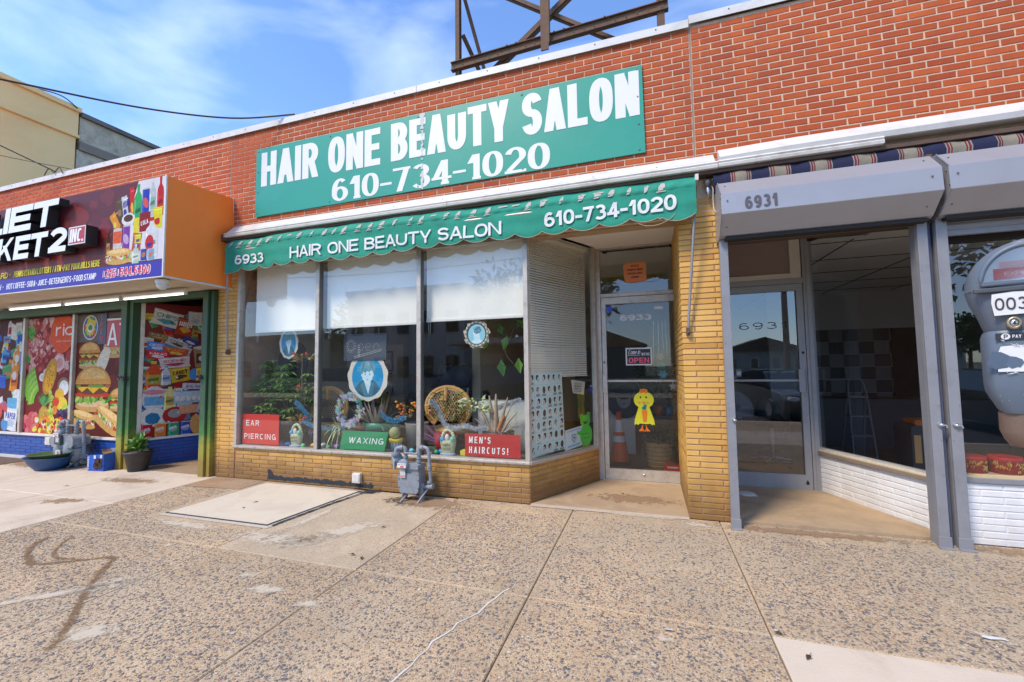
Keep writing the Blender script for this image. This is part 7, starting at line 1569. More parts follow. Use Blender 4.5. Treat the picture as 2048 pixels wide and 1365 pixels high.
# plants ---------------------------------------------------------
def bush(b, P0, n, R0, H, ll, lw, q, sq=.7, up=.4):
    for i in range(n):
        a = q.uniform(0, 6.28); el = q.uniform(-.3, 1.3); r = R0*q.random()**.5
        P = Vector((P0[0]+r*cos(a), P0[1]+r*sin(a)*sq, P0[2]+H*(q.random()-.5)*(1-.4*r/R0)))
        D = Vector((cos(a)*cos(el), sin(a)*cos(el)*sq, sin(el)*up+q.uniform(-.2, .3))); b.leaf(P, D, (q.uniform(-.6, .6), q.uniform(-.8, .2), 1), ll*q.uniform(.6, 1.2), lw*q.uniform(.7, 1.2))
q = random.Random(55)
tp = thing('potted_shrub', 'tall umbrella shrub with bare stems in a grey pot in the left pane', 'potted plant', (-4.98, .45, .445))
MB().lathe((-4.97, .42, .446), [(0, 0), (.13, 0), (.165, .27), (.18, .28), (.18, .33), (.165, .33), (.155, .29), (0, .28)], 24).build('pot', plain('grey_brown_pot', (.17, .14, .12), .6, var=.1), tp)
b = MB(); tips = []
for i in range(11):
    a = q.uniform(0, 6.28); x, y, z = -4.97+.07*cos(a), .42+.06*sin(a), .72; pts = [(x, y, z)]
    tx, tz = q.uniform(-5.42, -4.62), q.uniform(1.05, 1.62); ty = q.uniform(.16, .46)
    for k in range(1, 5): f = k/4; pts.append((x+(tx-x)*f+q.uniform(-.03, .03), y+(ty-y)*f, z+(tz-z)*f**.9))
    b.tube(smooth(pts, 3), [.011*(1-.6*j/13) for j in range(13)], 5); tips.append(pts[-1]); tips.append(pts[-2])
b.build('stems', M['bark'], tp)
b = MB()
for t_ in tips+[(-5.35, .25, 1.2), (-5.3, .3, 1.38), (-5.0, .25, 1.5), (-4.8, .3, 1.15), (-5.15, .2, 1.02), (-4.9, .2, .95), (-5.4, .25, 1.28), (-5.2, .25, .9), (-5.05, .2, 1.25), (-5.35, .2, 1.02)]:
    for w in range(5):  # whorls of long leaflets
        c = Vector(t_)+Vector((q.uniform(-.09, .09), q.uniform(-.07, .07), q.uniform(-.08, .08)))
        for k in range(7): a = 2*pi*k/7+q.uniform(-.2, .2); b.leaf(c, (cos(a), sin(a)*.8, q.uniform(-.35, .1)), (0, 0, 1), q.uniform(.09, .14), .038)
b.build('foliage', M['leaf'], tp)
cr_ = thing('potted_shrub', 'crown of thorns plant with red blossoms and pale leaf edges beside the tall shrub', 'potted plant', (-4.72, .3, .445))
b = MB()
for pts in ([(-4.74, .33, .46), (-4.73, .32, .8), (-4.66, .30, 1.1), (-4.70, .28, 1.30), (-4.70, .28, 1.72)], [(-4.76, .33, .46), (-4.78, .3, .9), (-4.62, .3, 1.22)], [(-4.70, .33, .46), (-4.66, .3, .66)]): b.tube(smooth(pts), .011, 6)
b.build('stems', M['bark'], cr_)
b = MB()
for c, r in (((-4.68, .27, 1.66), .13), ((-4.60, .27, 1.22), .12), ((-4.70, .26, .80), .10), ((-4.50, .3, .82), .07)):
    bush(b, c, 34, r, .10, .11, .045, q, .7)
b.build('foliage', M['leaf_croton'], cr_)
b = MB()
for x, z, r in ((-4.78, 1.745, .028), (-4.56, 1.73, .022), (-4.68, 1.265, .036), (-4.60, .825, .034), (-4.52, .85, .02), (-4.64, .79, .022)):
    for k in range(9): b.ell((x+q.uniform(-r, r)*.7, .20+q.uniform(-.01, .01), z+q.uniform(-r, r)*.7), r*.42, 7, 5, 0, (.75, .035, .025))
b.build('blossoms', M['paint'], cr_)
MB().lathe((-4.50, .5, .446), [(0, 0), (.10, 0), (.125, .2), (.135, .2), (.135, .22), (.11, .22), (0, .2)], 18).build('pot', plain('sage_pot', (.20, .24, .14), .6), cr_)
# spider plant
sp_ = thing('potted_plant', 'spider plant with arching striped leaves in a terracotta pot left of the green pot', 'potted plant', (-3.98, .35, .445))
MB().lathe((-3.93, .38, .446), [(0, 0), (.10, 0), (.13, .2), (.145, .2), (.15, .26), (.135, .26), (0, .22)], 20).build('pot', plain('terracotta', (.42, .14, .06), .8, var=.15), sp_)
b = MB()
for i in range(150): a = q.uniform(0, 6.28); el = q.uniform(.3, 1.4); b.blade((-4.02+.06*cos(a), .27+.03*sin(a), .66), (cos(a)*cos(el), sin(a)*cos(el)*.6, sin(el)), q.uniform(.22, .42), .020, q.uniform(.1, .45), 6)
b.build('leaves', M['leaf_spider'], sp_)
# green pot with agave like leaves
gp_ = thing('potted_plant', 'grey-brown sword leaved plant in a wide green pot under the large portrait', 'potted plant', (-3.48, .45, .445))
MB().lathe((-3.48, .42, .446), [(0, 0), (.17, 0), (.20, .25), (.235, .255), (.24, .345), (.225, .35), (.21, .30), (0, .29)], 30).build('pot', plain('green_pot', (.012, .22, .11), .4, var=.08), gp_)
b = MB()
for i in range(44): a = q.uniform(0, 6.28); el = q.uniform(.5, 1.5); b.blade((-3.48+.06*cos(a), .32+.05*sin(a), .74), (cos(a)*cos(el), sin(a)*cos(el)*.5, sin(el)), q.uniform(.28, .55), q.uniform(.03, .065), q.uniform(0, .10), 5)
b.build('dry_leaves', M['leaf_dry'], gp_)
b = MB()
for i in range(36): a = q.uniform(0, 6.28); el = q.uniform(.2, .9); b.blade((-3.48+.12*cos(a), .40+.09*sin(a), .73), (cos(a)*cos(el), sin(a)*cos(el)*.5, sin(el)), q.uniform(.15, .38), .012, q.uniform(.02, .15), 4)
b.build('grass_leaves', M['leaf_spider'], gp_)
fl = thing('flower_pot', 'orange blossoms over a pale grey pot right of the green pot', 'potted plant', (-3.08, .6, .445))
MB().lathe((-3.05, .62, .446), [(0, 0), (.13, 0), (.16, .30), (.17, .32), (.155, .32), (0, .28)], 20).build('pot', plain('pale_stone_pot', (.36, .34, .31), .8), fl)
b = MB(); bush(b, (-3.06, .55, .92), 70, .20, .22, .08, .04, q); b.build('foliage', M['leaf_croton'], fl); b = MB()
for i in range(26): b.ell((-3.08+q.uniform(-.16, .16), .42+q.uniform(-.05, .05), .95+q.uniform(-.10, .12)), (.022, .02, .018), 7, 5, 0, q.choice(((.75, .25, .02), (.8, .4, .05), (.7, .12, .03))))
b.build('blossoms', M['paint'], fl)
ct = thing('cactus', 'round ball cactus in a small blue and white striped cup with a yellow rim', 'cactus', (-3.14, .22, .445))
b = MB(); b.ell((-3.14, .22, .68), (.072, .072, .075), 22, 14, jit=.05); b.build('ball', plain('pale_cactus', (.30, .32, .14), .9, var=.4, sc=60, bump=.6), ct)
b = MB(); b.lathe((-3.12, .22, .446), [(0, 0), (.055, 0), (.072, .125)], 24, c=(.7, .72, .72))
for k in range(12): a = 2*pi*k/12; b.tube([(-3.12+.058*cos(a), .22+.058*sin(a), .448), (-3.12+.0735*cos(a), .22+.0735*sin(a), .57)], .006, 4, 0, (.08, .3, .55))
b.build('striped_cup', M['paint'], ct); b = MB(); b.lathe((-3.12, .22, .565), [(.074, 0), (.085, .0), (.088, .045), (.08, .045), (0, .02)], 24); b.c = [(.8, .62, .03)]*len(b.f); b.build('rim', M['paint'], ct)
br = thing('potted_plant', 'dry thick stemmed plant with bare spikes before a white box beside the corner', 'potted plant', (-1.80, .4, .445))
MB().lathe((-1.78, .38, .446), [(0, 0), (.17, 0), (.20, .28), (0, .27)], 20).build('pot', M['black'], br)
b = MB()
for (dx, dz, w, c0) in ((-.06, .44, .045, 0), (.03, .46, .05, 0), (.17, .42, .035, 0), (-.22, .36, .03, 0), (.28, .24, .02, 0), (-.28, .16, .022, 0), (.02, .22, .04, 1), (.13, .20, .045, 1), (-.16, .2, .025, 0), (.34, .10, .016, 0), (-.05, .3, .03, 0), (.24, .38, .016, 0)):
    P0 = Vector((-1.80+dx*.25, .32, .70)); P1 = Vector((-1.80+dx, .28+abs(dx)*.2, .72+dz)); b.tube([P0, P0.lerp(P1, .5)+Vector((0, 0, .02)), P1], [w*.8, w*.62, w*.2], 7, 0, (.50, .36, .25) if not c0 else (.55, .20, .05))
b.build('stems', M['soft'], br)
b = MB()
for i in range(50): a = q.uniform(0, 6.28); b.blade((-1.80+.08*cos(a), .36+.08*sin(a), .72), (cos(a), sin(a)*.4, q.uniform(.05, .9)), q.uniform(.2, .42), .012, q.uniform(0, .2), 4)
b.build('dry_leaves', M['leaf_dry'], br)
b = MB(); bush(b, (-2.08, .35, 1.03), 60, .17, .20, .08, .045, q); bush(b, (-1.98, .3, .98), 26, .12, .10, .08, .045, q); b.build('foliage', M['leaf_spider'], br)
wb = tag(MB().bevbox(-2.16, -1.50, .66, .95, .446, 1.06, .01, 0, (.70, .69, .64)).build('white_box', M['paint']), 'white box standing behind the dry thick stemmed plant', 'box')
sh_ = thing('croton_plant', 'reddish green croton right of the second mullion with a garland on it', 'potted plant', (-2.55, .45, .445)); b = MB(); bush(b, (-2.50, .45, .98), 130, .22, .55, .10, .04, q); b.build('foliage', M['leaf_croton'], sh_); MB().lathe((-2.52, .42, .446), [(0, 0), (.12, 0), (.15, .22), (0, .2)], 20, c=(.45, .02, .03)).build('red_pot', M['paint'], sh_)
b = MB()
for i in range(24): a = q.uniform(0, 6.28); b.tube([(-2.52, .35, .55), (-2.52+q.uniform(-.26, .26), .22+q.uniform(-.05, .1), .55+q.uniform(.05, .30))], .003, 4, 0, q.choice(((.35, .12, .45), (.6, .4, .65), (.5, .1, .3))))
b.build('purple_tinsel', M['paint'], sh_)
# leaves pressed to the glass, upper right
vn = thing('hanging_plant', 'large green leaves hanging inside the pane beside the corner, behind the woman portrait', 'plant', (-1.7, .5, 1.7)); 
for (x, z, l, a) in ((-1.78, 1.95, .16, -1.2), (-1.66, 1.80, .2, -1.9), (-1.55, 1.98, .18, -.6), (-1.75, 1.50, .22, -1.45), (-1.52, 1.52, .2, -1.5), (-1.60, 2.05, .15, .4), (-1.9, 1.72, .14, -2.4)):
    MB().leaf((x, .42, z+.1), (cos(a), 0, sin(a)), (0, -1, .2), l, l*.55).build('leaf', M['leaf_bright'], vn)
MB().tube(smooth([(-1.5, .45, 2.2), (-1.6, .45, 1.95), (-1.7, .45, 1.7), (-1.6, .45, 1.55)]), .008, 5).build('stem', M['bark'], vn)
# wicker chairs
def wicker(label, x, y, z0):
    t = thing('wicker_chair', label, 'chair', (x, y, 0), 'wicker chairs behind the salon display'); rx, rz = .335, .28
    hoop = [(x+rx*cos(a*pi/20), y, z0+rz*sin(a*pi/20)) for a in range(-6, 27)]
    MB().tube(hoop, .026, 8, 0, (.90, .48, .14)).tube([(p[0]*.88+x*.12, p[1]-.01, p[2]*.88+z0*.12) for p in hoop], .014, 6, 0, (.85, .42, .12)).build('hoop', M['soft'], t)
    MB().tube([(x-.02, y-.02, z0+rz), (x-.02, y-.02, z0+rz*.35)], [.03, .02], 8, 0, (.9, .48, .14)).build('spindle', M['soft'], t)
    b = MB(); k = -1.3
    while k < 1.3:
        for s in (1, -1):
            seg = []
            for j in range(25):
                v = -1+j/12; u = k+s*v*.55
                if u*u+v*v < .84 and v > -.75: seg.append((x+u*rx, y+.006*s, z0+v*rz))
            if len(seg) > 1: b.tube([seg[0], seg[-1]], .0045, 4, 0, (.85, .58, .32), False)
        k += .115
    for j in range(5): v = -.6+j*.32; u = math.sqrt(max(0, .82-v*v)); b.tube([(x-u*rx, y, z0+v*rz), (x+u*rx, y, z0+v*rz)], .004, 4, 0, (.45, .25, .1), False)
    b.build('woven_back', M['soft'], t)
    b = MB(); b.lathe((x, y+.3, z0-.36), [(0, 0), (.33, 0), (.34, .05), (.30, .08), (0, .09)], 20); b.c = [(.6, .32, .1)]*len(b.f); b.build('seat', M['soft'], t)
    for dx in (-.25, .25):
        for dy in (.08, .45): MB().tube([(x+dx, y+dy, .447), (x+dx*.9, y+dy, z0-.33)], .02, 6, 0, (.42, .2, .06)).build('leg', M['soft'], t)
wicker('round backed wicker chair seen through the right pane under the parked car reflection', -2.62, .70, .965)
wicker('round backed wicker chair left of the wreath behind the middle pane', -4.66, .78, .95)
# tinsel
def tinsel(name, label, pts, r, cols, dens, lab_cat='garland'):
    b = MB(); P = [Vector(p) for p in smooth(pts, 8)]; q = random.Random(len(pts)*7+int(r*1000))
    for i in range(len(P)-1):
        for k in range(dens):
            p = P[i].lerp(P[i+1], q.random()); a, e = q.uniform(0, 6.28), q.uniform(-1.5, 1.5); d = Vector((cos(a)*cos(e), sin(a)*cos(e), sin(e))); l = r*q.uniform(.6, 1.2)
            s = d.orthogonal().normalized()*.0035; b.add([p-s, p+s, p+d*l+s*.4, p+d*l-s*.4], [(0, 1, 2, 3)], 0, q.choice(cols))
    b.tube(P, .004, 4, 0, cols[0]); return tag(b.build(name, M['paint']), label, lab_cat)
TB = [(.04, .30, .50), (.10, .45, .62), (.02, .20, .42), (.35, .6, .7)]; TW = [(.62, .64, .66), (.5, .52, .56), (.75, .75, .76)]
tinsel('tinsel_garland', 'blue tinsel garland sloping down in the left pane onto the crown of thorns', [(-4.72, .2, 1.05), (-4.63, .2, .98), (-4.55, .2, .90), (-4.50, .22, .82)], .035, TB, 40)
tinsel('tinsel_garland', 'blue tinsel garland between the left pane and the wreath', [(-4.58, .18, .80), (-4.48, .18, .76), (-4.36, .18, .73), (-4.22, .18, .71), (-4.05, .18, .70), (-3.9, .18, .74), (-3.76, .18, .84)], .032, TB, 26)
tinsel('tinsel_garland', 'blue tinsel garland drooping right of the green pot', [(-3.34, .2, .92), (-3.22, .2, .85), (-3.1, .2, .84), (-2.98, .2, .88)], .036, TB, 50)
tinsel('tinsel_garland', 'silver tinsel garland draped from the croton to the white box', [(-2.62, .2, 1.10), (-2.52, .2, 1.02), (-2.47, .2, .90), (-2.40, .2, .80), (-2.28, .2, .77), (-2.14, .2, .80), (-2.02, .2, .77), (-1.88, .25, .78)], .036, TW, 30)
tinsel('tinsel_garland', 'silver tinsel garland behind the spikes beside the corner mullion', [(-1.80, .45, 1.0), (-1.66, .45, 1.05), (-1.52, .45, 1.10)], .036, TW, 50)
# wreath
wr = thing('wreath', 'pastel pink, blue and yellow flower wreath hanging in front of the large portrait', 'wreath', (-3.77, .14, .97))
cols = [(.70, .30, .55), (.20, .45, .75), (.75, .68, .20), (.30, .68, .50), (.62, .45, .75), (.15, .55, .70), (.8, .5, .6), (.75, .8, .85)]
b = MB(); q = random.Random(19)
for i in range(210):
    a = q.uniform(0, 6.28); rr = .185+q.uniform(-.045, .045); c = Vector((-3.77+rr*cos(a)*.92, .14+q.uniform(-.035, .03), .97+rr*sin(a))); col = q.choice(cols); d = Vector((q.uniform(-.5, .5), -1, q.uniform(-.5, .5))).normalized(); u = d.orthogonal().normalized(); v = d.cross(u); s = q.uniform(.016, .026)
    for k in range(5): t_ = 2*pi*k/5; w_ = u*cos(t_)+v*sin(t_); x_ = u*cos(t_+.6)+v*sin(t_+.6); b.add([c, c+w_*s, c+(w_+x_)*s*.62+d*.006, c+x_*s*.9], [(0, 1, 2, 3)], 0, col)
    b.ell(tuple(c+d*.003), .004, 5, 3, 0, (.8, .7, .3))
b.build('blossoms', M['paint'], wr, kind='stuff'); MB().tube([(-3.77+.185*cos(k*pi/12)*.92, .16, .97+.185*sin(k*pi/12)) for k in range(25)], .02, 6, 0, (.1, .2, .12)).build('ring', M['soft'], wr)
# eggs
EG = [(-4.99, .42, .09), (-4.94, .30, .55), (-4.80, .72, .58), (-4.62, .05, .5), (-4.50, .5, .3), (-4.43, .62, .62)]
eggs = [(-4.90, .28, .30, .62), (-4.83, .03, .35, .75), (-4.70, .70, .62, .08), (-4.51, .08, .45, .2), (-4.38, .8, .45, .1), (-4.26, .68, .62, .6), (-4.09, .15, .55, .2), (-4.0, .45, .12, .6), (-3.91, .75, .6, .05), (-3.83, .15, .6, .3), (-2.86, .05, .5, .6), (-2.78, .65, .55, .05), (-2.64, .75, .32, .1), (-2.52, .1, .5, .25), (-2.48, .03, .35, .62)]
names = ['purple', 'blue', 'yellow', 'green', 'orange', 'white', 'dark green', 'violet', 'amber', 'mint green', 'turquoise', 'mustard', 'salmon orange', 'leaf green', 'sky blue']
where = ['beside the EAR PIERCING placard', 'next to the purple one', 'left of the first basket', 'behind the first basket', 'right of the first basket', 'left of the first mullion', 'right of the first mullion', 'near the spider plant', 'in front of the spider plant', 'beside the WAXING placard', 'left of the second mullion', 'at the foot of the second mullion', 'behind the gas meter pipe', 'left of the second basket', 'at the left foot of the second basket']
cc = [(.35, .12, .5), (.08, .3, .7), (.8, .65, .05), (.1, .5, .2), (.8, .35, .03), (.75, .73, .7), (.08, .35, .12), (.4, .15, .55), (.8, .5, .03), (.15, .6, .35), (.15, .5, .6), (.7, .55, .05), (.75, .22, .08), (.08, .45, .2), (.08, .4, .65)]
for i, e in enumerate(eggs):
    y = .12+.05*(i % 3); col = cc[i]; b = MB(); b.ell((0, 0, 0), (.043, .03, .03), 14, 10, 0, col)
    b.xf(Matrix.Translation((e[0]+.0, y, .476)) @ Matrix.Rotation(i*.9, 4, 'Z')); b.c = [col]*len(b.f)
    tag(b.build('easter_egg', M['paint']), '%s plastic easter egg %s' % (names[i], where[i]), 'easter egg', 'easter eggs on the window ledge')
# basket ornaments
def basket(label, x, y):
    t = thing('basket_ornament', label, 'ornament', (x, y, .446), 'plaster easter basket ornaments in the salon window'); cream = (.62, .62, .38)
    b = MB(); b.lathe((x, y, .446), [(0, 0), (.075, 0), (.085, .02), (.105, .15), (.11, .17), (.10, .175), (0, .16)], 22, sc=(1, .5)); b.c = [cream]*len(b.f); b.build('basket', M['soft'], t)
    b = MB(); b.tube([(x+.085*cos(a*pi/12), y, .60+.145*sin(a*pi/12)) for a in range(13)], .018, 8, 0, (.66, .68, .40))
    for a in range(13): b.ell((x+.085*cos(a*pi/12), y-.004, .60+.145*sin(a*pi/12)), (.022, .02, .02), 7, 5, 0, (.68, .70, .44) if a % 2 else (.58, .62, .34))
    b.build('handle', M['soft'], t)
    b = MB(); b.ell((x-.065, y-.03, .635), (.032, .025, .035), 10, 8, 0, (.08, .35, .62)); b.ell((x, y-.03, .655), (.03, .022, .045), 10, 8, 0, (.72, .62, .55)); b.ell((x+.065, y-.03, .635), (.032, .025, .035), 10, 8, 0, (.15, .55, .38)); b.build('eggs', M['paint'], t)
    b = MB(); b.ell((x, y-.01, .455), (.11, .06, .018), 14, 6, 0, (.35, .42, .62)); b.build('grass_base', M['soft'], t)
    b = MB(); text(b, 'HAPPY', (x-.06, y-.058, .555), X3, UP, .03, 1., .2, .16, .1, c=(.12, .13, .08), fit=.12); text(b, 'EASTER', (x-.06, y-.056, .51), X3, UP, .028, 1., .2, .16, .1, c=(.12, .13, .08), fit=.12); b.build('lettering', M['print'], t)
basket('cream easter basket ornament right of the EAR PIERCING placard', -4.70, .2); basket("cream easter basket ornament left of the MEN'S HAIRCUTS placard", -2.37, .2)
yb_ = tag(MB().bevbox(-2.20, -2.10, .18, .26, .447, .51, .01, 0, (.72, .6, .05)).build('yellow_dish', M['paint']), "small yellow dish between the second basket and the MEN'S HAIRCUTS placard", 'dish')
db = thing('pinwheel', 'dark blue flower pinwheel in front of the sage pot', 'decoration', (-4.50, .25, .60)); b = MB()
for k in range(6): a = k*pi/3; b.leaf((-4.50, .24, .64), (cos(a), -.1, sin(a)), (0, -1, 0), .055, .04, 0, (.03, .04, .10))
b.build('petals', M['paint'], db); MB().tube([(-4.50, .25, .446), (-4.50, .25, .64)], .003, 4, 0, (.1, .3, .1)).build('stick', M['paint'], db)
b = MB(); q = random.Random(6)
for i in range(90): x = q.uniform(-5.5, -4.9); b.ell((x, q.uniform(.07, .11), .449), (.018, .012, .01), 6, 4, 0, q.choice(((.55, .42, .30), (.4, .25, .14), (.66, .58, .48))))
tag(b.build('fallen_petals', M['soft'], kind='stuff'), 'dry fallen petals along the sill under the EAR PIERCING placard', 'petals')
w_ = tag(MB().ell((-1.25+.0, .62, .56), (.13, .13, .16), 14, 10, 0, (.55, .5, .45), .18).build('ornament', M['soft']), 'pale lumpy ornament behind the hairstyle poster and the frog', 'ornament')

# behind the door glass ------------------------------------------
cn = thing('traffic_cone', 'orange traffic cone with two white bands just inside the salon door', 'traffic cone', (-.47, 2.3, .012))
b = MB(); b.bevbox(-.64, -.30, 2.13, 2.47, .012, .04, .01, 0, (.06, .05, .05)); b.build('base', M['paint'], cn)
prof = [(.135, .04), (.035, .78), (.025, .79), (0, .79)]; b = MB()
def cr2(z): return .135-(z-.04)/.74*.10
b.lathe((-.47, 2.3, 0), [(cr2(.04), .04), (cr2(.78), .78), (.0, .785)], 24, c=(.85, .10, .02)); b.c = [(.85, .11, .02)]*len(b.f); b.build('cone', M['paint'], cn)
for z0, z1 in ((.33, .42), (.48, .66)): b = MB(); b.lathe((-.47, 2.3, 0), [(cr2(z0)+.002, z0), (cr2(z1)+.002, z1)], 24); b.c = [(.72, .74, .75)]*len(b.f); b.build('reflective_band', M['paint'], cn)
bk = thing('wicker_planter', 'wicker basket planter with trailing leaves inside the salon door', 'planter', (.12, 2.0, .012)); b = MB(); b.lathe((.10, 2.05, .014), [(0, 0), (.15, 0), (.19, .36), (.20, .38), (.18, .38), (0, .34)], 26); b.c = [(.42, .30, .14)]*len(b.f)
for z in range(12): rr = .152+.04*z/12; b.tube([(.10+rr*cos(a*pi/10), 2.05+rr*sin(a*pi/10), .03+z*.03) for a in range(21)], .008, 5, 0, (.50, .36, .16) if z % 2 else (.33, .22, .1), False)
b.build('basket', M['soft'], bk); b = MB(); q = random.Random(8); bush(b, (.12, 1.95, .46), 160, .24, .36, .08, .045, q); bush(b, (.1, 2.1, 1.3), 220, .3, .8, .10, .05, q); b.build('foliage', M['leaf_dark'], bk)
rb = tag(MB().bevbox(.16, .42, 1.72, 1.9, .014, .13, .02, 0, (.62, .03, .02)).box(.20, .34, 1.715, 1.72, .09, .11, 0, (.7, .6, .6)).build('red_tub', M['paint']), 'small red tub on the floor just inside the salon door', 'tub')
dp = thing('portrait_board', 'grey round board with a womans face leaning behind the traffic cone', 'portrait', (-.43, 2.9, .9)); P = Print((-.42, 2.9, .95), X3, Z3, -Y3); P.ell(0, 0, .30, .34, (.07, .08, .09), 28); P.ell(0, 0, .12, .17, (.42, .44, .44), 18); P.ell(0, .1, .16, .12, (.03, .03, .04), 14)
for i in range(7): P.poly([(-.1+i*.03, .12), (-.08+i*.03, .12), (-.1+i*.032, .03)], (.03, .03, .04))
P.ell(-.045, .01, .02, .008, (.05, .05, .05)); P.ell(.045, .01, .02, .008, (.05, .05, .05)); P.ell(0, -.09, .03, .01, (.2, .15, .15)); P.done('printed_face', dp); MB().box(-.9, -.25, 2.93, 2.96, .02, .95).box(-.15, -.1, 2.9, 2.95, .3, .8, 0, (.6, .5, .05)).build('white_panel', M['cap'], dp)
wc = thing('wind_chime', 'wind chime with teal flowers and silver tubes hanging inside the salon door', 'wind chime', (.18, 1.5, 1.9)); b = MB()
for dx, l in ((-.08, .55), (-.02, .42), (.03, .40), (.07, .45)): b.tube([(.16+dx, 1.5, 2.10), (.16+dx*1.2, 1.5, 2.1-l)], .006, 6)
b.build('tubes', M['chrome'], wc); b = MB(); q = random.Random(2)
for (x, z, c) in ((.15, 1.62, (.5, .3, .2)), (.16, 1.50, (.05, .3, .28)), (.18, 1.38, (.12, .45, .5))):
    for k in range(6): a = k*pi/3; b.leaf((x, 1.48, z), (cos(a), -.2, sin(a)), (0, -1, 0), .065, .05, 0, c)
b.build('flowers', M['paint'], wc)
for i, (x, z, c, l) in enumerate(((.30, 1.22, (.5, .48, .52), 'pale star ornament hanging at the right edge of the salon door'), )):
    b = MB(); b.prism([(x+(.06 if k % 2 == 0 else .028)*cos(pi/2+k*pi/5), z+(.07 if k % 2 == 0 else .03)*sin(pi/2+k*pi/5)) for k in range(10)], (0, 1.45, 0), X3, UP, Y3, .02, 0, c); tag(b.build('star_ornament', M['paint']), l, 'ornament')
sf = thing('shelf', 'wooden shelf with coloured pots inside the right half of the salon door', 'shelf', (.2, 2.8, .7)); MB().box(-.15, .41, 2.7, 3.0, .66, .69).box(-.15, -.11, 2.7, 3.0, 0, .66).build('board', M['bark'], sf)
for i, (x, c, n_) in enumerate(((-.02, (.55, .12, .03), 'terracotta pot on the left of the inner shelf'), (.14, (.65, .18, .03), 'orange pot in the middle of the inner shelf'), (.30, (.10, .3, .5), 'blue pot on the right of the inner shelf'))):
    b = MB(); b.lathe((x, 2.8, .69), [(0, 0), (.05, 0), (.07, .14), (.06, .14), (0, .12)], 16); b.c = [c]*len(b.f); tag(b.build('shelf_pot', M['paint']), n_, 'pot', 'pots on the inner shelf')

# ================================================================ ROOFTOP FRAME, NEIGHBOUR, CABLES
rf = thing('billboard_frame', 'rusty bare steel billboard frame standing on the roof behind the parapet', 'billboard frame', (-1.2, 1.8, 4.7))
def ibeam(name, a, c, w=.10, h=.14, mat=M['rust'], lab=None):
    a, c = Vector(a), Vector(c); D = (c-a).normalized(); S_ = D.cross(Z3); S_ = S_.normalized() if S_.length > .01 else X3; U_ = S_.cross(D); l = (c-a).length; b = MB()
    b.obox(a-S_*w/2+U_*(h/2-.012), D, S_, U_, l, w, .012); b.obox(a-S_*w/2-U_*h/2, D, S_, U_, l, w, .012); b.obox(a-S_*.006-U_*(h/2-.012), D, S_, U_, l, .012, h-.024); return b.build(name, mat, rf, lab)
Yb = 1.5
ibeam('beam', (-2.93, Yb, 6.43), (.42, Yb, 6.55), .08, .14)
ibeam('post', (-2.83, Yb+.06, 4.7), (-2.83, Yb+.06, 9.6), .07, .10); ibeam('post', (.32, Yb+.05, 4.7), (.32, Yb+.05, 9.8), .10, .12)
MB().box(-1.40, -1.28, Yb-.09, Yb-.07, 6.27, 9.5).box(-1.28, -1.268, Yb-.09, Yb+.0, 6.38, 9.5).build('upright_angle', M['rust'], rf)
def ang(name, a, c, w=.08):
    a, c = Vector(a), Vector(c); D = (c-a).normalized(); S_ = D.cross(Y3).normalized(); l = (c-a).length; b = MB(); b.obox(a-S_*w/2, D, S_, Y3, l, w, .01); b.obox(a-S_*w/2, D, S_, Y3, l, .01, w); return b.build(name, M['rust'], rf)
ang('diagonal_brace', (-2.93, Yb+.1, 5.8), (.35, Yb+.1, 8.2), .09); ang('diagonal_brace', (-3.0, Yb+.14, 8.24), (.1, Yb+.14, 6.05), .07)
ang('diagonal_brace', (-2.80, Yb+.12, 7.9), (-2.25, Yb+1.2, 5.0), .06); ang('diagonal_brace', (-2.78, Yb+.12, 7.05), (-2.05, Yb+1.9, 5.0), .07)
b = MB(); q = random.Random(3)
for i in range(22): x = -2.85+i*.15; b.ell((x, Yb-.065, 6.43+.036*(x+2.93)+q.choice((-.05, .05))), (.014, .012, .014), 6, 4)
b.build('bolts', M['rust'], rf, kind='stuff')
nb = thing('neighbour_building', 'taller tan stucco building with grey rear wall beyond the left end of the shops', 'building', (-15, 5, 0))
XN = -12.42
MB().box(-22, XN-.10, -.12, 1.43, 0, 7.0).build('tan_wall', M['tan'], nb); MB().box(-22, XN-.07, -.15, 1.45, 7.0, 7.57).build('tan_parapet', M['tan'], nb)
MB().box(-22, XN-.03, -.19, 1.47, 6.96, 7.03).box(-22, XN, -.22, 1.48, 7.57, 7.68).build('tan_cornice', M['tan'], nb, bevel=.012)
MB().box(-22, XN-.10, 1.46, 9.5, 0, 6.7).box(-22, XN-.10, 1.49, 9.5, 6.9, 7.5).build('grey_wall', M['stucco'], nb); MB().box(-22, XN-.04, 1.485, 3.05, 6.70, 6.90).box(-22, XN-.04, 3.06, 4.7, 6.70, 6.90).box(-22, XN-.04, 4.71, 9.5, 6.7, 6.9).build('stone_band', plain('brown_stone_band', (.25, .2, .15), .9, var=.2, sc=6, dirt=(.14, .11, .09, .6)), nb)
MB().box(-22, XN-.02, 1.49, 9.5, 7.5, 7.60).build('grey_coping', plain('dark_stained_coping', (.17, .15, .13), .9, var=.4, sc=10, dirt=(.06, .05, .045, .8)), nb)
def cable(label, pts, r=.012, name='cable'): return tag(MB().tube(smooth(pts, 8), r, 6).build(name, plain('cable_'+str(int(r*1e4)), (.03, .03, .032), .6)), label, 'cable')
cable('thick overhead cable sagging from the left edge to the parapet behind the green sign', [(-8.2, -4.2, 4.75), (-7.2, -3.0, 4.60), (-6.6, -1.9, 4.75), (-6.1, -1.0, 4.90), (-5.4, -.35, 5.0), (-4.66, .02, 5.12)], .011)
cable('cable lying over the tan parapet edge', [(XN-.1, .7, 7.70), (XN+.03, .95, 7.72), (XN+.04, 1.15, 7.72), (XN+.02, 1.38, 7.62)], .012)
cable('thin wire rising to the left from the parapet above the market', [(-10.05, .0, 5.12), (-10.9, -1.2, 5.8), (-11.8, -2.4, 6.9)], .010)
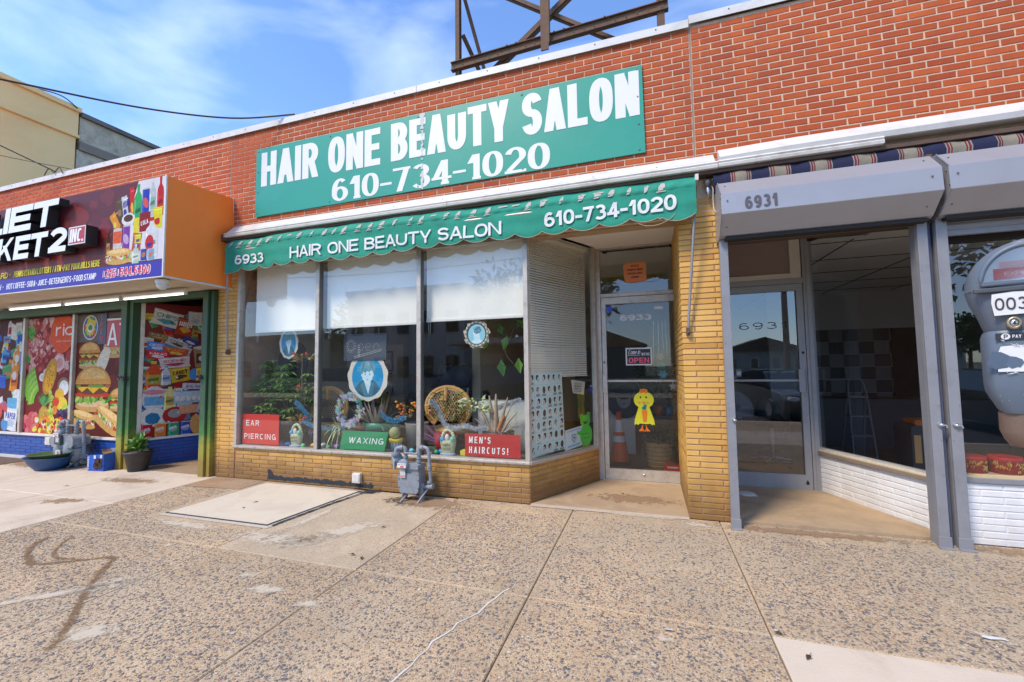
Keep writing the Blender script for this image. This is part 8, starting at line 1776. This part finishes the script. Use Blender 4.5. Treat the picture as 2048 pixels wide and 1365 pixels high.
cable('second thin wire rising left from the parapet above the market', [(-9.6, .0, 5.10), (-10.9, -.8, 5.35), (-12.0, -2.0, 5.8)], .006)
cable('loop of service wire knotted on the white coping above the market', [(-10.3, -.04, 5.08), (-10.15, -.05, 5.18), (-10.0, -.05, 5.08), (-9.85, -.05, 5.15), (-9.75, -.05, 5.03)], .008)
cable('black wire hanging over the grey wall behind the coping', [(-12.3, 3.2, 7.6), (-12.26, 3.3, 7.3), (-10.6, 1.5, 6.0), (-8.75, .0, 5.1)], .008)

# ================================================================ THE STREET BEHIND (seen only in the glass)
wt = plain('white_siding', (.62, .60, .56), .7, var=.05); bt = plain('brown_shingles', (.12, .08, .06), .9, var=.3, sc=6); gt = plain('grey_siding', (.33, .32, .30), .8); dkw = plain('dark_window', (.03, .035, .04), .15)
def house(name, label, x, y, w, d, h, wall, roof=None, nw=3, ns=2, rh=2.2, cat='house'):
    t = thing(name, label, cat, (x, y, -.2)); MB().box(x-w/2, x+w/2, y-d, y, -.2, h).build('walls', wall, t)
    if roof: b = MB(); b.prism([(x-w/2-.4, h), (x+w/2+.4, h), (x, h+rh)], (0, y+.4, 0), X3, Z3, -Y3, d+.8); b.build('roof', roof, t)
    else: MB().box(x-w/2-.1, x+w/2+.1, y-d-.1, y+.1, h, h+.35).build('cornice', wall, t)
    for s in range(ns):
        for i in range(nw):
            xx = x-w/2+w*(i+.5)/nw; z = .9+s*2.9; f = MB().box(xx-.55, xx+.55, y, y+.06, z-.08, z+1.5).build('window', M['cap'], t); MB().box(xx-.45, xx+.45, y+.06, y+.075, z, z+.68).box(xx-.45, xx+.45, y+.06, y+.075, z+.74, z+1.42).build('pane', dkw, f)
    return t
house('apartment_building', 'white two storey building across the street, reflected in the middle pane', -15.5, -20, 9, 8, 6.6, wt, None, 5, 2, cat='building')
house('house', 'dark gabled house across the street, reflected in the salon door', -7, -58, 13, 9, 4.6, plain('dark_clapboard', (.10, .085, .07), .8), bt, 3, 1, 2.6)
house('house', 'grey gabled house across the street, reflected in the grey door', 16, -62, 11, 9, 3.4, gt, bt, 4, 1, 2.0); house('house', 'pale gabled house at the right across the street', 30, -60, 12, 9, 3.4, wt, bt, 3, 1, 2.2)
house('house', 'cream flat roofed house far left across the street', -30, -24, 10, 9, 4.2, plain('cream_render', (.6, .55, .45), .9), None, 4, 1)
kb = thing('kiosk', 'drive through kiosk with flat white canopy and price board across the street', 'kiosk', (-7.5, -17, -.1))
MB().box(-10.4, -4.6, -19.5, -15.6, 2.75, 3.0).build('canopy', wt, kb); MB().box(-9.6, -9.3, -16.3, -16.0, -.1, 2.75).box(-5.4, -5.1, -16.3, -16.0, -.1, 2.75).build('canopy_column', wt, kb); MB().box(-9.0, -6.0, -19.4, -17.5, -.1, 2.75).build('booth', plain('dark_booth', (.08, .07, .06), .5), kb)
MB().box(-8.9, -7.6, -17.48, -17.42, 1.1, 2.3, 0, (.6, .58, .5)).box(-8.75, -7.75, -17.42, -17.415, 1.95, 2.05, 0, (.5, .3, .25)).box(-8.7, -7.8, -17.42, -17.415, 1.65, 1.72, 0, (.1, .1, .1)).box(-8.7, -7.9, -17.42, -17.415, 1.4, 1.47, 0, (.1, .1, .1)).build('board', M['paint'], kb)
fe = thing('iron_fence', 'black iron railing across the street beside the kiosk', 'fence', (-13, -15.2, -.1)); b = MB()
for i in range(60): b.box(-17+i*.13, -16.98+i*.13, -15.21, -15.19, -.1, 1.25)
b.box(-17, -9.2, -15.22, -15.18, 1.1, 1.14).box(-17, -9.2, -15.22, -15.18, .15, .19); b.build('railing', M['black'], fe)
struct(MB().box(-60, 60, -19, -15.0, -.19, -.09).build('far_sidewalk', M['concrete']))
def tree(label, x, y, h, r, seed, n=2200, kind='street_tree'):
    t = thing(kind, label, 'tree', (x, y, -.1), 'trees across the street'); q = random.Random(seed)
    b = MB(); b.tube([(x, y, -.1), (x+.1, y, h*.35), (x+.2, y+.1, h*.7)], [.22, .16, .06], 8)
    for i in range(6): a = q.uniform(0, 6.28); b.tube([(x+.1, y, h*q.uniform(.3, .5)), (x+r*.6*cos(a), y+r*.6*sin(a), h*q.uniform(.6, .85))], [.08, .03], 5)
    b.build('trunk', M['bark'], t); b = MB(); cl = [(x+r*q.uniform(-.6, .6), y+r*q.uniform(-.6, .6), h*q.uniform(.5, .92), r*q.uniform(.28, .5)) for _ in range(14)]
    for i in range(n):
        c = q.choice(cl); d = Vector((q.gauss(0, 1), q.gauss(0, 1), q.gauss(0, .8))).normalized()*c[3]*q.uniform(.6, 1.1); P = Vector(c[:3])+d; b.leaf(P, d+Vector((q.uniform(-1, 1), q.uniform(-1, 1), q.uniform(-1, 1))), (q.uniform(-1, 1), q.uniform(-1, 1), 1), .42, .3)
    b.build('crown', M['leaf_tree'], t)
for i, (x, y, h, r, s, l) in enumerate(((-9.5, -24, 8.5, 3.6, 1, 'leafy tree behind the kiosk across the street'), (-5.5, -27, 9, 3.8, 2, 'tall leafy tree right of the kiosk across the street'), (6, -50, 5.0, 2.6, 3, 'small tree between the dark and grey gabled houses'), (24, -55, 7, 3.4, 4, 'broad tree right of the grey gabled house'), (15.5, -17.5, 12, 5.5, 5, 'leafy tree reflected in the right hand window'), (33, -54, 6.5, 3, 7, 'rounded tree in front of the pale gabled house'), (-22, -26, 8, 3.5, 6, 'leafy tree left of the white two storey building'))): tree(l, x, y, h, r, s)
up_ = thing('utility_pole', 'wooden utility pole with crossarm across the street', 'utility pole', (6.2, -15.6, -.1)); MB().tube([(6.2, -15.6, -.1), (6.2, -15.6, 9.5)], [.15, .10], 8).build('pole', M['bark'], up_); MB().box(5.2, 7.2, -15.66, -15.54, 8.7, 8.82).build('crossarm', M['bark'], up_); MB().lathe((6.45, -15.6, 6.9), [(0, 0), (.2, 0), (.2, .8), (0, .85)], 12).build('transformer', M['grey'], up_)
for k, z in enumerate((8.9, 8.2, 7.4)): cable(('highest', 'middle', 'lowest')[k]+' overhead line along the far side of the street', [(-40, -15.6, z+1), (-15, -15.6, z-.5), (6.2, -15.6, z), (30, -15.6, z-.4), (50, -15.6, z+.8)], .02, 'overhead_line')
def car(label, x, y, rot, col, suv=False, group='parked cars across the pavement'):
    t = thing('parked_car', label, 'car', (x, y, -.13), group); mt_ = Matrix.Translation((x, y, -.13)) @ Matrix.Rotation(rot, 4, 'Z'); paint = plain('car_paint_%d' % (abs(hash(label)) % 999), col, .22, .3, var=.03); L2, W2 = 2.3, .9
    if suv: body = [(-2.25, .35), (-2.3, .75), (-2.22, 1.02), (-1.0, 1.08), (1.1, 1.05), (2.1, .95), (2.28, .75), (2.25, .35)]; cab = [(-2.15, 1.0), (-1.95, 1.62), (-1.6, 1.70), (.2, 1.70), (.55, 1.62), (1.25, 1.05)]
    else: body = [(-2.25, .3), (-2.32, .65), (-2.2, .92), (-1.3, .98), (1.0, .95), (2.05, .80), (2.3, .62), (2.25, .3)]; cab = [(-1.75, .95), (-1.15, 1.36), (-.7, 1.43), (.2, 1.43), (.5, 1.36), (1.25, .93)]
    def shell_(prof, w0, w1, zt):
        b = MB(); n = len(prof); rows = [(-1, .90), (-.92, 1), (.92, 1), (1, .90)]; vs = []
        zm = max(p[1] for p in prof); z0 = min(p[1] for p in prof)
        for s, k in ((-1, 0), (-.85, 1), (.85, 1), (1, 0)):
            for px, pz in prof:
                f = (pz-z0)/(zm-z0); w = w0+(w1-w0)*f; sh_k = .96 if k == 0 else 1.; vs.append((px*sh_k, s*w, pz if k or f < .5 else pz-.04))
        b.add(vs, [(r*n+i, r*n+(i+1) % n, (r+1)*n+(i+1) % n, (r+1)*n+i) for r in range(3) for i in range(n)]+[tuple(range(n)), tuple(range(4*n-1, 3*n-1, -1))]); return b
    b = shell_(body, .88, .86, 1).xf(mt_); b.build('body', paint, t, bevel=.04); b = shell_(cab, .80, .60, 1).xf(mt_); b.build('glasshouse', plain('car_glass_%d' % (abs(hash(label)) % 999), (.02, .025, .03), .06, spec=.8), t, bevel=.03)
    b = MB(); zt = 1.705 if suv else 1.435; b.prism([(-1.6 if suv else -.72, zt-.01), (.2, zt-.01), (.22, zt+.015), (-1.58 if suv else -.72, zt+.015)], (0, -.57, 0), X3, Z3, Y3, 1.14); b.xf(mt_); b.build('roof', paint, t, bevel=.01)
    for sx in (-1.4, 1.4):
        for sy in (-.80, .80):
            w = MB(); w.lathe((sx, sy-.11*(1 if sy > 0 else -1)*0, .32), [(0, -.1), (.27, -.1), (.32, -.06), (.32, .06), (.27, .1), (0, .1)], 20, (0, 1, 0)); w.xf(mt_); wo = w.build('wheel', M['black'], t); r_ = MB(); r_.lathe((sx, sy, .32), [(.19, -.112), (.19, .112)], 16, (0, 1, 0)); r_.add([], []); r_.xf(mt_); r_.build('rim', M['chrome'], wo)
    for sy in (-.62, .62):
        h = MB(); h.ell((2.2, sy, .66), (.1, .17, .08), 10, 6, 0, (.7, .7, .68)); h.xf(mt_); h.build('headlight', M['paint'], t); h = MB(); h.ell((-2.24, sy, .78), (.08, .16, .09), 10, 6, 0, (.35, .01, .01)); h.xf(mt_); h.build('taillight', M['paint'], t)
    g_ = MB(); g_.box(2.22, 2.31, -.4, .4, .50, .60, 0, (.5, .5, .5)).box(2.2, 2.30, -.6, .6, .36, .46, 0, (.03, .03, .03)); g_.xf(mt_); g_.build('grille', M['paint'], t); return t
car('dark green station wagon parked by the kerb, reflected in the right salon pane', -5.6, -8.6, R(105), (.07, .09, .09), True)
car('silver saloon parked across the road, reflected beside the wagon', -5.2, -13.2, R(10), (.42, .42, .42)); car('grey saloon nose in at the kerb, reflected in the grey door', 3.9, -8.2, R(80), (.09, .09, .10)); car('black saloon nose in at the kerb, reflected in the right hand window', 8.0, -8.2, R(95), (.02, .02, .025))
car('white van-like car far along the road', -14, -12.8, R(5), (.6, .6, .6), True)

# ---- small litter on the pavement
def litter(name, label, x, y, pts, col, z=.008, cat='litter', grp=None):
    b = MB(); q = random.Random(int(x*100)); b.add([(x+a, y+c, z+q.uniform(0, .006)) for a, c in pts], [tuple(range(len(pts)))], 0, col); return tag(b.build(name, M['soft']), label, cat, grp)
litter('paper_scrap', 'white torn paper scrap on the pavement near the right edge', 1.72, -1.51, [(-.05, -.01), (-.02, -.02), (.03, -.015), (.06, -.02), (.05, .005), (0, .012), (-.04, .008)], (.7, .7, .68))
litter('paper_scrap', 'small white paper scrap on the slab joint right of centre', .06, -1.93, [(-.025, -.01), (.025, -.008), (.022, .01), (-.02, .008)], (.66, .64, .6))
for i, (x, y, l) in enumerate(((-3.46, -.55, 'brown twig on the hatch near its right edge'), (-4.28, -.82, 'dark fallen leaf near the middle of the hatch'), (-4.22, -1.0, 'dark fallen leaf in front of the middle of the hatch'), (-2.42, -1.02, 'dark leaf on the pale slab right of the hatch'), (-2.22, -1.63, 'larger dark leaf at the corner of the pale slab'), (-2.35, -1.62, 'dark leaf left of the larger one at the slab corner'), (-7.4, -.95, 'dark leaf on the concrete before the potted plant'), (.66, -1.80, 'dark leaf by the corner of the smooth concrete slab'), (.74, -1.95, 'dark leaf on the smooth concrete slab'), (-.35, .62, 'dark leaf on the salon entry floor'))):
    b = MB(); z = .02 if i in (0, 1, 2, 9) else .012; a = i*1.3
    b.leaf((x, y, z), (cos(a), sin(a), .05), (0, 0, 1), .05, .026, 0, (.07, .045, .03)); b.tube([(x, y, z), (x-.015*cos(a), y-.015*sin(a), z+.004)], .0015, 4, 0, (.1, .06, .03)); tag(b.build('fallen_leaf', M['soft']), l, 'leaf', 'leaves fallen on the pavement')
